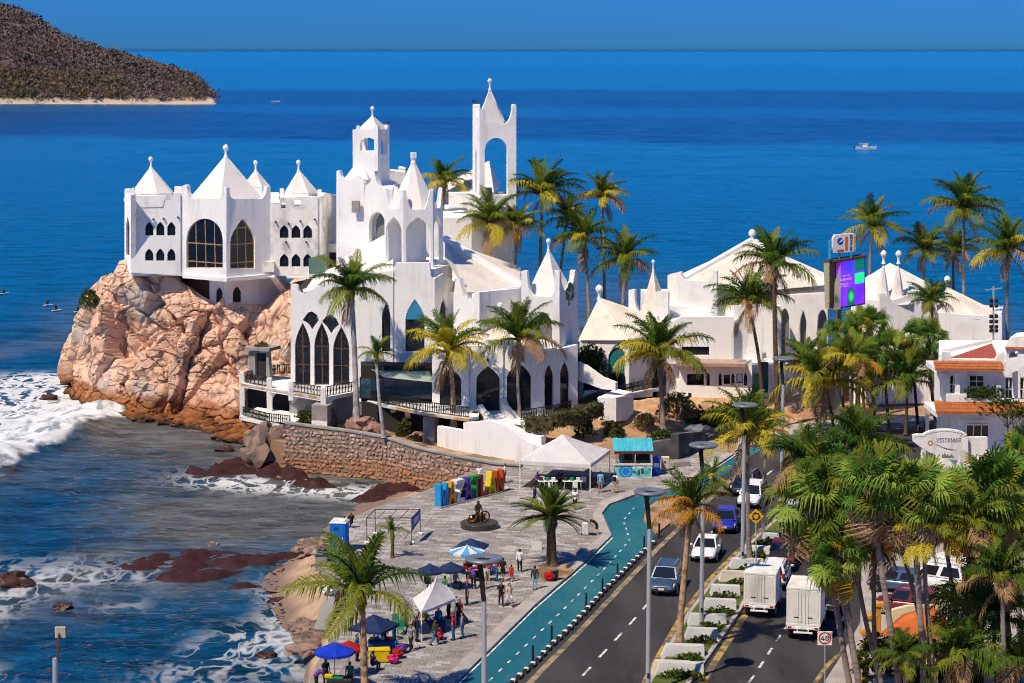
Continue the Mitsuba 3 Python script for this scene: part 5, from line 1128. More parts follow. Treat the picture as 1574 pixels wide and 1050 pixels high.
mat('palm_trunk_tan', lambda p, n, uv: mix((.46, .30, .18), (.22, .14, .09), smoothstep(.4, .7, fbm(p.x * 2, p.y * 2, p.z * 3, 3))), .9, .15); mat('palm_trunk_brown', lambda p, n, uv: mix((.15, .10, .065), (.06, .04, .03), voronoi(p.x * 4 + p.y * 4, p.z * 5)[0]), .95, .1)
def frond_mesh(L, e0, e1, seed, pairs=30, ll=.85, hang=.55, w=.085, stiff=False):
    "a pinnate leaf along +x: rachis bending from slope e0 at the foot to e1 at the tip, leaflets hanging from it"
    r = np.random.default_rng(seed); n = 16; s = np.linspace(0, 1, n); e = np.radians(e0 + (e1 - e0) * s ** 1.15); ds = L / (n - 1)
    x = np.append(0, np.cumsum(np.cos(e[:-1]) * ds)); z = np.append(0, np.cumsum(np.sin(e[:-1]) * ds)); y = .06 * L * np.sin(s * 2.2) * r.normal()
    p = np.stack([x, y, z], 1); tg = np.gradient(p, axis=0); tg /= np.linalg.norm(tg, axis=1, keepdims=True)
    mb = MB(); wd = .05 * (1 - s * .8)
    v = np.vstack([p + [0, 1, 0] * wd[:, None], p - [0, 1, 0] * wd[:, None], p - np.array([0, 0, 1]) * wd[:, None]]); i = np.arange(n - 1)
    mb.add(v, np.vstack([np.stack([i, i + 1, n + i + 1, n + i], 1), np.stack([n + i, n + i + 1, 2 * n + i + 1, 2 * n + i], 1)]))
    V, F = [], []
    for k in range(pairs):
        t = .10 + .9 * (k + .5) / pairs; a = np.array([np.interp(t, s, p[:, c]) for c in range(3)]); g = np.array([np.interp(t, s, tg[:, c]) for c in range(3)])
        up = np.cross(g, [0, 1, 0]); up = up if up[2] > 0 else -up
        prof = math.sin(math.pi * min(1, .12 + t * .86)) ** .6
        for sd in (-1, 1):
            l = ll * prof * r.uniform(.8, 1.12); out = np.array([0, sd, 0]); fw = .55 + .5 * t
            d = unit(out + g * fw * r.uniform(.8, 1.2) + up * (.35 if stiff else r.uniform(-.05, .25)))
            m1 = a + d * l * .55; m2 = a + d * l * (.97 if stiff else .9) - np.array([0, 0, 1]) * l * (hang * .25 if stiff else hang * r.uniform(.35, 1.5))
            q = unit(np.cross(d, up)) * w * (.5 + .6 * prof); b0 = len(V)
            V += [a - q * .5, a + q * .5, m1 - q, m1 + q, m2]; F += [[b0, b0 + 1, b0 + 3], [b0, b0 + 3, b0 + 2], [b0 + 2, b0 + 3, b0 + 4]]
    mb.add(np.array(V), np.array(F)); return mb.out()
FR = {}
def frond_shapes():
    for nm, e0, e1, cnt, hang in (('up', 82, 40, 3, .3), ('high', 62, -8, 4, .45), ('mid', 38, -42, 4, .6), ('low', 8, -72, 4, .75), ('dead', -48, -88, 2, .6)):
        FR[nm] = [mikit.ply(frond_mesh(1.0, e0 + 5 * i, e1 + 7 * i, 10 * i + len(nm), 26, .28, hang, .0125), 'frond_green') for i in range(cnt)]
    for nm, e0, e1, cnt in (('d_up', 74, 34, 3), ('d_mid', 42, -16, 3), ('d_low', 8, -50, 3)):
        FR[nm] = [mikit.ply(frond_mesh(1.0, e0 + 5 * i, e1 + 6 * i, 50 + i, 32, .18, .3, .011, True), 'frond_green') for i in range(cnt)]
frond_shapes()
def fan_mesh(seed, droop=.7, blades=26, dead=False):
    "fan leaf along +x: stalk of length 1, blade of radius about 1 with drooping split tips"
    r = np.random.default_rng(seed); mb = MB(); n = 6; s = np.linspace(0, 1, n); st = np.stack([s, s * 0, .10 * np.sin(s * 2)], 1); mb.tube(st, [.028, .025, .022, .02, .02, .02], 4)
    o = st[-1]; V, F = [], []
    for k in range(blades):
        a = math.radians(-130 + 260 * (k + .5) / blades) + r.normal(0, .04); l = .78 * r.uniform(.75, 1.1) * (1 - .25 * abs(a) / 2.2); d = np.array([math.cos(a), math.sin(a), 0]); q = np.array([-d[1], d[0], 0]) * .042
        up = np.array([0, 0, .05 if k % 2 else -.03]); b = len(V); dz = np.array([0, 0, droop])
        m1 = o + d * l * .5 + up - dz * .05; m2 = o + d * l * .8 - dz * .25; m3 = o + d * l * .88 - dz * (.55 + .75 * r.random())
        V += [o, m1 - q, m1 + q, m2 - q * .5, m2 + q * .5, m3]; F += [[b, b + 1, b + 2], [b + 1, b + 3, b + 4], [b + 1, b + 4, b + 2], [b + 3, b + 5, b + 4]]
    mb.add(np.array(V), np.array(F)); return mb.out()
FAN = [mikit.ply(fan_mesh(i, .10 + .17 * i), 'fan_green') for i in range(5)]
def trunk(t, base, top, r0, r1, m, bend=.06, seed=0, n=26):
    r = np.random.default_rng(seed); s = np.linspace(0, 1, n); d = top - base; side = r.normal(0, 1, 3) * [1, 1, 0]; side = unit(side)
    p = base + d * s[:, None] + side * (bend * np.linalg.norm(d) * np.sin(s * math.pi))[:, None] * r.choice([-1, 1])
    rad = r0 + (r1 - r0) * s ** .7 + .5 * r0 * np.exp(-s * 22) + .012 * np.cos(s * n * math.pi); part(t, 'trunk', MB().tube(p, rad, 9), m, True)
    return unit(p[-1] - p[-2])
def tint(r, mix_):
    k = list(mix_); return r.choice(k, p=np.array([mix_[i] for i in k]) / sum(mix_.values()))
YOUNG, OLD = {'frond_dark': 4, 'frond_green': 5, 'frond_olive': 3}, {'frond_dark': 2, 'frond_green': 3, 'frond_olive': 4, 'frond_yellow': 1}
TONES = {'green': (YOUNG, {'frond_dark': 3, 'frond_green': 4, 'frond_olive': 3}, {'frond_green': 2, 'frond_olive': 3, 'frond_brown': 2}), 'olive': (YOUNG, OLD, {'frond_olive': 3, 'frond_yellow': 2, 'frond_brown': 2}),
         'yellow': ({'frond_green': 4, 'frond_olive': 4, 'frond_yellow': 1}, {'frond_olive': 4, 'frond_yellow': 4, 'frond_green': 1}, {'frond_yellow': 4, 'frond_orange': 2, 'frond_brown': 1}), 'orange': ({'frond_dark': 3, 'frond_green': 4, 'frond_olive': 2}, {'frond_olive': 3, 'frond_yellow': 3, 'frond_orange': 2}, {'frond_orange': 4, 'frond_brown': 4, 'frond_yellow': 1})}
def crown(t, c, L, seed, tone='olive', n=(5, 7, 8, 5), dead=2, kind='coconut', lean=(0, 0, 1)):
    r = np.random.default_rng(seed); tn = TONES[tone]; az = r.uniform(0, 6.28)
    sets = (('up', tn[0]), ('high', tn[0]), ('mid', tn[1]), ('low', tn[2])) if kind == 'coconut' else (('d_up', tn[0]), ('d_up', tn[0]), ('d_mid', tn[1]), ('d_low', tn[1]))
    for (nm, mx), cnt in zip(sets, n):
        for i in range(cnt):
            az += 2.399 + r.normal(0, .22); s = L * r.uniform(.84, 1.1) * (.86 if nm in ('up', 'd_up') else 1); R = rotz(az) @ rot_x(r.normal(0, .22))
            copy_part(t, 'frond', FR[nm][r.integers(len(FR[nm]))], xform(R, c + np.array([0, 0, .1]), s), tint(r, mx))
    for i in range((dead + 1) // 2):
        az += 2.1 + r.normal(0, .4); copy_part(t, 'frond', FR['dead'][i % 2], xform(rotz(az), c - [0, 0, .15], L * r.uniform(.6, .85)), 'frond_brown' if i % 2 == 0 or tone != 'yellow' else 'frond_orange')
def rot_x(a): c, s = math.cos(a), math.sin(a); return np.array([[1, 0, 0], [0, c, -s], [0, s, c]])
NUTS = mikit.ply((lambda m: m)(MB().mesh(trimesh.creation.icosphere(1, .14)).mesh(trimesh.creation.icosphere(1, .14).apply_translation([.22, .06, -.08])).mesh(trimesh.creation.icosphere(1, .13).apply_translation([-.1, .2, -.05])).mesh(trimesh.creation.icosphere(1, .13).apply_translation([.02, -.2, -.12])).out()), 'frond_yellow', smooth=True)
PSEED = [100]
def palm(xb, yb, zb, xc, yc, R, label, tone='olive', tm='palm_trunk', Y=None, r0=.2, n=(5, 7, 8, 5), dead=2, kind='coconut', bend=.03, name='coconut_palm', nuts=True, dy=0.0, cat='palm tree'):
    PSEED[0] += 1; base = G(xb, yb, zb) if Y is None else P(xb, yb, Y)
    top = P(xc, yc, base[1] + dy); t = thing(name, label, cat); lean = trunk(t, base, top, r0, r0 * .68, tm, bend, PSEED[0])
    s = FPX / (top[1] * CP + (CAM_H - top[2]) * SP); L = R / s * 1.2
    m = MB().lathe([(r0 * .7, -.9), (r0 * 1.15, -.35), (r0 * .9, .1), (r0 * .3, .5)], top, 9); part(t, 'crownshaft', m, 'palm_trunk_brown' if kind != 'coconut' else 'frond_olive', True)
    crown(t, top, L, PSEED[0], tone, n, dead, kind)
    if kind == 'coconut' and nuts: copy_part(t, 'coconut_cluster', NUTS, xform(rotz(PSEED[0]), top + [.05, -.3, -.3]))
    return t
# before the castle
palm(548, 648, 1.6, 540, 447, 62, 'tall coconut palm with a pale trunk before the lattice arches', 'green', 'palm_trunk_pale', r0=.34, bend=.012, n=(4, 6, 8, 6), dead=1)
palm(590, 672, 1.4, 578, 546, 32, 'short slim palm with a pale curved trunk right of the tall pale one', 'green', 'palm_trunk_pale', r0=.2, n=(3, 4, 4, 3), dead=1)
palm(697, 656, 1.6, 690, 542, 68, 'coconut palm with long yellow lower fronds below the lantern tower', 'yellow', 'palm_trunk_tan', r0=.3, dead=2)
palm(800, 646, 1.9, 797, 522, 66, 'coconut palm with spreading green fronds before the entrance wing', 'green', 'palm_trunk', r0=.2, n=(5, 7, 7, 4))
palm(1020, 662, 1.2, 1014, 545, 72, 'shaggy coconut palm with drooping brown fronds by the cream roofed pavilion', 'olive', 'palm_trunk', r0=.26, n=(6, 7, 8, 7), dead=6)
# behind the castle
for xb, yb, xc, yc, R, D, lb, tn in ((688, 420, 684, 280, 40, 236, 'palm behind the lantern tower, left of the arch tower', 'olive'), (757, 420, 754, 345, 56, 225, 'palm at the foot of the arch tower with a yellow hanging frond', 'olive'), (798, 425, 796, 352, 42, 226, 'small palm right of the arch tower foot', 'yellow'),
        (838, 440, 834, 300, 60, 229, 'tallest palm rising right of the arch tower', 'olive'), (902, 460, 897, 368, 50, 228, 'palm behind the leaf tower against the blue sea', 'olive'), (928, 440, 926, 305, 40, 240, 'distant palm standing highest left of the open sea', 'yellow'), (962, 480, 962, 402, 52, 228, 'palm behind the cream hipped roof', 'green'), (860, 430, 872, 335, 38, 236, 'palm half hidden behind the tallest castle palm', 'olive')):
    p = P(xb, yb, D); PS = px(np.array([p[0], p[1], 1.0])); palm(PS[0], PS[1], 1.0, xc, yc, R, lb, tn, Y=None, r0=.26 if R > 45 else .22, dead=2)
# around the beach hall
palm(1172, 625, 1.4, 1150, 468, 60, 'leaning palm left of the pair before the beach hall', 'green', 'palm_trunk_brown', r0=.22, dead=3)
palm(1196, 640, 1.2, 1190, 408, 62, 'tall dark palm right of the leaning one before the beach hall', 'green', 'palm_trunk_brown', r0=.3, dead=3, bend=.01)
for x, yb, yc, R, D, lb, tn in ((1344, 640, 350, 50, 236, 'palm behind the billboard sign against the sea', 'olive'), (1484, 640, 322, 62, 232, 'tallest palm at the right with a hanging tan beard', 'green'), (1425, 640, 385, 44, 238, 'palm left of the tallest right one', 'olive'), (1553, 640, 388, 60, 226, 'palm at the right edge above the white roof', 'olive'), (1434, 640, 465, 42, 212, 'grey green palm before the twin spire hall', 'green'), (1468, 640, 388, 40, 242, 'palm just behind the tallest right palm', 'olive')):
    p = P(x, yb, D); PS = px(np.array([p[0], p[1], .6])); palm(PS[0], PS[1], .6, x - 3, yc, R, lb, tn, r0=.24, dead=3)
for x, yb, xc, yc, R, lb, tn in ((1284, 690, 1268, 590, 78, 'golden green palm with several yellow fronds at the road bend', 'yellow'), (1300, 700, 1310, 555, 50, 'yellow leaved palm right of the golden one', 'yellow'), (1392, 668, 1394, 588, 62, 'palm with two dark hanging fronds before the white villa', 'green'), (1262, 668, 1238, 560, 44, 'dull palm left of the golden one behind a lamp', 'olive')):
    palm(xb=x, yb=yb, zb=.1, xc=xc, yc=yc, R=R, label=lb, tone=tn, tm='palm_trunk_brown', r0=.18, n=(4, 7, 8, 6), dead=2)
# median and plaza
palm(1152, 858, .2, 1150, 668, 74, 'yellowing coconut palm on the median beside the diamond sign', 'yellow', 'palm_trunk', r0=.2, bend=.02)
palm(1174, 830, .2, 1180, 665, 40, 'thinner palm close behind the yellowing median palm', 'yellow', 'palm_trunk', r0=.16, n=(3, 4, 4, 3))
palm(1043, 1000, .2, 1062, 785, 66, 'median palm with orange drying fronds and a tan trunk', 'orange', 'palm_trunk_tan', r0=.24, n=(5, 6, 4, 6), dead=3, bend=.02)
palm(848, 870, .1, 847, 798, 56, 'date palm with stiff green fronds and a thick trunk on the plaza', 'green', 'palm_trunk_brown', r0=.44, n=(10, 12, 14, 12), dead=0, kind='date', name='date_palm', bend=0)
palm(603, 858, .1, 603, 820, 27, 'small young palm with few fronds by the metal frame', 'olive', 'palm_trunk_brown', r0=.16, n=(3, 3, 3, 1), dead=0, nuts=False)
palm(562, 1092, .1, 556, 915, 102, 'large coconut palm at the bottom with fronds spread over the umbrellas', 'olive', 'palm_trunk_tan', r0=.26, n=(6, 4, 5, 3), dead=0, bend=.015)
palm(1128, 760, .1, 1096, 735, 30, 'low brown tufted palm on the traffic island', 'orange', 'palm_trunk_brown', r0=.16, n=(2, 3, 3, 2), dead=3, nuts=False)
# low right corner
palm(1532, 1150, .1, 1530, 955, 92, 'arching feathery palm in the bottom right corner', 'green', 'palm_trunk', r0=.16, n=(4, 7, 8, 5), dead=0)
palm(1492, 1120, .1, 1490, 940, 66, 'dark feathery palm left of the corner palm', 'green', 'palm_trunk', r0=.15, n=(4, 6, 6, 4), dead=0)
palm(1560, 1180, .1, 1566, 1022, 80, 'lowest palm cut by the right edge', 'green', 'palm_trunk', r0=.15, n=(3, 6, 7, 4), dead=0)
palm(1330, 780, .1, 1320, 695, 74, 'upright green coconut palm behind the fan palms', 'green', 'palm_trunk', r0=.18, n=(8, 8, 6, 3), dead=1)
for xb, yb, xc, yc, R, lb, tn in ((1330, 1120, 1240, 715, 66, 'feathery palm arching over the road, leftmost of the grove', 'olive'), (1380, 1130, 1305, 800, 70, 'feathery palm among the fan palms above the dark car', 'green'), (1450, 1120, 1372, 790, 66, 'feathery palm with yellow lower fronds in the middle of the grove', 'yellow'), (1480, 1100, 1446, 795, 64, 'feathery green palm right of the middle of the grove', 'green'), (1530, 1120, 1495, 812, 72, 'feathery palm above the bottom right corner', 'olive'), (1545, 1080, 1545, 845, 70, 'shaggy palm at the right edge with hanging brown fronds', 'olive'), (1560, 900, 1556, 745, 52, 'feathery palm right of the hotel sign before the villa', 'green'), (1500, 1180, 1475, 1010, 70, 'low feathery palm right of the orange roof', 'green'), (1466, 1180, 1420, 822, 66, 'feathery palm right of the middle fan palm above the orange roof', 'yellow'), (1390, 1190, 1388, 1012, 48, 'low young palm in front of the orange pavilion', 'green'), (1360, 1110, 1345, 850, 56, 'feathery palm with yellow tips behind the stepped gateway', 'yellow'), (1560, 1190, 1540, 895, 66, 'feathery palm filling the right edge above the lowest palms', 'olive')):
    palm(xb, yb, .1, xc, yc, R, lb, tn, r0=.17, n=(6, 9, 9, 8), dead=4)
def fan_palm(xb, yb, zb, xc, yc, R, label, n=34, old=8, seed=0, tm='palm_trunk', r0=.2, bend=.03):
    base = G(xb, yb, zb); top = P(xc, yc, base[1]); t = thing('fan_palm', label, 'palm tree'); trunk(t, base, top, r0, r0 * .8, tm, bend, seed)
    s = FPX / (top[1] * CP + (CAM_H - top[2]) * SP); L = R / s * .60; r = np.random.default_rng(seed); az = 0
    part(t, 'leaf_base', MB().lathe([(r0 * .8, -1.2), (r0 * 1.7, -.4), (r0 * 1.3, .2), (r0 * .3, .6)], top, 9), 'palm_trunk_brown', True)
    for i in range(n + old):
        az += 2.399; f = i / n
        e = math.radians(80 - 105 * min(1, f) + r.normal(0, 13)) if i < n else math.radians(-62 + r.normal(0, 9))
        R_ = rotz(az + r.normal(0, .15)) @ rot_y(-e) @ rot_x(r.normal(0, .65)); k = min(4, int(4.6 * min(1, f))) if i < n else 4
        copy_part(t, 'leaf', FAN[k], xform(R_, top + [0, 0, .15 - .5 * max(0, f - .7)], L * r.uniform(.72, 1.18)), tint(r, {'fan_green': 5, 'fan_light': 4, 'frond_green': 2, 'frond_olive': 2, 'frond_yellow': .5} if i < n else {'fan_brown': 5, 'frond_yellow': 1, 'frond_olive': 1}))
def rot_y(a): c, s = math.cos(a), math.sin(a); return np.array([[c, 0, s], [0, 1, 0], [-s, 0, c]])
FP = [(1320, 1130, 1262, 775, 88, 'big fan palm hanging over the box trucks, leftmost of the right grove', .035), (1340, 1150, 1292, 858, 62, 'lower fan palm whose brown skirt hides the dark car', .03), (1400, 1180, 1336, 755, 74, 'fan palm second from the left in the right grove', .03), (1424, 1185, 1402, 772, 74, 'fan palm in the middle of the right grove with a straight grey trunk', .01), 
      (1500, 1080, 1480, 780, 64, 'fan palm right of the hotel sign', .02), (1556, 1100, 1528, 770, 84, 'fan palm with a grey skirt near the right edge', .015), (1570, 1000, 1566, 712, 46, 'bright fan palm before the white villa at the right edge', .02)]
for i, (xb, yb, xc, yc, R, lb, bd) in enumerate(FP): fan_palm(xb, yb, .1, xc, yc, R, lb, 36, 16, 300 + i, 'palm_trunk', .19, bd)
for i, (xb, yb, xc, yc, R, lb) in enumerate([(1296, 655, 1286, 520, 32, 'fan palm in front of the billboard screen'), (1322, 655, 1320, 500, 30, 'tufted fan palm right of the billboard screen'), (1346, 660, 1338, 505, 36, 'dark fan palm before the twin spires'), (1330, 668, 1328, 560, 40, 'fan palm low before the white hall wall'), (1368, 664, 1362, 545, 42, 'fan palm left of the white villa, against the hall'), (1440, 664, 1428, 528, 44, 'fan palm above the tiled villa roof'), (1412, 664, 1400, 525, 34, 'smaller fan palm left of the one above the villa roof')]):
    fan_palm(xb, yb, .1, xc, yc, R, lb, 26, 6, 330 + i, 'palm_trunk_brown', .17)

# ---------------------------------------------------------------- hedges, shrubs
leaf('hedge_leaf', lambda p, n, uv: mix((.035, .06, .014), (.10, .11, .025), fbm(p.x * 1.3, p.y * 1.3, p.z * 1.3, 3)), .4); leaf('shrub_leaf', lambda p, n, uv: mix((.03, .065, .012), (.075, .11, .02), fbm(p.x * 2, p.y * 2, p.z * 2, 3)), .4); leaf('dry_leaf', (.19, .17, .06), .4)
mat('twig', (.10, .075, .05), .9)
def foliage(c, rad, n, size, seed, boxy=False):
    r = np.random.default_rng(seed); d = r.normal(0, 1, (n, 3)); d /= np.linalg.norm(d, axis=1, keepdims=True); 
    if boxy: d = r.uniform(-1, 1, (n, 3)); d /= np.abs(d).max(1, keepdims=True)
    k = r.uniform(.55, 1.05, n) ** .5 * (1 + .22 * (meshkit.noise(d * 2.5 + seed, seed) - .5) * (not boxy)); p = d * k[:, None] * np.asarray(rad); p[:, 2] = np.abs(p[:, 2]) if not boxy else p[:, 2]
    tri = r.normal(0, 1, (n, 2, 3)) * size; q = np.stack([p, p + tri[:, 0], p + tri[:, 1], p + tri[:, 0] + tri[:, 1] * .8], 1).reshape(-1, 3) + np.asarray(c); b = np.arange(n) * 4
    return MB().add(q, np.vstack([np.stack([b, b + 1, b + 3], 1), np.stack([b, b + 3, b + 2], 1)]))
def shrub(c, rad, label, m='shrub_leaf', n=420, size=.11, group=None):
    t = thing('shrub', label, 'shrub', group); s = len(COUNT) + COUNT.get('shrub', 0) * 7; part(t, 'foliage', foliage(c, rad, n, size, s), m)
    mb = MB(); r = np.random.default_rng(s)
    for _ in range(7): d = r.normal(0, 1, 3); d[2] = abs(d[2]) + .3; mb.bar(c, np.asarray(c) + unit(d) * np.asarray(rad) * .8, .035)
    part(t, 'stem', mb, 'twig', kind='stuff'); return t
def hedge(pts, w, h, label, m='hedge_leaf'):
    t = thing('hedge', label, 'hedge'); F_, C = MB(), MB()
    for i, (a, b) in enumerate(zip(pts[:-1], pts[1:])):
        a, b = np.asarray(a), np.asarray(b); L = np.linalg.norm(b - a); R = frame((b - a) * [1, 1, 0] + 1e-9); f = foliage((0, 0, 0), (L / 2, w / 2, h / 2), int(L * 300), .11, 70 + i, True); v = np.vstack(f.v) @ R.T + (a + b) / 2 + [0, 0, h / 2]; F_.add(v, np.vstack(f.f)); C.box((a + b) / 2 + [0, 0, h / 2], (L, w * .8, h * .85), R)
    part(t, 'branches', C, 'twig', kind='stuff'); part(t, 'foliage', F_, m)
hedge([P(808, 664, 197.5), P(850, 660, 197.2), P(892, 648, 199.2), P(920, 640, 202)], 1.5, 1.45, 'long clipped olive hedge below the right terrace railing')
for x, y, D, rad, lb, m in ((898, 668, 200, (.95, .9, 2.0), 'dark green drooping shrub at the end of the clipped hedge', 'shrub_leaf'), (944, 672, 202, (.95, .9, 1.5), 'rounded dark shrub left of the kiosk on the dirt slope', 'hedge_leaf'), (1016, 684, 199, (1.3, 1.0, 1.5), 'bright green shrub behind the kiosk roof', 'shrub_leaf'), (1078, 655, 208, (2.2, 1.3, 1.8), 'leafy green bush at the top of the dirt slope', 'shrub_leaf'), (1108, 650, 209, (2.2, 1.3, 1.6), 'yellowish bush right of the leafy slope bush', 'hedge_leaf'), (1140, 640, 213, (2.6, 1.3, 1.6), 'low bushes before the shop front', 'shrub_leaf'),
        (530, 668, 204.5, (1.0, .7, 1.1), 'green bush beside the iron gate on the garden bank', 'shrub_leaf'), (470, 660, 207, (1.4, .8, 2.0), 'ivy covered bush under the lower balcony', 'hedge_leaf'), (622, 672, 203, (.8, .6, 1.8), 'dark shrub in the shade under the terrace', 'hedge_leaf'), (640, 682, 201.5, (.9, .6, .9), 'dry bush beside the grey pillar', 'dry_leaf'), (732, 645, 200, (.5, .5, .8), 'small potted shrub on the white stair wall', 'shrub_leaf'),
        (905, 582, 213.5, (2.0, 1.4, 3.6), 'bushy golden areca palm clump between the leaf tower and the pavilion', 'hedge_leaf'), (1040, 640, 205, (2.0, 1.3, 2.4), 'grey green scrub under the shaggy palm', 'dry_leaf'), (990, 655, 204, (1.0, .8, 1.2), 'dry grey tuft on the slope left of the shaggy palm', 'dry_leaf'), (137, 468, 244, (1.1, .9, 1.9), 'green bush clinging to the top left of the pink cliff', 'shrub_leaf'), (402, 538, 216, (.9, .6, .7), 'yellow green tuft on the rock beside the grey hut', 'dry_leaf'),
        (1345, 1035, 121, (1.3, 1.2, 2.4), 'spiky dark green plant before the orange steps', 'shrub_leaf'), (1440, 1075, 118, (2.6, 1.6, 2.2), 'dense green bush at the bottom under the fan palms', 'shrub_leaf'), (1520, 1090, 118, (2.6, 1.6, 2.6), 'dense dark bush in the bottom right corner', 'hedge_leaf'), (1510, 770, 172, (3.0, 1.5, 2.0), 'bushes at the foot of the white villa', 'shrub_leaf'), (1390, 760, 176, (2.4, 1.4, 2.2), 'bushes left of the hotel sign post', 'hedge_leaf'), (1560, 800, 165, (2.6, 1.5, 3.0), 'tall bush by the right edge below the villa', 'shrub_leaf'), (1402, 1020, 126, (2.2, 1.4, 2.0), 'bush under the orange tiled roof', 'hedge_leaf')):
    p = P(x, y, D); shrub(p, rad, lb, m, int(300 * rad[0] * rad[2] ** .7) + 150, .13)
for i, p in enumerate(PLANT_SPOTS):
    lb = ['low tuft of grass at the foot of the nearest planter block', 'grassy tuft by the cream planter block', 'clipped tuft beside the near palm trunk', 'shaded dark tuft between two planter blocks', 'upright green tuft by the middle lamp', 'dark red leaved tuft behind the middle lamp', 'round dark tuft on the median left of the small truck', 'dark tuft above the round one on the median', 'green tuft by the farther lamp post', 'small tuft under the diamond sign', 'farthest tuft on the median tip'][i]
    shrub(p, (1.05, .5, .62), lb, 'shrub_leaf' if i % 3 else 'hedge_leaf', 240, .1)
def airy_tree():
    t = thing('small_tree', 'sparse little tree with thin dark branches in front of the white villa', 'tree'); b = P(1535, 800, 150); r = np.random.default_rng(4); mb, tips = MB(), []
    def grow(p, d, l, rad, k):
        q = p + d * l; mb.tube([p, (p + q) / 2 + r.normal(0, .05, 3), q], [rad, rad * .8, rad * .65], 6)
        if k == 0: tips.append(q); return
        for _ in range(3): grow(q, unit(d + r.normal(0, .5, 3) + [0, 0, .15]), l * .72, rad * .62, k - 1)
    grow(b, np.array([0, 0, 1.0]), 3.2, .13, 4); part(t, 'trunk', mb, 'twig', True); f = MB()
    for q in tips: g = foliage(q - [0, 0, .3], (.45, .45, .45), 22, .1, 3); f.add(np.vstack(g.v), np.vstack(g.f))
    part(t, 'crown', f, 'shrub_leaf')
airy_tree()
# ---------------------------------------------------------------- vehicles
def paint(key, c, metal=.0): return mat(key, lambda p, n, uv: mix(c, tuple(x * .8 + .012 for x in c), smoothstep(.4, .75, fbm(p.x * 1.5, p.y * 1.5, p.z * 1.5, 3))), .3, .5, metal, 1.0)
mat('headlight_glass', (.55, .58, .6), .1, .6); mat('tail_light', (.42, .012, .012), .25, .5); mat('plate_white', (.7, .7, .68), .5); mat('car_glass', (.012, .014, .017), .05, .7); mat('trim_black', (.02, .02, .021), .6, .3)
def loft(st, n=18, ex=3.6):
    "st: (x, half width, z0, z1): superellipse sections"
    th = np.arange(n) * 2 * np.pi / n; c, s = np.cos(th), np.sin(th); rx, rz = np.sign(c) * np.abs(c) ** (2 / ex), np.sign(s) * np.abs(s) ** (2 / ex); v = []
    for x, w, z0, z1 in st: v.append(np.stack([np.full(n, x), rx * w * (1 - .05 * np.maximum(rz, 0)), (z0 + z1) / 2 + rz * (z1 - z0) / 2], 1))
    v = np.vstack(v); i = np.arange(n); j = (i + 1) % n; k = len(st); f = np.vstack([np.stack([a * n + i, a * n + j, (a + 1) * n + j, (a + 1) * n + i], 1) for a in range(k - 1)])
    m = MB().add(v, f[:, ::-1]); 
    for a, fl in ((0, 0), (k - 1, 1)): w_ = np.vstack([v[a * n:(a + 1) * n], v[a * n:(a + 1) * n].mean(0)]); fc = np.stack([i, j, i * 0 + n], 1); m.add(w_, fc if not fl else fc[:, ::-1])
    return m
def wheel(t, X, x, y, r, w=.22, dual=False):
    th = np.linspace(0, 2 * np.pi, 25)[:-1]; m = trimesh.creation.revolve(np.array([[0, -w / 2], [r * .62, -w / 2], [r * .94, -w / 2], [r, -w / 2 + .03], [r, w / 2 - .03], [r * .94, w / 2], [r * .62, w / 2], [0, w / 2]]), sections=22)
    m.apply_transform(trimesh.transformations.rotation_matrix(math.pi / 2, [1, 0, 0])); m.apply_translation([x, y, r]); k = part(t, 'wheel', m, 'rubber', 40, to_world=X)
    sg = 1 if y > 0 else -1; rm = MB()
    for a in range(5): q = np.array([math.cos(a * 1.2566), 0, math.sin(a * 1.2566)]); rm.bar(np.array([x, y + sg * (w / 2 + .005), r]) + q * .04, np.array([x, y + sg * (w / 2 + .005), r]) + q * r * .58, .07, .03, (0, 1, 0))
    d = trimesh.creation.annulus(r * .54, r * .64, .03, sections=20); d.apply_transform(trimesh.transformations.rotation_matrix(math.pi / 2, [1, 0, 0])); d.apply_translation([x, y + sg * (w / 2 + .004), r]); rm.mesh(d); put(numbered(k + '__rim'), rm, 'galvanised', to_world=X)
KIND = {  # length, width, belt, roof height, hood line, cabin: rear base, rear top, front top, front base (x from -L/2)
 'suv': (4.5, .91, 1.02, 1.68, .98, .05, .28, 2.75, 3.42, .36), 'sedan': (4.55, .88, .93, 1.45, .86, .55, 1.18, 2.55, 3.42, .32), 'hatch': (4.05, .86, .96, 1.50, .90, .12, .42, 2.4, 3.1, .31), 'pickup': (5.3, .93, 1.08, 1.78, 1.04, 1.95, 2.1, 3.35, 4.1, .38)}
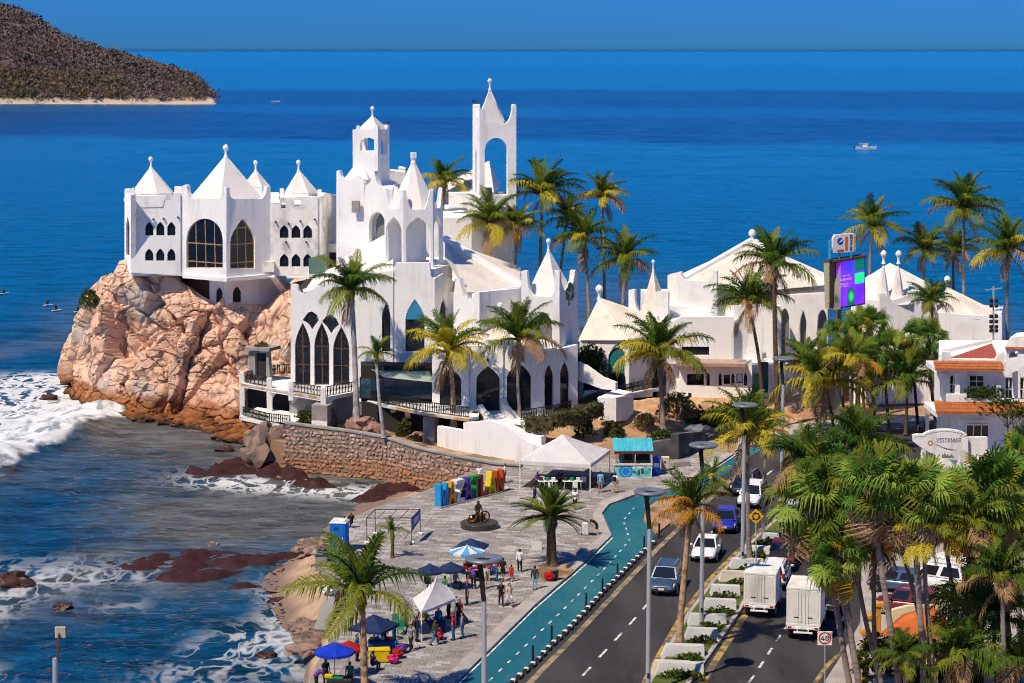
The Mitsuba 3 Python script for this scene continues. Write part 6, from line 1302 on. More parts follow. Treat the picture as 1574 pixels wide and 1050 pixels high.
def car(label, p, head, kind, col, front=True, cat='car', name='parked_car', k=1.1):
    L, W, belt, H, hood, rb, rt, ft, fb_, wr = KIND[kind]; L, rb, rt, ft, fb_ = [q * .86 for q in (L, rb, rt, ft, fb_)]; t = thing(name, label, cat); X = xform(rotz(head), np.array([p[0], p[1], p[2]]), k); h = L / 2
    low = .24
    st = [(-h + .02, W * .80, low + .16, belt * .86), (-h + .10, W * .93, low + .05, belt * .97), (-h + .5, W, low, belt), (-h + 1.4, W, low - .02, belt), (h - 1.5, W, low - .02, belt), (h - .95, W * .99, low, hood + .01), (h - .40, W * .96, low + .02, hood - .09), (h - .10, W * .86, low + .06, hood - .22), (h - .02, W * .72, low + .14, hood - .32)]
    part(t, 'body', loft(st), col, 35, to_world=X)
    b = belt - .06; x0, x1, x2, x3 = -h + rb, -h + rt, -h + ft, -h + fb_; wb, wt = W * .94, W * .72
    B = np.array([[x0, -wb, b], [x0, wb, b], [x3, wb, b], [x3, -wb, b]]); Tt = np.array([[x1, -wt, H - .05], [x1, wt, H - .05], [x2, wt, H - .05], [x2, -wt, H - .05]]); R = Tt * [1, .9, 1] + [0, 0, .05]; R[:2, 0] += .15; R[2:, 0] -= .15
    part(t, 'cabin', MB().hull(np.vstack([B, Tt, R])), col, to_world=X)
    def pane(nm, q, sh=.86, off=.012, m='car_glass'):
        q = np.array(q); c = q.mean(0); n = unit(np.cross(q[1] - q[0], q[2] - q[0])); n = n if np.dot(n, c - [(x0 + x3) / 2, 0, b]) > 0 else -n; v = c + (q - c) * sh + n * off; mb = MB().hull(np.vstack([v, v - n * .03])); part(t, nm, mb, m, to_world=X)
    pane('windscreen', [B[2], B[3], Tt[3], Tt[2]], .88); pane('rear_window', [B[0], B[1], Tt[1], Tt[0]], .80)
    for s, nm in ((0, 1), (1, 1)):
        a, c_, d, e = (B[0], B[3], Tt[3], Tt[0]) if s == 0 else (B[1], B[2], Tt[2], Tt[1]); mid, mt = a * .48 + c_ * .52, e * .48 + d * .52
        pane('side_window', [a, mid, mt, e], .80); pane('side_window', [mid, c_, d, mt], .80)
    for s in (-1, 1):
        for xx in (-h + L * .185, h - L * .185): wheel(t, X, xx, s * (W - .09), wr)
        for xx in (-h + L * .185, h - L * .185):
            d = trimesh.creation.cylinder(wr * 1.16, .02, sections=24); d.apply_transform(trimesh.transformations.rotation_matrix(math.pi / 2, [1, 0, 0])); d.apply_translation([xx, s * (W - .0), wr * 1.06]); part(t, 'wheel_arch', d, 'trim_black', to_world=X)
        part(t, 'wing_mirror', MB().cbox((x3 - .28, s * (W + .09), belt + .08), (.12, .2, .15), .04), col, to_world=X)
        part(t, 'headlight', MB().hull([[h - .42, s * W * .93, hood - .16], [h - .14, s * W * .84, hood - .30], [h - .05, s * W * .50, hood - .40], [h - .28, s * W * .56, hood - .20], [h - .10, s * W * .86, hood - .40], [h - .02, s * W * .55, hood - .44]]), 'headlight_glass', to_world=X)
        part(t, 'tail_light', MB().cbox((-h + .06, s * W * .76, belt - .12 if kind != 'suv' else belt - .02), (.10, W * .26, .20 if kind != 'suv' else .34), .03), 'tail_light', to_world=X)
    part(t, 'grille', MB().cbox((h - .03, 0, hood - .42), (.10, W * .9, .15), .03), 'trim_black', to_world=X); part(t, 'grille_bar', MB().cbox((h + .0, 0, hood - .36), (.08, W * .84, .05), .02), 'chrome', to_world=X); part(t, 'lower_intake', MB().cbox((h - .05, 0, low + .14), (.12, W * 1.15, .15), .03), 'trim_black', to_world=X)
    part(t, 'front_bumper', MB().cbox((h - .04, 0, low + .29), (.16, W * 1.5, .12), .05), col, to_world=X)
    part(t, 'number_plate', MB().cbox((h + .045, 0, low + .27), (.02, .38, .13), .005), 'plate_white', to_world=X); part(t, 'number_plate', MB().cbox((-h - .02, 0, belt - .3), (.02, .38, .14), .005), 'plate_white', to_world=X); part(t, 'rear_bumper', MB().cbox((-h + .04, 0, low + .24), (.16, W * 1.78, .18), .05), col if kind != 'suv' else 'trim_black', to_world=X)
    if kind == 'suv':
        for s in (-1, 1): part(t, 'roof_rail', MB().bar([x1 + .2, s * wt * .85, H + .05], [x2 - .3, s * wt * .85, H + .05], .04), 'galvanised', to_world=X)
    if kind == 'pickup':
        part(t, 'load_bed', MB().box((-h + 1.0, 0, belt - .02), (1.75, W * 1.55, .06)), 'trim_black', to_world=X)
    return t
def box_truck(label, p, head, bw, bh, bl, z0, tint):
    t = thing('box_truck', label, 'truck'); X = xform(rotz(head), p); w = bw / 2
    part(t, 'cargo_box', MB().cbox((bl / 2, 0, z0 + bh / 2), (bl, bw, bh), .04), tint, to_world=X)
    m = MB()
    for s in (-1, 1): m.box((-.01, s * (w - .05), z0 + bh / 2), (.06, .09, bh)); m.box((bl / 2, s * w, z0 + bh - .05), (bl, .05, .1)); m.box((bl / 2, s * w, z0 + .05), (bl, .05, .1))
    m.box((-.01, 0, z0 + bh - .05), (.06, bw, .1)); m.box((-.01, 0, z0 + .06), (.06, bw, .12)); part(t, 'box_frame', m, 'white_paint', to_world=X)
    for s in (-1, 1):
        d = part(t, 'rear_door', MB().cbox((-.012, s * w * .46, z0 + bh * .5), (.04, w * .86, bh * .86), .012), tint, to_world=X)
        for q in (.12, .30): put(numbered(d + '__lock_rod'), MB().tube([[-.055, s * q * w, z0 + .12], [-.055, s * q * w, z0 + bh - .1]], .02, 6), 'galvanised', to_world=X)
        put(numbered(d + '__handle'), MB().box((-.06, s * .4 * w, z0 + bh * .22), (.03, .34, .05)), 'trim_black', to_world=X)
        part(t, 'tail_light', MB().cbox((-.05, s * (w - .24), z0 - .14), (.05, .26, .13), .015), 'tail_light', to_world=X); part(t, 'indicator', MB().cbox((-.05, s * (w - .47), z0 - .14), (.05, .14, .13), .015), 'plate_white', to_world=X)
        for xx in (.95, bl + 1.15):
            wheel(t, X, xx, s * (w - .22), .40, .30)
        part(t, 'mud_flap', MB().box((.42, s * (w - .25), .5), (.02, .42, .5)), 'trim_black', to_world=X); part(t, 'side_mirror', MB().cbox((bl + 1.75, s * (w + .14), 1.75), (.08, .2, .32), .03), 'trim_black', to_world=X)
    part(t, 'rear_sill', MB().cbox((0, 0, z0 - .14), (.10, bw * .96, .22), .02), 'white_paint', to_world=X)
    m = MB(); m.box((-.16, 0, z0 - .42), (.1, bw * .56, .1)); m.box((-.05, -.35, z0 - .3), (.3, .07, .3)); m.box((-.05, .35, z0 - .3), (.3, .07, .3)); part(t, 'bumper', m, 'white_paint', to_world=X)
    part(t, 'chassis', MB().box((bl / 2 + .9, 0, .68), (bl + 1.8, .9, .24)), 'trim_black', to_world=X); part(t, 'number_plate', MB().box((-.065, 0, z0 - .14), (.02, .36, .14)), 'plate_white', to_world=X)
    q = [[bl + .25, s * w * .94, z] for s in (-1, 1) for z in (.55, 2.15)] + [[bl + 1.5, s * w * .88, 2.15] for s in (-1, 1)] + [[bl + 2.1, s * w * .92, z] for s in (-1, 1) for z in (.5, 1.25)]
    part(t, 'cab', MB().hull(q), tint, to_world=X); q = np.array([[bl + 1.53, -w * .78, 2.06], [bl + 1.53, w * .78, 2.06], [bl + 2.08, w * .8, 1.32], [bl + 2.08, -w * .8, 1.32]]); part(t, 'windscreen', MB().hull(np.vstack([q, q + [.02, 0, .02]])), 'car_glass', to_world=X)
    for s in (-1, 1): q = np.array([[bl + .5, s * w * .94, 1.3], [bl + 1.75, s * w * .93, 1.3], [bl + 1.4, s * w * .91, 2.0], [bl + .5, s * w * .92, 2.0]]); part(t, 'side_window', MB().hull(np.vstack([q, q + [0, s * .02, 0]])), 'car_glass', to_world=X)
OUT = math.atan2(-.97, -.235); IN = math.atan2(.97, .235)
SUVB = paint('paint_steel_blue', (.075, .13, .22), .5); PWH = paint('paint_white', (.74, .75, .76)); PBL = paint('paint_blue', (.01, .025, .34)); PDK = paint('paint_navy', (.012, .018, .04), .3); PRD = paint('paint_dark_red', (.14, .012, .018), .2); PBK = paint('paint_black', (.014, .014, .016)); PSV = paint('paint_silver', (.42, .44, .46), .5)
mat('truck_white', lambda p, n, uv: mix((.72, .70, .64), (.48, .45, .38), smoothstep(.46, .78, fbm(p.x * 1.2, p.y * 1.2, p.z * .5, 4)) * .7), .6, .3)
car('steel blue family car approaching in the left carriageway', G(1024, 906), OUT, 'suv', SUVB, name='oncoming_car'); car('white saloon car following behind the steel blue one', G(1086, 856), OUT, 'sedan', PWH, name='oncoming_car'); car('bright blue car behind the orange palm fronds', G(1116, 813), OUT + .05, 'hatch', PBL, name='oncoming_car')
car('white car approaching behind the yellow diamond sign', G(1157, 775), OUT - .1, 'suv', PWH, name='oncoming_car'); car('dark navy car behind the white one near the road bend', G(1146, 757), OUT - .12, 'suv', PDK, name='oncoming_car')
car('white hatchback with a red tail lamp ahead of the small truck', G(1192, 897) , IN, 'suv', PWH, name='departing_car'); car('dark red pickup truck ahead of the white hatchback', G(1203, 868), IN, 'pickup', PRD, name='departing_car'); car('black car at the kerb right of the larger truck', G(1270, 938), IN, 'sedan', PBK, name='departing_car')
car('dark car at the road bend behind the palms', G(1252, 702), math.atan2(.35, .95), 'sedan', PDK, name='departing_car'); car('white van roofed vehicle behind the big fan palm', G(1223, 806), IN, 'suv', PWH, name='departing_car', k=1.2)
def ahead(p, s): return p + np.array([math.cos(IN), math.sin(IN), 0]) * s
box_truck('smaller white box truck beside the grassy median', G(1167, 951), IN, 2.15, 2.15, 2.5, 1.0, 'truck_white'); box_truck('larger white box truck in the right lane', G(1234, 986), IN, 2.2, 2.5, 3.3, 1.05, 'truck_white')
car('dark red parked car seen between the palm trunks', G(1392, 942, .13), 2.7, 'suv', PRD); car('white parked van seen between the palm trunks', G(1438, 905, .13), 2.6, 'suv', PWH, k=1.2); car('silver blue parked car behind the red parked one', G(1376, 908, .13), 2.7, 'hatch', SUVB); car('white parked car under the right hand fan palms', G(1478, 872, .13), 2.6, 'sedan', PWH)
# ---------------------------------------------------------------- people
import manifold3d as m3
SPH = {}
def ball(c, r):
    k = round(r, 4)
    if k not in SPH: s = trimesh.creation.icosphere(1, r); SPH[k] = s.vertices
    return SPH[k] + np.asarray(c)
def bone(a, ra, b, rb): return m3.Manifold.hull_points(np.vstack([ball(a, ra), ball(b, rb)]))
def union(bs): return m3.Manifold.batch_boolean(bs, m3.OpType.Add)
def tri(m): q = m.to_mesh(); return trimesh.Trimesh(q.vert_properties[:, :3], q.tri_verts, process=False)
def smooth_(m, l=.045, it=8): t = tri(m.refine_to_length(l)); trimesh.smoothing.filter_taubin(t, lamb=.5, nu=.53, iterations=it); return t
def J(**k):
    j = dict(pel=(0, 0, .93), wst=(.0, 0, 1.08), che=(.01, 0, 1.29), nek=(0, 0, 1.46), hed=(.02, 0, 1.60), shl=(0, .18, 1.40), shr=(0, -.18, 1.40), ell=(-.02, .23, 1.13), elr=(-.02, -.23, 1.13), wrl=(.05, .25, .88), wrr=(.05, -.25, .88),
             hil=(0, .09, .90), hir=(0, -.09, .90), knl=(.02, .10, .49), knr=(.02, -.10, .49), anl=(-.02, .11, .08), anr=(-.02, -.11, .08), tol=(.15, .12, .03), tor=(.15, -.12, .03)); j.update(k); return {a: np.array(b, float) for a, b in j.items()}
POSE = {'stand': J(), 'walk': J(wrl=(-.12, .24, .92), ell=(-.10, .23, 1.14), wrr=(.20, -.22, .96), elr=(.02, -.24, 1.14), knl=(.20, .09, .50), anl=(.26, .09, .10), tol=(.42, .10, .07), knr=(-.06, -.09, .49), anr=(-.30, -.09, .16), tor=(-.18, -.09, .04)),
        'talk': J(ell=(.05, .26, 1.15), wrl=(.26, .14, 1.18), elr=(.05, -.26, 1.15), wrr=(.26, -.10, 1.10), knr=(.06, -.11, .49)), 'hip': J(ell=(-.08, .36, 1.16), wrl=(.04, .17, 1.0), wrr=(.10, -.24, .90)),
        'sit': J(pel=(0, 0, .50), wst=(-.02, 0, .66), che=(0, 0, .88), nek=(.02, 0, 1.05), hed=(.05, 0, 1.19), shl=(0, .18, .99), shr=(0, -.18, .99), ell=(.06, .24, .74), elr=(.06, -.24, .74), wrl=(.28, .12, .64), wrr=(.28, -.12, .64), hil=(.02, .09, .48), hir=(.02, -.09, .48), knl=(.43, .12, .50), knr=(.43, -.12, .48), anl=(.42, .12, .08), anr=(.40, -.13, .08), tol=(.58, .13, .03), tor=(.56, -.14, .03)),
        'bend': J(wst=(.06, 0, 1.06), che=(.25, 0, 1.18), nek=(.40, 0, 1.26), hed=(.53, 0, 1.30), shl=(.34, .18, 1.22), shr=(.34, -.18, 1.22), ell=(.42, .20, .96), elr=(.42, -.20, .96), wrl=(.55, .14, .78), wrr=(.55, -.14, .78)),
        'crouch': J(pel=(-.05, 0, .30), wst=(.02, 0, .45), che=(.12, 0, .64), nek=(.20, 0, .80), hed=(.26, 0, .93), shl=(.16, .17, .75), shr=(.16, -.17, .75), ell=(.32, .20, .56), elr=(.32, -.20, .56), wrl=(.48, .08, .50), wrr=(.48, -.08, .50), hil=(-.03, .09, .29), hir=(-.03, -.09, .29), knl=(.32, .14, .46), knr=(.32, -.14, .46), anl=(.06, .13, .08), anr=(.06, -.13, .08), tol=(.22, .14, .03), tor=(.22, -.14, .03))}
def hand(wr, el, side):
    d = unit(wr - el); sd = unit(np.cross(d, [1, 0, 0.01])) * side; nn = np.cross(d, sd); bs = [m3.Manifold.hull_points(np.vstack([ball(wr + sd * s * .022 + d * f, .016) for s in (-1, 1) for f in (.0, .085)]))]
    for k, (s, l) in enumerate(((-.033, .058), (-.011, .072), (.011, .078), (.033, .066))): a = wr + sd * s + d * .09; b = a + d * l * .6 + nn * .010; c = b + d * l * .45 + nn * .022; bs += [bone(a, .0095, b, .009), bone(b, .009, c, .008)]
    a = wr - sd * .035 + d * .03; b = a - sd * .028 + d * .035; c = b - sd * .004 + d * .032; bs += [bone(a, .012, b, .011), bone(b, .011, c, .009)]; return union(bs)
def figure(nm):
    j = POSE[nm]; fem = None; B = []
    def b(a, ra, c, rc): B.append(bone(j[a], ra, j[c], rc))
    for s in 'lr':
        b('sh' + s, .056, 'el' + s, .042); b('el' + s, .041, 'wr' + s, .028); b('hi' + s, .088, 'kn' + s, .056); b('kn' + s, .055, 'an' + s, .038); b('an' + s, .042, 'to' + s, .032); b('nek', .06, 'sh' + s, .055); b('che', .11, 'sh' + s, .06); b('pel', .11, 'hi' + s, .09)
    b('pel', .125, 'wst', .118); b('wst', .118, 'che', .13); b('che', .125, 'nek', .07); b('nek', .056, 'hed', .052)
    body = smooth_(union(B)); h = j['hed']; f = unit([1, 0, -.05])
    hd = trimesh.creation.icosphere(3, 1.0); v = hd.vertices; x, y, z = v.T; r = 1 + 0 * x
    jaw = np.clip(-z - .1, 0, 1); sx = .098 - .012 * jaw; sy = .078 * (1 - .38 * jaw); sz = .122; w = np.stack([x * sx, y * sy, z * sz], 1)
    nose = np.exp(-((y / .16) ** 2 + ((z + .16) / .20) ** 2)) * (x > 0); brow = np.exp(-((z - .16) / .10) ** 2) * (x > .3) * .006; eye = np.exp(-(((np.abs(y) - .36) / .16) ** 2 + ((z - .02) / .10) ** 2)) * (x > .3); mouth = np.exp(-((y / .30) ** 2 + ((z + .50) / .05) ** 2)) * (x > .2); chin = np.exp(-((y / .3) ** 2 + ((z + .82) / .15) ** 2)) * (x > 0)
    w[:, 0] += .022 * nose + brow - .010 * eye - .005 * mouth + .012 * chin
    hd = trimesh.Trimesh(w + h, hd.faces, process=False)
    def toM(t): return m3.Manifold(m3.Mesh(np.asarray(t.vertices, np.float32), np.asarray(t.faces, np.uint32)))
    ears = [m3.Manifold.hull_points(np.vstack([ball(h + [-.005, s * .076, .02], .018), ball(h + [-.012, s * .080, -.02], .014)])) for s in (-1, 1)]
    full = union([toM(body), toM(hd)] + ears + [hand(j['wrl'], j['ell'], 1), hand(j['wrr'], j['elr'], -1)]); out = {'body': tri(full)}
    C = []
    for s in 'lr': e = j['sh' + s] * .35 + j['el' + s] * .65; C += [bone(j['sh' + s], .072, e, .062), bone(j['nek'], .068, j['sh' + s], .07), bone(j['che'], .128, j['sh' + s], .075)]
    C += [bone(j['pel'] + [0, 0, -.02], .148, j['wst'], .140), bone(j['wst'], .140, j['che'], .148), bone(j['che'], .14, j['nek'] - [0, 0, .05], .085)]; out['shirt'] = smooth_(union(C), .05, 5)
    S = [bone(j['sh' + s], .072, j['el' + s], .06) for s in 'lr'] + [bone(j['el' + s], .058, j['wr' + s] * .9 + j['el' + s] * .1, .043) for s in 'lr']; out['sleeves'] = smooth_(union(C + S), .05, 5)
    for key, f_ in (('trousers', 1.0), ('shorts', .0)):
        C = [bone(j['pel'], .142, j['pel'] + (j['wst'] - j['pel']) * .4, .138)]
        for s in 'lr':
            C += [bone(j['pel'], .13, j['hi' + s], .104), bone(j['hi' + s], .104, j['kn' + s] if f_ else j['kn' + s] * .75 + j['hi' + s] * .25, .074 if f_ else .09)]
            if f_: C.append(bone(j['kn' + s], .072, j['an' + s] + (j['kn' + s] - j['an' + s]) * .06, .056))
        out[key] = smooth_(union(C), .05, 4)
    C = []
    for s in 'lr': C.append(m3.Manifold.hull_points(np.vstack([ball(j['an' + s] - [.03, 0, .03], .045), ball(j['to' + s] + [.03, 0, .005], .036), ball(j['an' + s] + [.02, 0, .0], .045)])))
    out['shoes'] = tri(union(C))
    hr = trimesh.creation.icosphere(3, 1.0); v = hr.vertices.copy(); w = v * [.112, .092, .132]; lim = np.where(v[:, 0] > .2, .34 + .2 * v[:, 0], -.55); low = v[:, 2] < lim; w[low] = v[low] * [.085, .066, .112] * .96; out['hair'] = trimesh.Trimesh(w + h + [-.006, 0, .008], hr.faces, process=False)
    w2 = w.copy(); back = (v[:, 0] < .1) & (v[:, 2] < .2); w2[back] = v[back] * [.118, .095, .132]; w2[:, 2] -= np.where(back, .20 * np.clip(-v[:, 2] + .2, 0, 1), 0); out['long_hair'] = trimesh.Trimesh(w2 + h + [-.01, 0, .008], hr.faces, process=False)
    br = trimesh.creation.icosphere(2, 1.0); v = br.vertices; cap = v * [.118, .098, .10]; cap[:, 2] = np.maximum(cap[:, 2], .0); mb = MB().add(cap + h + [-.004, 0, .055], br.faces); mb.hull(np.array([[.09, s * .07, z] for s in (-1, 1) for z in (.05, .062)] + [[.20, s * .045, z] for s in (-1, 1) for z in (.045, .055)]) + h); out['cap'] = mb.out()
    bp = MB().cbox(j['che'] * .6 + j['wst'] * .4 + [-.22, 0, .02], (.16, .28, .42), .05); out['backpack'] = bp.out()
    return out
for nm_, c_ in (('skin_tan', (.42, .24, .15)), ('skin_brown', (.28, .15, .09)), ('skin_light', (.55, .36, .26)), ('hair_black', (.012, .010, .009)), ('hair_brown', (.06, .035, .02)), ('hair_red', (.25, .07, .03))): mat(nm_, c_, .6, .3)
for nm_, c_ in (('white', (.75, .75, .74)), ('black', (.014, .014, .016)), ('navy', (.012, .02, .065)), ('red', (.52, .02, .02)), ('jeans', (.05, .13, .27)), ('pale_jeans', (.25, .37, .52)), ('skyblue', (.18, .38, .62)), ('olive', (.05, .052, .03)), ('grey', (.22, .23, .25)), ('khaki', (.42, .33, .2)), ('purple', (.12, .05, .25)), ('yellow', (.6, .42, .04)), ('maroon', (.12, .012, .02)), ('pink', (.6, .2, .25)), ('blue', (.02, .07, .33)), ('green', (.03, .2, .08)), ('teal', (.02, .16, .2)), ('cream', (.6, .5, .38))): mat('cloth_' + nm_, c_, .85, .2)
FIG = {}
def fig(nm):
    if nm not in FIG: FIG[nm] = {k: mikit.ply(m, 'skin_tan', smooth=35 if k == 'body' else True) for k, m in figure(nm).items()}
    return FIG[nm]
def person(x, y, pose, head, top, bottom, label, z=.12, skin='skin_tan', hair='hair_black', s=1.0, sleeves=False, shorts=False, longh=False, cap=None, pack=None, shoes='cloth_black', at=None, name='person'):
    f = fig(pose); p = (G(x, y, z) if at is None else np.asarray(at, float)) - [0, 0, .005]; t = thing(name, label, 'person'); X = xform(rotz(math.radians(head)), p, s)
    for nm, sh, m in (('body', 'body', skin), ('shirt', 'sleeves' if sleeves else 'shirt', 'cloth_' + top), ('shorts' if shorts else 'trousers', 'shorts' if shorts else 'trousers', 'cloth_' + bottom), ('shoes', 'shoes', shoes), ('hair', 'long_hair' if longh else 'hair', hair)): copy_part(t, nm, f[sh], X, m)
    if cap: copy_part(t, 'cap', f['cap'], X, 'cloth_' + cap)
    if pack: copy_part(t, 'backpack', f['backpack'], X, 'cloth_' + pack)
    return t
for a in [
 (773, 893, 'walk', 70, 'black', 'black', 'person in a black T-shirt and shorts walking away past the souvenir table', dict(shorts=True)), (799, 879, 'walk', 95, 'white', 'black', 'person in a loose white top and black trousers walking across the plaza', dict(sleeves=True)), (786, 894, 'stand', 80, 'red', 'red', 'child in red standing beside the person in black', dict(s=.72, shorts=True)),
 (822, 906, 'stand', 100, 'olive', 'pale_jeans', 'person in a dark olive jacket and pale jeans near the date palm', dict(sleeves=True)), (783, 932, 'walk', -60, 'cream', 'white', 'person with long hair in pale clothes and bare legs', dict(shorts=True, longh=True, s=.95)), (770, 931, 'walk', -80, 'black', 'black', 'person all in black walking next to the long-haired one', dict()),
 (697, 984, 'hip', 160, 'red', 'jeans', 'person in a red top and cap with blue jeans by the white canopy', dict(cap='red')), (711, 981, 'stand', 170, 'grey', 'jeans', 'person in a grey top with a dark backpack and blue jeans', dict(pack='black', sleeves=True)), (641, 986, 'stand', 20, 'navy', 'navy', 'person in navy with a maroon backpack at the canopy leg', dict(pack='maroon', sleeves=True)),
 (678, 984, 'crouch', 150, 'maroon', 'red', 'person crouching with red trousers under the white canopy', dict()), (624, 962, 'talk', -30, 'blue', 'black', 'person in a blue top behind the canopy at the left', dict()), (674, 972, 'stand', 120, 'blue', 'navy', 'person in bright blue under the white canopy', dict(sleeves=True)), (656, 968, 'bend', 200, 'yellow', 'navy', 'person in yellow bending over a table under the canopy', dict()),
 (764, 893, 'bend', 170, 'blue', 'teal', 'person in blue leaning over the souvenir table', dict(s=.85)), (717, 888, 'sit', -70, 'red', 'black', 'vendor in red seated under the navy parasols', dict()), (722, 872, 'stand', -60, 'navy', 'navy', 'vendor in navy standing under the striped parasol', dict(sleeves=True)), (700, 905, 'sit', -40, 'grey', 'black', 'person in grey seated behind the white canopy', dict()),
 (705, 770, 'stand', -40, 'maroon', 'black', 'person in dark maroon posing at the white letter Z', dict(longh=True)), (712.5, 770, 'talk', -50, 'purple', 'black', 'person in purple with folded arms posing before the letters', dict()), (737, 745, 'hip', -100, 'white', 'jeans', 'person in a white shirt and jeans behind the green letter T', dict()), (747, 757, 'crouch', -40, 'olive', 'yellow', 'child crouching in front of the yellow letter A', dict(s=.8)), (776, 742, 'stand', 180, 'white', 'navy', 'person in a white shirt and navy trousers behind the red letter N', dict()),
 (822, 778, 'walk', 160, 'navy', 'navy', 'person in navy walking behind the date palm crown', dict(sleeves=True)), (884, 783, 'walk', -100, 'white', 'black', 'person in a white T-shirt and black shorts walking toward the cycle lane', dict(shorts=True, skin='skin_brown')), (923, 757, 'stand', 80, 'skyblue', 'grey', 'broad person in a pale blue shirt facing the kiosk', dict(s=1.08, shorts=True)), (946, 757, 'stand', 60, 'white', 'khaki', 'person in white with a dark backpack and khaki trousers near the kiosk', dict(pack='black')),
 (826, 748, 'sit', -60, 'purple', 'black', 'person in purple seated under the big white tent', dict()), (862, 745, 'sit', -120, 'olive', 'black', 'person in olive seated at the tent table', dict()), (540, 812, 'sit', 120, 'black', 'jeans', 'red-haired person sitting on the plaza edge behind the blue toilet', dict(hair='hair_red', longh=True)), (524, 862, 'stand', -90, 'grey', 'navy', 'dark-haired person standing before the blue toilet', dict()), (503, 856, 'sit', 200, 'pink', 'grey', 'person in pink sitting on the stone ledge by the beach', dict(z=.2)),
 (486, 1062, 'bend', 20, 'purple', 'black', 'person in purple bending at the bottom under the bright blue parasol', dict()), (501, 1055, 'stand', -60, 'black', 'black', 'person in black beside the bright blue parasol pole', dict(cap='yellow')), (538, 1060, 'stand', 90, 'green', 'navy', 'person in green behind the trunk of the big palm', dict()), (573, 1032, 'sit', 40, 'navy', 'navy', 'person in navy seated in front of the yellow cooler', dict()), (590, 992, 'stand', -60, 'teal', 'navy', 'vendor in teal at the table under the navy parasol', dict()), (578, 985, 'stand', -90, 'black', 'jeans', 'person in black under the low navy parasol', dict()), (618, 972, 'sit', 30, 'green', 'green', 'person in green seated right of the low navy parasol', dict()), (706, 960, 'stand', -110, 'maroon', 'black', 'person with long dark hair in maroon right of the canopy', dict(longh=True)),
 (646, 950, 'stand', 100, 'skyblue', 'navy', 'person in pale blue at the back left of the white canopy', dict()), (690, 950, 'talk', -150, 'red', 'black', 'person in red facing the back of the white canopy', dict()), (664, 930, 'stand', -60, 'white', 'jeans', 'person in white behind the white canopy', dict()), (718, 930, 'stand', 200, 'navy', 'black', 'person in navy between the canopy and the souvenir table', dict(cap='red')), (684, 922, 'stand', 40, 'green', 'black', 'person in green under the dark navy parasols', dict()),
 (606, 985, 'bend', 150, 'pink', 'jeans', 'person in pink leaning over the blue covered table', dict()), (632, 1000, 'walk', -120, 'grey', 'black', 'person in grey walking past the pink bags', dict()), (745, 905, 'stand', 100, 'cream', 'khaki', 'person in cream in front of the souvenir table', dict()), (655, 905, 'sit', -30, 'maroon', 'navy', 'person in maroon seated under the left navy parasol', dict()), (549, 1016, 'stand', -20, 'teal', 'black', 'person in teal beside the red parasol', dict()), (668, 992, 'walk', 10, 'olive', 'jeans', 'person in olive walking in front of the white canopy', dict(sleeves=True)), (728, 905, 'bend', 100, 'purple', 'black', 'person in purple bending beside the striped parasol', dict())]:
    person(*a[:7], **a[7])
# ---------------------------------------------------------------- giant letters
def letters():
    a, b = G(669, 781, .12), G(763, 757, .12); d = unit(b - a); L = np.linalg.norm(b - a); n = np.array([d[1], -d[0], 0]); sp = L / 7.6
    cols = [('sky blue', (.01, .28, .62)), ('amber', (.62, .30, .005)), ('white', (.72, .68, .62)), ('deep violet blue', (.045, .025, .28)), ('green', (.005, .24, .03)), ('red', (.42, .01, .012)), ('yellow', (.68, .50, .005)), ('orange red', (.55, .06, .008))]
    base = thing('letter_plinth', 'low pale plinth under the row of giant coloured letters', 'plinth'); put(base, MB().bar(a + d * .2 + [0, 0, .04], b + d * .3 + [0, 0, .04], 1.0, .1), 'grey_concrete')
    for i, (ch, (nm, c)) in enumerate(zip('MAZATLAN', cols)):
        m = 'letter_paint_' + nm.replace(' ', '_'); mat(m, c, .4, .4, coat=.5); k = thing('giant_letter', f'{nm} giant letter {ch} standing on the plaza', 'letter sign', 'giant letters spelling the town name')
        tm = meshkit.text_mesh(ch, 1.78, .62, True); v = tm.vertices.copy(); v[:, 0] -= v[:, 0].min(); w = min(v[:, 0].max(), sp * .96); v[:, 0] *= w / v[:, 0].max(); v[:, 1] -= v[:, 1].min()
        o = a + d * (sp * (i + .3)) + [0, 0, .08] - n * .3; put(k, trimesh.Trimesh(o + v[:, :1] * d + v[:, 1:2] * ZU + v[:, 2:] * n, tm.faces, process=False), m)
letters()
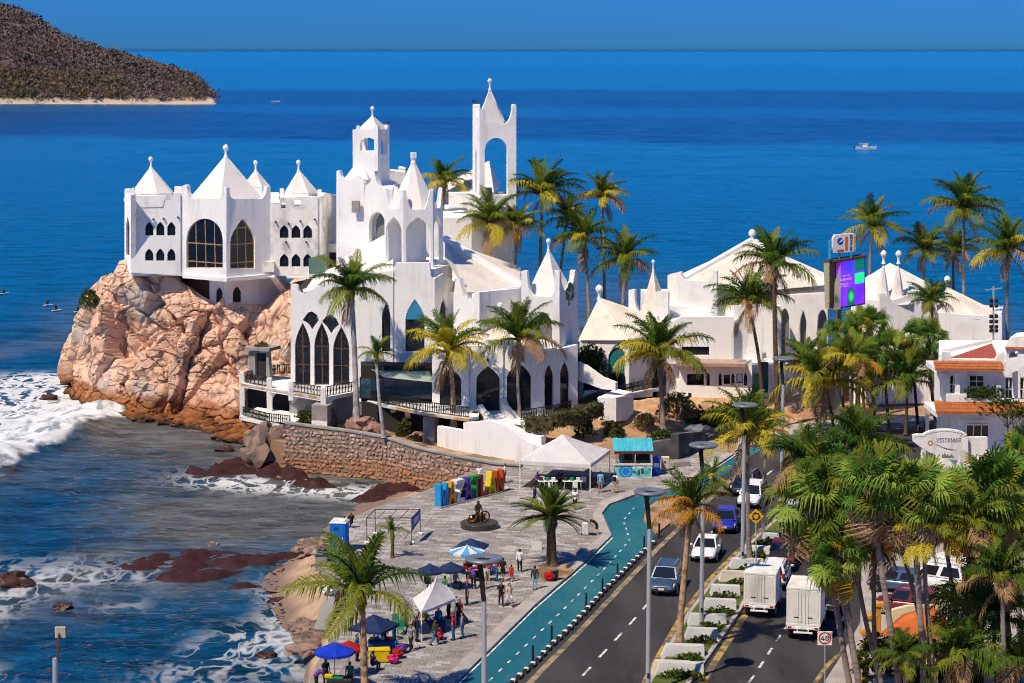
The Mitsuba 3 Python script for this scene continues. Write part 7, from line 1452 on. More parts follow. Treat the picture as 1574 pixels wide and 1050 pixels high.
# ---------------------------------------------------------------- statue
def statue():
    mat('bronze', lambda p, n, uv: mix((.20, .115, .05), (.06, .04, .025), fbm(p.x * 5, p.y * 5, p.z * 5, 3)), .35, .5, .8); mat('dark_granite', lambda p, n, uv: mix((.06, .058, .05), (.025, .025, .022), fbm(p.x * 6, p.y * 6, p.z * 6, 3)), .35, .4)
    k = thing('statue', 'bronze seated figure with a cart wheel on a round dark plinth', 'statue'); p = G(737, 811, .1)
    part(k, 'plinth', MB().lathe([(1.5, 0), (1.52, .05), (1.52, .42), (1.46, .48)], p, 40), 'dark_granite', 30)
    f = fig('sit'); X = xform(rotz(math.radians(-50)), p + [-.12, .1, .49], 1.3)
    for q in ('body', 'sleeves', 'trousers', 'hair'): copy_part(k, {'body': 'figure', 'sleeves': 'coat', 'trousers': 'legs', 'hair': 'hat'}[q], f[q], X, 'bronze')
    m = MB(); c = p + [.42, -.15, .95]; tw = trimesh.creation.torus(.42, .06, 24, 8); tw.apply_transform(trimesh.transformations.rotation_matrix(math.pi / 2, [1, .5, 0])); tw.apply_translation(c); m.mesh(tw); ax = unit(np.cross([1, .5, 0], [0, 0, 1]))
    e = unit([1, .5, 0])
    for a in range(6): m.bar(c, c + (e * math.cos(a * 1.047) + ZU * math.sin(a * 1.047)) * .42, .05)
    part(k, 'wheel', m, 'bronze'); part(k, 'seat', MB().cbox(p + [-.1, .15, .75], (.9, .75, .55), .06, .6), 'bronze'); r = rock_mesh(7, (.42, .4, .45), 2); r.apply_translation(p + [-.55, -.1, .75]); part(k, 'basket', r, 'bronze')
statue()
# ---------------------------------------------------------------- parasols, canopies, stalls
def fabric(key, c): return mat(key, lambda p, n, uv: mix(c, tuple(x * .75 for x in c), fbm(p.x * 2, p.y * 2, p.z * 2, 3)), .8, .2)
fabric('navy_fabric', (.018, .035, .11)); fabric('bright_blue_fabric', (.008, .045, .55)); fabric('red_fabric', (.42, .015, .015)); fabric('white_fabric', (.70, .69, .68)); fabric('pale_blue_fabric', (.10, .38, .66)); fabric('yellow_plastic', (.68, .48, .005)); fabric('blue_plastic', (.006, .16, .62)); fabric('pink_fabric', (.6, .03, .16)); fabric('orange_fabric', (.6, .16, .03)); fabric('green_fabric', (.02, .22, .12))
def parasol(x, yt, Y, R, zt, label, cols, n=8, drop=.62, tilt=0, a0=.2):
    t = thing('parasol', label, 'parasol'); top = P(x, yt, Y); top[2] = zt if zt else top[2]; top = P(x, yt, Y); c = np.array([top[0], top[1], .1]); part(t, 'pole', MB().tube([c, top], .03, 8), 'galvanised'); part(t, 'base', MB().lathe([(.28, 0), (.26, .08), (.06, .12)], c, 16), 'grey_concrete')
    rg = ring(top, R, n, top[2] - drop, a0)
    for i in range(n):
        a, b = rg[i], rg[(i + 1) % n]; k = 5; V, F = [], []
        for s in np.linspace(0, 1, k):
            sag = -.10 * math.sin(s * math.pi) * R * .5; l, r = top * (1 - s) + a * s + [0, 0, sag * .4], top * (1 - s) + b * s + [0, 0, sag * .4]; V += [l, (l + r) / 2 + [0, 0, -.04 * s], r]
        for q in range(k - 1):
            for w in (0, 1): o = q * 3 + w; F += [[o, o + 3, o + 4], [o, o + 4, o + 1]]
        V += [a - [0, 0, .16], (a + b) / 2 - [0, 0, .20], b - [0, 0, .16]]; o = (k - 1) * 3; F += [[o, o + 3, o + 4], [o, o + 4, o + 1], [o + 1, o + 4, o + 5], [o + 1, o + 5, o + 2]]
        part(t, 'canopy_panel', MB().add(np.array(V), np.array(F)), cols[i % len(cols)])
    m = MB()
    for q in rg: m.bar(top - [0, 0, .1], q - [0, 0, .03], .02)
    part(t, 'ribs', m, 'galvanised', kind='stuff'); part(t, 'tip', MB().lathe([(.04, 0), (.03, .1), (0, .14)], top, 8), 'galvanised'); return t
def Zat(x, y): return G(x, y, .1)[1]
parasol(723, 827, Zat(723, 872), 1.55, 0, 'square navy parasol at the back of the souvenir stall', ['navy_fabric'], 4, .62, a0=.5); parasol(718, 838, Zat(720, 885), 1.32, 0, 'pale blue and white striped parasol below the navy one', ['pale_blue_fabric', 'white_fabric'], 12, .42)
parasol(693, 863, Zat(693, 905), 1.05, 0, 'dark navy parasol right behind the white canopy', ['navy_fabric'], 6, .5); parasol(661, 866, Zat(661, 905), .98, 0, 'dark navy parasol left behind the white canopy', ['navy_fabric'], 6, .5, a0=.6)
parasol(574, 944, Zat(574, 1002), 1.72, 0, 'wide navy parasol half hidden by the big palm', ['navy_fabric'], 4, .75, a0=.35); parasol(514, 986, Zat(514, 1062), 1.22, 0, 'bright blue parasol at the bottom beside the big palm', ['bright_blue_fabric'], 8, .58); parasol(536, 984, Zat(536, 1040), .95, 0, 'red parasol behind the bright blue one', ['red_fabric'], 8, .45)
def canopy(t, corners, apex, ez, m='white_fabric', val=.28, peak=.0, nleg=4, leg_m='white_paint'):
    c = [np.array([q[0], q[1], ez]) for q in corners]; n = len(c); k = 7
    for i in range(n):
        a, b = c[i], c[(i + 1) % n]; V, F = [], []
        for s in np.linspace(0, 1, k):
            w = s ** (1 + peak); l, r = apex * (1 - s) + a * s, apex * (1 - s) + b * s; zc = apex[2] + (ez - apex[2]) * (s ** (1 / (1 + peak))); l[2] = r[2] = zc; V += [l, (l + r) / 2 - [0, 0, .05 * s], r]
        for q in range(k - 1):
            for w in (0, 1): o = q * 3 + w; F += [[o, o + 3, o + 4], [o, o + 4, o + 1]]
        V += [a - [0, 0, val], (a + b) / 2 - [0, 0, val + .04], b - [0, 0, val]]; o = (k - 1) * 3; F += [[o, o + 3, o + 4], [o, o + 4, o + 1], [o + 1, o + 4, o + 5], [o + 1, o + 5, o + 2]]
        part(t, 'roof_panel', MB().add(np.array(V), np.array(F)), m)
    for q in c[:nleg]: part(t, 'leg', MB().box((q[0], q[1], (ez + .1) / 2), (.08, .08, ez - .1)), leg_m)
    fr = MB()
    for i in range(n): fr.bar(c[i] - [0, 0, .05], c[(i + 1) % n] - [0, 0, .05], .05)
    part(t, 'frame', fr, leg_m)
def big_tent():
    t = thing('white_tent', 'large white tent with a peaked roof at the foot of the stair', 'tent'); FR, FL = G(907, 756, .1), G(799, 750, .1); d = np.array([2.0, 6.6, 0]); c = [FR, FR + d, FL + d, FL]
    canopy(t, c, P(864, 667, (FR[1] + FL[1]) / 2 + 3.3), 2.55, val=.34, peak=.12)
    f = thing('tent_shade_sheet', 'dark sheet standing for the shadow under the white tent', 'mat'); put(f, MB().slab([q[:2] for q in (FR + [-.2, .3, 0], FR + d * .9, FL + d * .9, FL + [.2, .3, 0])], .1, .13), 'trim_black')  # shadow of the tent laid on the ground as a dark slab
    for i, (x, y, lb) in enumerate(((842, 752, 'white folding table at the left under the tent'), (880, 752, 'white folding table at the right under the tent'))):
        p = G(x, y, .13); k = thing('folding_table', lb, 'table'); part(k, 'top', MB().cbox(p + [0, 0, .74], (1.7, .7, .05), .02), 'white_paint')
        for sx in (-.75, .75):
            for sy in (-.28, .28): part(k, 'leg', MB().bar(p + [sx, sy, 0], p + [sx * .9, sy, .72], .05), 'galvanised')
        for j in range(3):
            q = p + [-.6 + .55 * j, .05, .77]; b_ = thing('goods_box', ['dark box on a tent table', 'green box on a tent table', 'white bag on a tent table'][j] + (', left one' if i == 0 else ', right one'), 'box'); put(b_, MB().cbox(q + [0, 0, .14], (.36, .3, .28), .04), ['trim_black', 'green_fabric', 'white_fabric'][j])
    for i, (x, y) in enumerate(((846, 757), (884, 757), (833, 748), (897, 748))):
        p = G(x, y, .13); k = thing('plastic_chair', 'white plastic chair ' + ['before the left tent table', 'before the right tent table', 'at the left end inside the tent', 'at the right end inside the tent'][i], 'chair'); part(k, 'seat', MB().cbox(p + [0, 0, .44], (.44, .44, .04), .015), 'white_paint'); part(k, 'backrest', MB().cbox(p + [0, -.21, .7], (.44, .04, .46), .015), 'white_paint')
        for sx in (-.19, .19):
            for sy in (-.19, .19): part(k, 'leg', MB().bar(p + [sx * 1.1, sy * 1.1, 0], p + [sx, sy, .43], .04), 'white_paint')
big_tent()
def small_canopy():
    t = thing('white_canopy', 'small white peaked canopy over a stall among the shoppers', 'canopy'); a = G(648, 986, .1); c = [a, G(700, 964, .1), G(686, 944, .1), G(636, 964, .1)]; canopy(t, c, P(672, 884, np.mean([q[1] for q in c])), 2.1, 'white_fabric', .22, .5)
    k = thing('display_table', 'navy draped table under the small white canopy', 'table'); p = G(664, 972, .1); put(k, MB().cbox(p + [0, 0, .4], (1.7, .7, .8), .05, .3), 'navy_fabric')
    for j, m in enumerate(('yellow_plastic', 'white_fabric', 'red_fabric', 'green_fabric')): q = thing('souvenir', ['yellow', 'white', 'red', 'green'][j] + ' souvenir on the navy draped table', 'souvenir'); put(q, rock_of(p + [-.6 + .4 * j, -.1 + .1 * j, .92], .17, j), m)
def rock_of(c, r, s): m = rock_mesh(800 + s, (r, r, r), 2); m.apply_translation(c); return m
small_canopy()
def stalls():
    # souvenir table with a dark shelf below
    p = G(740, 893, .1); t = thing('souvenir_table', 'pale souvenir table with a dark open shelf under the parasols', 'table'); part(t, 'top', MB().cbox(p + [0, 0, .9], (1.25, .8, .06), .02), 'cream_block')
    for sx in (-.56, .56):
        for sy in (-.34, .34): part(t, 'leg', MB().box(p + [sx, sy, .44], (.07, .07, .88)), 'cream_block')
    part(t, 'shelf', MB().box(p + [0, .05, .3], (1.1, .6, .04)), 'trim_black'); part(t, 'back_cloth', MB().box(p + [0, .3, .55], (1.1, .03, .6)), 'trim_black')
    for j in range(9): q = thing('souvenir', ['pink', 'red', 'orange', 'yellow', 'pink', 'white', 'orange', 'red', 'green'][j] + ' souvenir on the pale table, ' + ['first', 'second', 'third', 'fourth', 'fifth', 'sixth', 'seventh', 'eighth', 'ninth'][j] + ' of its display', 'souvenir'); put(q, rock_of(p + [-.5 + .25 * (j % 5), -.15 + .32 * (j // 5), 1.05], .15, j + 9), ['pink_fabric', 'red_fabric', 'orange_fabric', 'yellow_plastic', 'pink_fabric', 'white_fabric', 'orange_fabric', 'red_fabric', 'green_fabric'][j])
    p = G(758, 884, .1); k = thing('clothes_rack', 'rack of orange and pink garments beside the souvenir table', 'rack'); part(k, 'rail', MB().bar(p + [-.5, 0, 1.5], p + [.6, 0, 1.5], .04), 'galvanised')
    for s in (-.5, .6): part(k, 'stand', MB().bar(p + [s, 0, 0], p + [s, 0, 1.5], .04), 'galvanised')
    for j in range(6): g = thing('garment', ['orange', 'pink', 'red', 'cream', 'orange', 'maroon'][j] + ' garment hanging on the rack, ' + ['first', 'second', 'third', 'fourth', 'fifth', 'sixth'][j] + ' from the left', 'garment'); q = p + [-.4 + .18 * j, 0, 1.05]; put(g, MB().hull(np.array([[dx * .2, dy * .05, z] for dx in (-1, 1) for dy in (-1, 1) for z in (.38,)] + [[dx * .27, dy * .08, -.42] for dx in (-1, 1) for dy in (-1, 1)]) @ rotz(1.2).T + q), ['orange_fabric', 'pink_fabric', 'red_fabric', 'cloth_cream', 'orange_fabric', 'cloth_maroon'][j])
    # yellow cooler cart, pink bags, blue goods
    p = G(583, 1019, .1); t = thing('yellow_cooler', 'large yellow ice box at the edge of the stalls', 'cooler'); R = .12; part(t, 'box', MB().cbox(p + [0, .2, .42], (1.3, .7, .72), .05, R), 'yellow_plastic'); part(t, 'lid', MB().cbox(p + [0, .2, .82], (1.36, .76, .1), .03, R), 'yellow_plastic')
    for s in (-.5, .5): part(t, 'foot', MB().box(p + [s, .2, .04], (.1, .6, .08), R), 'trim_black')
    for j, (x, y, m, lb) in enumerate(((605, 1012, 'pink_fabric', 'pink bag beside the yellow ice box'), (612, 1004, 'red_fabric', 'red bag behind the pink bag'), (616, 996, 'cloth_purple', 'purple bag at the corner of the goods table'))): q = thing('bag', lb, 'bag'); put(q, rock_of(G(x, y, .45), .38, 30 + j), m)
    p = G(588, 1003, .1); t = thing('goods_table', 'blue covered goods table behind the yellow ice box', 'table'); put(t, MB().cbox(p + [0, 0, .42], (1.8, .8, .82), .06, .1), 'blue_cover' if 'blue_cover' in scene else fabric('blue_cover', (.03, .09, .26)))
    for j in range(5): q = thing('packet', ['yellow', 'blue', 'white', 'red', 'orange'][j] + ' packet on the blue covered table', 'packet'); put(q, MB().cbox(p + [-.65 + .32 * j, .05 * (j % 2), .93], (.26, .22, .18), .03, j), ['yellow_plastic', 'blue_plastic', 'white_fabric', 'red_fabric', 'orange_fabric'][j])
    p = G(522, 1064, .1); t = thing('fruit_cart', 'dark cart with a yellow box under the bright blue parasol', 'cart'); part(t, 'body', MB().cbox(p + [0, 0, .6], (1.5, .8, .6), .05), 'trim_black'); part(t, 'tray', MB().cbox(p + [-.2, -.1, .95], (.9, .6, .1), .03), 'green_fabric'); part(t, 'box', MB().cbox(p + [-.6, -.2, 1.05], (.5, .3, .22), .04), 'yellow_plastic')
    for s in (-.6, .6): w = trimesh.creation.cylinder(.28, .08, sections=20); w.apply_transform(trimesh.transformations.rotation_matrix(math.pi / 2, [1, 0, 0])); w.apply_translation(p + [s, -.42, .28]); part(t, 'wheel', w, 'rubber')
    for j, (x, y) in enumerate(((608, 966), (616, 976))): p = G(x, y, .1); k = thing('green_chair', ['green plastic chair behind the low navy parasol', 'green plastic chair nearest the white canopy'][j], 'chair'); part(k, 'seat', MB().cbox(p + [0, 0, .44], (.46, .46, .05), .02), 'green_fabric'); part(k, 'backrest', MB().cbox(p + [0, .22, .72], (.46, .05, .5), .02), 'green_fabric'); [part(k, 'leg', MB().bar(p + [sx, sy, 0], p + [sx * .9, sy * .9, .42], .05), 'green_fabric') for sx in (-.2, .2) for sy in (-.2, .2)]
stalls()
# ---------------------------------------------------------------- toilet, frames, bins, ledges
def toilet():
    p = G(521, 849, .1); t = thing('portable_toilet', 'bright blue portable toilet cabin with a white roof by the beach', 'portable toilet'); R = -.12; w = 1.25; h = 2.25
    part(t, 'cabin', MB().cbox(p + [0, .6, h / 2], (w, w, h), .05, R), 'blue_plastic'); part(t, 'roof', MB().hull(np.vstack([np.array([[x * .68, y * .68, 0] for x in (-1, 1) for y in (-1, 1)]), np.array([[x * .5, y * .5, .2] for x in (-1, 1) for y in (-1, 1)])]) @ rotz(R).T + p + [0, .6, h]), 'white_fabric'); part(t, 'base', MB().box(p + [0, .6, .06], (1.3, 1.3, .12), R), 'trim_black')
    d = part(t, 'door', MB().cbox(p + np.array([.0, -.05, 1.12]), (.8, .05, 1.9), .015, R), 'blue_plastic'); put(numbered(d + '__handle'), MB().box(p + [.3, -.1, 1.1], (.06, .04, .16), R), 'white_paint'); part(t, 'vent_pipe', MB().tube([p + [.35, .9, h], p + [.35, .9, h + .35]], .05, 8), 'trim_black')
    m = MB()
    for i in range(5): m.box(p + [-.3 + .15 * i, -.075, 1.86], (.08, .02, .22), R)
    part(t, 'vent', m, 'trim_black', kind='stuff')
toilet()
def frames():
    for i, (x0, y0, x1, y1, x2, y2, x3, y3, lb) in enumerate(((564, 836, 633, 836, 646, 822, 577, 822, 'thin black metal frame with white foot weights standing on the plaza'),)):
        c = [G(a, b, .1) for a, b in ((x0, y0), (x1, y1), (x2, y2), (x3, y3))]; t = thing('metal_frame', lb, 'frame'); h = 2.05
        for q in c: part(t, 'post', MB().tube([q, q + [0, 0, h]], .035, 6), 'wrought_iron'); part(t, 'foot_weight', MB().cbox(q + [0, 0, .11], (.42, .36, .22), .05), 'white_paint')
        for a, b in zip(c, c[1:] + c[:1]): part(t, 'crossbar', MB().bar(a + [0, 0, h], b + [0, 0, h], .05), 'wrought_iron')
        for k in range(1, 4): a = c[0] + (c[1] - c[0]) * k / 4; b = c[3] + (c[2] - c[3]) * k / 4; part(t, 'crossbar', MB().bar(a + [0, 0, h], b + [0, 0, h], .035), 'wrought_iron')
        k = thing('banner', 'violet and white banner hung on the right side of the metal frame', 'banner'); a, b = c[1] + [0, 0, h - .05], c[2] + [0, 0, h - .05]; q = np.array([a, b, b - [0, 0, .75], a - [0, 0, 1.05]]); n = unit(np.cross(q[1] - q[0], q[2] - q[0])) * .02; part(k, 'cloth', MB().hull(np.vstack([q + n, q - n])), mat('violet_fabric', (.16, .12, .42), .8)); m_ = (q[0] + q[2]) / 2; part(k, 'white_panel', MB().hull(np.vstack([m_ + (q - m_) * .5 + n * 1.4, m_ + (q - m_) * .5 - n * 1.4])), 'white_fabric')
    p = G(626, 838, .1); t = thing('concrete_stool', 'grey concrete cube beside the metal frame', 'block'); put(t, MB().cbox(p + [0, 0, .22], (.5, .45, .44), .04), 'grey_concrete')
    # stone ledge, buttress, concrete post by the beach
    p = G(494, 872, -.3); t = thing('stone_ledge', 'grey concrete pedestal with a wide cap at the beach edge', 'pedestal'); part(t, 'shaft', MB().cbox(p + [0, .4, .35], (.95, .9, 1.3), .05), 'grey_concrete'); part(t, 'cap', MB().cbox(p + [0, .4, 1.08], (1.35, 1.2, .16), .04), 'grey_concrete'); r = rock_mesh(60, (.45, .35, .3), 2); r.apply_translation(p + [.0, .4, 1.3]); put(thing('loose_rock', 'grey stone lying on top of the concrete pedestal', 'rock'), r, 'grey_rock')
    a, b = G(512, 912, .1), G(494, 972, -1.6); t = thing('concrete_chute', 'pale broken concrete slab sloping down to the sand', 'slab'); put(t, MB().bar(a, b, 1.0, .5), 'grey_concrete')
    p = G(506, 914, .1); t = thing('striped_bundle', 'black and white bundled cloth on the plaza edge beside the big palm', 'bundle'); m = MB()
    part(t, 'cloth', rock_of(p + [0, 0, .4], .55, 41), 'white_fabric'); part(t, 'dark_fold', rock_of(p + [.3, -.1, .55], .34, 42), 'trim_black')
    # red bin by the date palm, panel on the ground, covered cart near the lane
    p = G(844, 893, .12); t = thing('red_bag', 'bright red cloth bundle at the foot of the date palm', 'bundle'); put(t, rock_of(p + [0, 0, .4], .42, 43), 'red_fabric'); p = G(853, 892, .12); t = thing('dark_bin', 'dark bin next to the red bundle', 'bin'); part(t, 'body', MB().lathe([(.2, 0), (.26, .75)], p, 14), 'trim_black'); part(t, 'rim', MB().lathe([(.28, .75), (.28, .82)], p, 14), 'steel_grey')
    p = G(825, 846, .1); t = thing('ground_panel', 'pale grey leaning board lying on the plaza left of the date palm', 'board'); put(t, MB().cbox(p + [0, .3, .3], (.8, .06, .75), .02, np.array(rot_x(-.5))), 'pale_block')
    p = G(905, 822, .12); t = thing('covered_cart', 'white box with a black curved cover near the cycle lane', 'cart'); part(t, 'box', MB().cbox(p + [-.25, 0, .5], (.5, .5, .95), .06), 'white_fabric'); th = np.linspace(0, math.pi * .62, 9); m = MB(); m.tube([p + [.1 + .55 * math.sin(a), .1, .12 + 1.0 * (math.cos(a) * .5 + .5)] for a in th], .12, 8); part(t, 'cover', m, 'trim_black'); part(t, 'foot', MB().box(p + [0, 0, .06], (1.2, .3, .1)), 'trim_black')
    bed = plan([(822, 880), (838, 869), (872, 869), (884, 880), (868, 893), (834, 894)]); structure('palm_bed', sheet(bed, .135), 'garden_soil')
frames()
# ---------------------------------------------------------------- kiosk
def kiosk():
    t = thing('beach_kiosk', 'turquoise roofed kiosk with a painted sea mural counter', 'kiosk'); A, B = G(945, 734, .1), G(1002, 734, .1); u = unit(B - A); n = np.array([u[1], -u[0], 0]); W = np.linalg.norm(B - A); bk = -n * 2.0
    def at(x, d, z): return A + u * x * W + n * d + [0, 0, z]
    def blk(nm, x0, x1, d0, d1, z0, z1, m): return part(t, nm, MB().hull([at(x, d, z) for x in (x0, x1) for d in (d0, d1) for z in (z0, z1)]), m)
    blk('counter_wall', 0, 1, -.15, 0, 0, 1.12, 'white_paint'); blk('counter', -.02, 1.02, -.5, .12, 1.12, 1.2, 'cream_block'); blk('back_wall', 0, 1, -2.0, -1.9, 0, 2.2, mat('tan_paint', (.45, .28, .15), .8)); blk('side_wall', 0, .03, -2, 0, 0, 1.15, 'white_paint'); blk('side_wall', .97, 1, -2, 0, 0, 1.15, 'white_paint')
    for x in (0.015, .55, .985): blk('post', x - .012, x + .012, -.12, -.02, 1.2, 2.25, 'cream_block')
    for x in (.015, .985): blk('post', x - .012, x + .012, -1.95, -1.85, 1.1, 2.7, 'cream_block')
    blk('fascia', -.02, 1.02, -.02, .04, 2.15, 2.38, mat('maroon_paint', (.20, .035, .03), .6)); blk('dark_board', .28, .50, -1.88, -1.8, 1.25, 1.95, 'trim_black'); blk('dark_board', .58, .95, -1.88, -1.8, 1.25, 1.95, 'trim_black')
    N = 7
    for i in range(N): x0, x1 = -.04 + 1.08 * i / N, -.04 + 1.08 * (i + .94) / N; q = [at(x0, .12, 2.4), at(x1, .12, 2.4), at(x1, -2.1, 3.15), at(x0, -2.1, 3.15)]; part(t, 'roof_plank', MB().hull(np.vstack([q, np.array(q) + [0, 0, .07 - .02 * (i % 2)]])), mat('turquoise_paint', lambda p, n_, uv: mix((.02, .40, .52), (.10, .52, .60), fbm(p.x * 2, p.y * .6, 0, 3)), .6))
    def pat(nm, pg, m, d=.006): part(t, nm, MB().prism(pg, at(0, d, 0), u, ZU, n, .012), m)
    pat('mural_panel', sbox(.05, .04, W - .05, 1.08), mat('mural_aqua', (.16, .52, .6), .6)); pat('mural_disc', Point(1.0, .55).buffer(.62).intersection(sbox(.05, .04, W - .05, 1.08)), mat('mural_blue', (.01, .20, .58), .6), .022); pat('mural_ring', Point(1.0, .55).buffer(.42).difference(Point(1.0, .55).buffer(.36)).intersection(sbox(.05, .04, W, 1.08)), 'mural_aqua', .038)
    pat('mural_white', Polygon([(1.6, .75), (1.9, .95), (2.3, .85), (2.7, 1.0), (3.3, .9), (3.3, 1.06), (1.6, 1.06)]), 'white_paint', .022); pat('mural_figure', unary_union([Point(2.15, .62).buffer(.1), sbox(2.05, .2, 2.25, .55), Point(2.45, .7).buffer(.14), sbox(2.36, .35, 2.6, .6), Point(1.75, .5).buffer(.13)]), mat('mural_dark', (.03, .09, .08), .6), .038); pat('mural_green', unary_union([Point(2.85, .45).buffer(.2), Point(2.0, .35).buffer(.16), Point(3.1, .7).buffer(.13)]), mat('mural_green', (.05, .36, .25), .6), .03)
    person(952, 722, 'stand', -90, 'skyblue', 'navy', 'kiosk vendor in pale blue behind the counter', at=at(.14, -.9, 0))
    p = G(1009, 731, .1); k = thing('drinks_fridge', 'blue and white drinks fridge beside the kiosk', 'fridge'); part(k, 'case', MB().cbox(p + [0, .3, .85], (.66, .6, 1.7), .03), mat('fridge_blue', (.01, .06, .4), .4)); part(k, 'panel', MB().box(p + [0, -.01, .95], (.5, .02, .4)), 'white_paint'); part(k, 'door', MB().box(p + [0, -.012, .45], (.56, .02, .5)), 'blue_plastic')
    p = G(1023, 724, .1); k = thing('ticket_machine', 'cream cabinet with a small dark opening right of the drinks fridge', 'cabinet'); part(k, 'case', MB().cbox(p + [0, .3, .65], (.72, .6, 1.25), .04), 'cream_block'); part(k, 'opening', MB().box(p + [-.05, -.01, .8], (.16, .02, .2)), 'trim_black'); part(k, 'foot', MB().box(p + [0, .3, .03], (.6, .5, .06)), 'trim_black')
    p = G(1046, 718, .1); k = thing('concrete_bench', 'low grey concrete bench in front of the dark wall', 'bench'); put(k, MB().cbox(p + [0, .3, .25], (1.7, .6, .5), .06, .3), 'grey_concrete')
    mat('dark_rock_wall', lambda q, n_, uv: mix((.06, .06, .065), (.13, .125, .125), smoothstep(.4, .7, fbm(q.x * .9, q.y * .9, q.z * .5, 4))), .9, .1)
    k = thing('dark_wall', 'dark grey rough retaining wall between the kiosk and the road', 'wall'); f = Face((1003, 700, G(1003, 716)[1] + 2.5), (1043, 700, G(1043, 712)[1] + 1.2)); f2 = Face((1043, 700, G(1043, 712)[1] + 1.2), (1086, 690, G(1086, 690)[1] + 1)); wall(k, f, [(1003, 726), (1003, 680), (1043, 674), (1043, 722)], m='dark_rock_wall', thick=.8, name='panel'); wall(k, f2, [(1043, 722), (1043, 668), (1052, 666), (1078, 664), (1088, 668), (1090, 700), (1076, 712)], m='dark_rock_wall', thick=.8, name='panel')
    c = thing('covered_boat', 'grey tarpaulin heap on top of the dark wall', 'tarpaulin'); put(c, (lambda m: m)(rock_of(P(1070, 662, 203), .0001, 1)) if False else (lambda m: (m.apply_translation(P(1072, 662, 202)), m)[1])(rock_mesh(70, (1.5, .9, .9), 3)), mat('grey_tarp', (.16, .17, .21), .7))
    k = thing('red_cloth', 'bright red tarpaulin on the ground under the shaggy palm', 'tarpaulin'); m = rock_mesh(71, (1.2, .6, .35), 2); m.apply_translation(P(1066, 634, 209)); put(k, m, 'red_fabric')
kiosk()
# ---------------------------------------------------------------- villa, hotel sign, restaurant at the right
mat('terracotta', lambda p, n, uv: mix((.50, .17, .06), (.32, .10, .04), fbm(p.x * 2, p.y * 2, p.z * 2, 4)), .85, .2); mat('villa_white', lambda p, n, uv: mix((.78, .77, .74), (.5, .49, .47), smoothstep(.5, .8, fbm(p.x * 1.5, p.y * 1.5, p.z * .4, 4)) * .6), .75, .2)
def tiles(parent, a, b, up, n):
    "barrel tiles running up a sloping eave from the edge a-b by the vector up"
    a, b, up = np.asarray(a), np.asarray(b), np.asarray(up); k = numbered(parent + '__eave'); put(k, MB().hull(np.vstack([[a, b, b + up, a + up], np.array([a, b, b + up, a + up]) - [0, 0, .12]])), 'terracotta'); L = np.linalg.norm(b - a); u = unit(b - a); nn = unit(np.cross(u, up)); nn = nn if nn[2] > 0 else -nn; m = MB(); th = np.linspace(0, math.pi, 5); w = L / n * .42
    V = [u * math.cos(x) * w + nn * math.sin(x) * w * .9 for x in th]
    prof = MB()
    for r_ in range(3):
        for q in (0,): 
            lo, hi = up * (r_ / 3) + nn * .03 * (1), up * ((r_ + 1.08) / 3); v = np.array([lo + x for x in V] + [hi + x * .82 for x in V]); f = [[i, i + 1, 6 + i] for i in range(4)] + [[i, 6 + i, 5 + i] for i in range(4)]; prof.add(v, f)
    sh = mikit.ply(prof.out(), 'terracotta')
    for i in range(n): copy_part(k, 'tile', sh, xform(np.eye(3), a + u * L * (i + .5) / n))
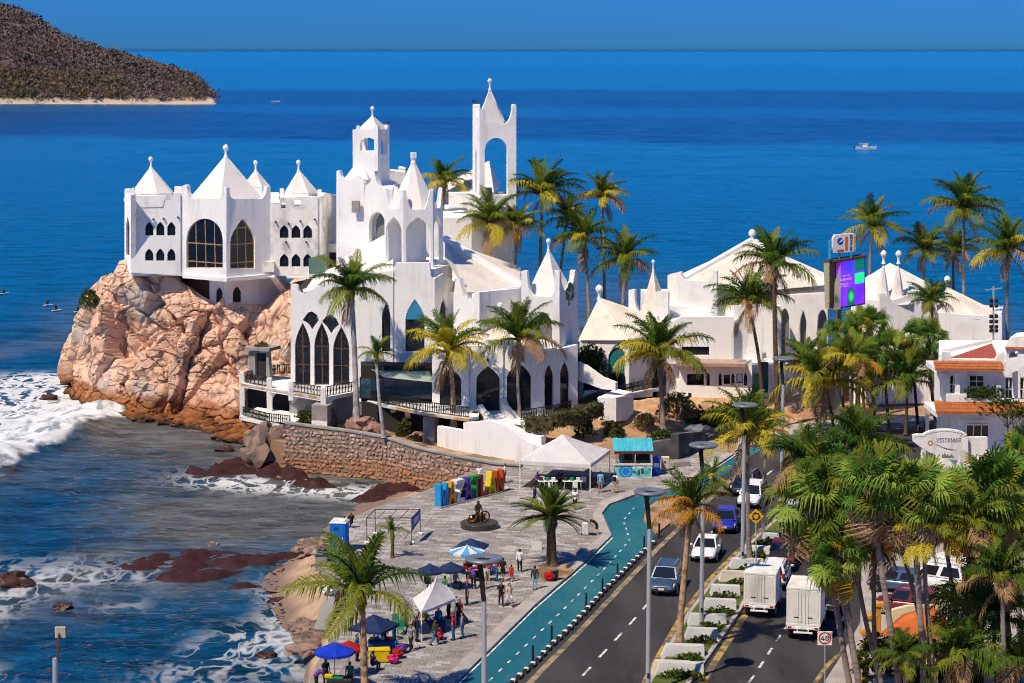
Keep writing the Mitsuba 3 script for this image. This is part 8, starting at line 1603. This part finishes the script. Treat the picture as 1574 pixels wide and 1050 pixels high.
def villa():
    t = thing('tiled_villa', 'white villa with terracotta tiled eaves and a balcony of plants at the right edge', 'building'); D = 165
    def F(x0, x1, d0=D, d1=D): return Face((x0, 600, d0), (x1, 600, d1))
    f = F(1438, 1640); b = F(1438, 1640, D + 4.5, D + 4.5)
    wall(t, b, [(1446, 735), (1446, 556), (1640, 556), (1640, 735)], [[(1460, 577), (1472, 577), (1472, 606), (1460, 606)], [(1490, 577), (1514, 577), (1514, 596), (1490, 596)], [(1545, 580), (1558, 580), (1558, 618), (1545, 618)], [(1568, 580), (1580, 580), (1580, 618), (1568, 618)]], m='villa_white')
    for q in ([(1460, 577), (1472, 577), (1472, 606), (1460, 606)], [(1490, 577), (1514, 577), (1514, 596), (1490, 596)], [(1545, 580), (1558, 580), (1558, 618), (1545, 618)], [(1568, 580), (1580, 580), (1580, 618), (1568, 618)]): window(t, b, q, 2, [.5], 'car_glass', 'villa_white')
    for x in (1442, 1473, 1536, 1562, 1590): part(t, 'column', MB().hull([f.at(x + dx, y, d) for dx in (-3.5, 3.5) for y in (572, 622) for d in (-.2, -.6)]), 'villa_white')
    def beam(nm, x0, x1, y0, y1, d0, d1, m='villa_white'): return part(t, nm, MB().hull([f.at(x, y, d) for x in (x0, x1) for y in (y0, y1) for d in (d0, d1)]), m)
    beam('upper_slab', 1440, 1541, 567, 575, .0, -4.5); beam('lower_slab', 1437, 1640, 632, 640, .3, -4.5); beam('balcony_parapet', 1455, 1486, 606, 618, 0, -.25); beam('balcony_parapet', 1486, 1640, 613, 618, 0, -.25)
    tiles(t, f.at(1436, 566, .5), f.at(1541, 567, .5), f.at(1436, 556, -.35) - f.at(1436, 566, .5), 36); tiles(t, f.at(1436, 631, .8), f.at(1640, 633, .8), f.at(1436, 617, -.1) - f.at(1436, 631, .8), 64)
    part(t, 'parapet', f.solid(MB(), f.poly([(1450, 557), (1450, 542), (1462, 542), (1463, 553), (1532, 554), (1536, 546), (1546, 541), (1546, 567), (1541, 557)]), -.4, .4), 'villa_white')
    part(t, 'roof_ramp', MB().add([f.at(1463, 553, -1), f.at(1540, 554, -1), f.at(1540, 537, -3.5), f.at(1530, 541, -3.5)], [[0, 1, 2, 3]]), mat('red_tile_floor', (.34, .08, .06), .7)); part(t, 'ramp_wall', MB().hull([f.at(x, y, d) for x, y in ((1463, 553), (1463, 547), (1540, 535), (1540, 530)) for d in (-3.4, -3.7)]), 'villa_white')
    g = Face((1541, 580, D - 1), (1640, 580, D - 3)); part(t, 'upper_block', g.solid(MB(), g.poly([(1546, 578), (1546, 532), (1552, 519), (1570, 517), (1640, 516), (1640, 560), (1570, 566)]).difference(g.poly([(1550, 542), (1564, 540), (1564, 549), (1550, 551)])), 0, 3), 'villa_white'); part(t, 'cornice', g.solid(MB(), g.poly([(1546, 533), (1640, 534), (1640, 537), (1546, 536)]), .3, .3), 'terracotta')
    beam('ground_wall', 1478, 1640, 640, 735, -1.0, -4.4, 'villa_white'); w = [(1484, 652), (1520, 652), (1520, 672), (1484, 672)]; h = Face((1438, 600, D + .9), (1640, 600, D + .9))
    window(t, h, w, 3, 1, 'car_glass', 'villa_white', .09, recess=-.12); beam('window_hood', 1477, 1525, 649, 652, -.6, -1.2); beam('gate_post', 1428, 1432, 640, 715, -1, -1.5, 'steel_grey')
    core(t, [xy(1447, D + 5.2), xy(1640, D + 5.2), xy(1640, D + 14), xy(1447, D + 14)], 0, zz(560, D), 'villa_white', 'rear_block')
    for i, x in enumerate((1492, 1502, 1511, 1522, 1533)): shrub(f.at(x, 615, -.3), (.8, .5, 1.1), ['first', 'second', 'third', 'fourth', 'fifth'][i] + ' potted bush along the villa balcony', 'hedge_leaf' if i % 2 else 'shrub_leaf', 170, .1)
villa()
def hotel_sign():
    t = thing('hotel_sign', 'white curved hotel sign wall with grey lettering and a wave emblem', 'sign'); f = Face((1403, 690, 152), (1520, 690, 152)); out = [(1403, 669), (1412, 667.5), (1419, 668)] + [(1453 + 35 * math.cos(a), 671 - 11 * math.sin(a)) for a in np.linspace(2.85, .25, 14)] + [(1480, 671.5), (1488, 671.5), (1488, 705), (1466, 707), (1447, 703), (1430, 696), (1416, 688), (1404, 679)]
    part(t, 'panel', f.solid(MB(), f.poly(out), 0, .4), 'villa_white'); pg = f.poly(out); part(t, 'moulding', f.solid(MB(), pg.buffer(-.14).difference(pg.buffer(-.19)).difference(sbox(-99, -99, 99, f.uz(1450, 674)[1])), .02, .02), 'faded_grey')
    text(t, 'lettering', 'VISTAMAR', .33, f.at(1458, 676.5, .01), f.u, ZU, mat('sign_grey', (.16, .17, .18), .6), .03, False, 1.85)
    sw = [(1436, 682), (1444, 686), (1452, 690), (1462, 692), (1472, 692), (1462, 690.5), (1450, 687.5), (1440, 683)]; part(t, 'wave_emblem', f.solid(MB(), f.poly(sw), .03, .03), 'sign_grey'); part(t, 'round_emblem', MB().prism(Point(*f.uz(1430, 681)).buffer(.2).difference(Point(*f.uz(1430, 681)).buffer(.11)), f.o + f.n * .005, f.u, ZU, f.n, .03), 'gold_frame')
    m = MB(); f.solid(m, f.poly([(1448, 700), (1449, 697), (1450, 700), (1452, 696), (1455, 701), (1457, 697), (1459, 702), (1462, 698), (1467, 703), (1448, 704)]), .03, .03); part(t, 'plant_emblem', m, 'sign_grey')
    g = Face((1489, 690, 152.4), (1520, 690, 152.4)); part(t, 'side_panel', g.solid(MB(), g.poly([(1490, 672), (1518, 672), (1518, 710), (1490, 709)]), 0, .4), 'villa_white'); p = f.at(1483, 730, -.2); part(t, 'post', MB().bar([p[0], p[1], .1], f.at(1483, 704, -.2), .42), 'villa_white'); p = f.at(1420, 730, -.2); part(t, 'post', MB().bar([p[0], p[1], .1], f.at(1420, 690, -.2), .3), 'villa_white'); p = f.at(1512, 730, -.2); part(t, 'post', MB().bar([p[0], p[1], .1], f.at(1512, 706, -.2), .4), 'villa_white')
hotel_sign()
def restaurant():
    mat('orange_roof', lambda p, n, uv: mix((.55, .15, .03), (.40, .10, .025), fbm(p.x * 1.5, p.y * 1.5, p.z, 4)), .8, .2); mat('cream_wall', (.66, .56, .34), .8); mat('orange_paint', (.58, .24, .02), .7); mat('red_post', (.42, .05, .02), .6)
    t = thing('orange_pavilion', 'open pavilion with a bright orange hipped roof on red posts', 'pavilion'); D = 124; z = 2.7
    c = [G(1352, 977, z), G(1444, 982, z), G(1466, 968, z), G(1392, 958, z)]; ap = [P(1390, 945, D + 4), P(1434, 933, D + 3)]
    m = MB(); V = np.array(c + ap); m.add(V, [[0, 1, 5], [0, 5, 4], [1, 2, 5], [2, 3, 5], [3, 4, 5], [3, 0, 4], [1, 0, 3], [1, 3, 2]]); part(t, 'roof', m, 'orange_roof')
    r = MB(); r.bar(ap[1], c[1], .14); r.bar(ap[1], ap[0], .14); r.bar(ap[0], c[0], .14); r.bar(ap[1], c[2], .14); part(t, 'roof_ridge', r, 'terracotta')
    for q in (c[0] + [.6, .3, 0], c[1] + [-.4, .3, 0], c[2] + [-.3, -.2, 0], c[3]): part(t, 'post', MB().bar([q[0], q[1], .12], [q[0], q[1], z + .1], .22), 'red_post')
    b = Face((1392, 960, D + 7), (1470, 960, D + 7)); part(t, 'back_wall', b.solid(MB(), b.poly([(1372, 1010), (1372, 938), (1395, 932), (1470, 930), (1470, 1010)]), 0, .4), 'cream_wall')
    part(t, 'floor', MB().slab([q[:2] for q in c], .12, .2), mat('brown_tile', (.34, .22, .15), .7)); part(t, 'counter', MB().cbox((c[0] + c[2]) / 2 * [1, 1, 0] + [0, 0, .7], (2.4, .7, 1.0), .04), 'cream_wall')
    s = thing('stepped_gateway', 'stepped gateway of orange capped cream pillars beside the road', 'gateway')
    for i, (x, yt, h) in enumerate(((1350, 931, 1.0), (1339, 950, 1.0), (1331, 974, 1.0), (1330, 1020, 1.0))):
        p = G(x + 6, 1045 - 12 * (3 - i) - 30 * (i < 3), .12); q = P(x, yt, p[1]); part(s, 'pillar', MB().cbox((q[0], q[1], q[2] / 2), (.36, .36, max(.5, q[2])), .03), 'orange_paint' if i in (0, 3) else 'cream_wall'); part(s, 'cap', MB().cbox(q + [0, 0, .1], (.72, .6, .28), .04), 'orange_paint')
    k = thing('notice_board', 'small white notice on the stepped gateway', 'notice'); p = P(1330, 962, 124); put(k, MB().cbox(p, (.32, .05, .5), .01), 'white_paint')
restaurant()
# ---------------------------------------------------------------- boats, swimmers, gulls
def boat(x, y, L, label, roof=True):
    p = G(x, y, SEA + .05); t = thing('boat', label, 'boat'); st = [(-L / 2, .85, .0), (-L / 4, .95, .0), (L / 5, .9, .05), (L * .38, .55, .2), (L / 2, .06, .5)]; V = []
    for a, w, s in st: V += [[a, -w, .9 + s], [a, -w * .6, -.2], [a, w * .6, -.2], [a, w, .9 + s]]
    F = [];  n = len(st)
    for i in range(n - 1): F += [[4 * i + k, 4 * i + k + 1, 4 * i + 4 + k + 1, 4 * i + 4 + k] for k in range(3)]
    m = MB().add(np.array(V) + p, np.array(F)); m.add(np.array(V)[:4] + p, [[0, 1, 2, 3]]); part(t, 'hull', m, 'white_paint'); d = MB().add(np.array([V[4 * i + k] for i in range(n) for k in (0, 3)]) * [1, .9, 1] - [0, 0, .25] + p, [[2 * i, 2 * i + 1, 2 * i + 3, 2 * i + 2] for i in range(n - 1)]); part(t, 'deck', d, 'grey_concrete')
    part(t, 'outboard', MB().cbox(p + [-L / 2 - .3, 0, .8], (.5, .4, .9), .1), 'trim_black')
    if roof:
        part(t, 'cabin', MB().cbox(p + [-L * .05, 0, 1.3], (L * .25, 1.2, 1.2), .1), 'white_paint'); part(t, 'roof', MB().cbox(p + [-L * .1, 0, 2.3], (L * .4, 1.7, .12), .04), 'cream_block')
        for sx in (-.28, .08): part(t, 'roof_post', MB().bar(p + [L * sx, -.7, .9], p + [L * sx, -.7, 2.3], .08), 'galvanised'); part(t, 'roof_post', MB().bar(p + [L * sx, .7, .9], p + [L * sx, .7, 2.3], .08), 'galvanised')
boat(1331, 229, 8.8, 'white fishing boat with a canopy alone on the open sea'); boat(124, 158.5, 9, 'small white boat moored off the headland beach', False); boat(58, 158, 8, 'tiny boat at the left end of the headland beach', False); boat(325, 152.5, 8, 'tiny white boat off the tip of the headland', False); boat(424, 157, 7, 'tiny far boat right of the headland', False)
for i, (x, y) in enumerate(((73, 470), (86, 478), (120, 480), (6, 452))):
    p = G(x, y, SEA + .1); lb = ['first', 'second', 'third', 'leftmost'][i] + ' surfer sitting in the dark swell left of the cliff'; person(0, 0, 'sit', 120 + 20 * i, 'black', 'black', lb, at=p - [0, 0, .25], name='person'); m = MB(); th = np.linspace(-1, 1, 13); pg = Polygon([(1.1 * a, .28 * math.sqrt(max(0, 1 - a * a)) ** .8) for a in th] + [(1.1 * a, -.28 * math.sqrt(max(0, 1 - a * a)) ** .8) for a in th[::-1]]); k = thing('surfboard', 'surfboard under the ' + lb.split(' sitting')[0], 'surfboard'); put(k, m.prism(pg.buffer(0), p + [.1, 0, .1], unit([.6, .8, 0]), unit([-.8, .6, 0]), ZU, .08), 'white_fabric')
def gull(p, a, label):
    t = thing('gull', label, 'bird'); R = rotz(a); f = lambda v: np.asarray(v) @ R.T + p; b = trimesh.creation.icosphere(2, 1.0); b.vertices = f(b.vertices * [.24, .11, .12] + np.array([0, 0, .24])); part(t, 'body', b, 'trim_black', True); h = trimesh.creation.icosphere(1, .075); h.vertices = f(h.vertices + np.array([.2, 0, .40])); part(t, 'head', h, 'trim_black', True)
    part(t, 'beak', MB().hull(f([[.26, -.02, .40], [.26, .02, .40], [.26, 0, .42], [.36, 0, .385]])), 'gold_frame'); part(t, 'tail', MB().hull(f([[-.2, -.06, .26], [-.2, .06, .26], [-.46, -.05, .22], [-.46, .05, .22], [-.46, 0, .24]])), 'trim_black')
    for s in (-.04, .04): part(t, 'leg', MB().bar(f([0, s, -.02]), f([0, s, .16]), .02), 'gold_frame')
for x, y, D, lb in ((232, 247.5, 238.5, 'dark bird on the leftmost pavilion spire'), (347, 228.5, 238, 'dark bird on the great pavilion spire'), (572.5, 169, 229.6, 'dark bird on the bell tower finial'), (753, 127.5, 229.7, 'dark bird on the arch tower finial'), (729, 159, 231, 'dark bird on the left horn of the arch tower'), (597, 192, 231, 'dark bird on the right horn of the bell tower')): gull(P(x, y, D), 2.5 + x, lb)
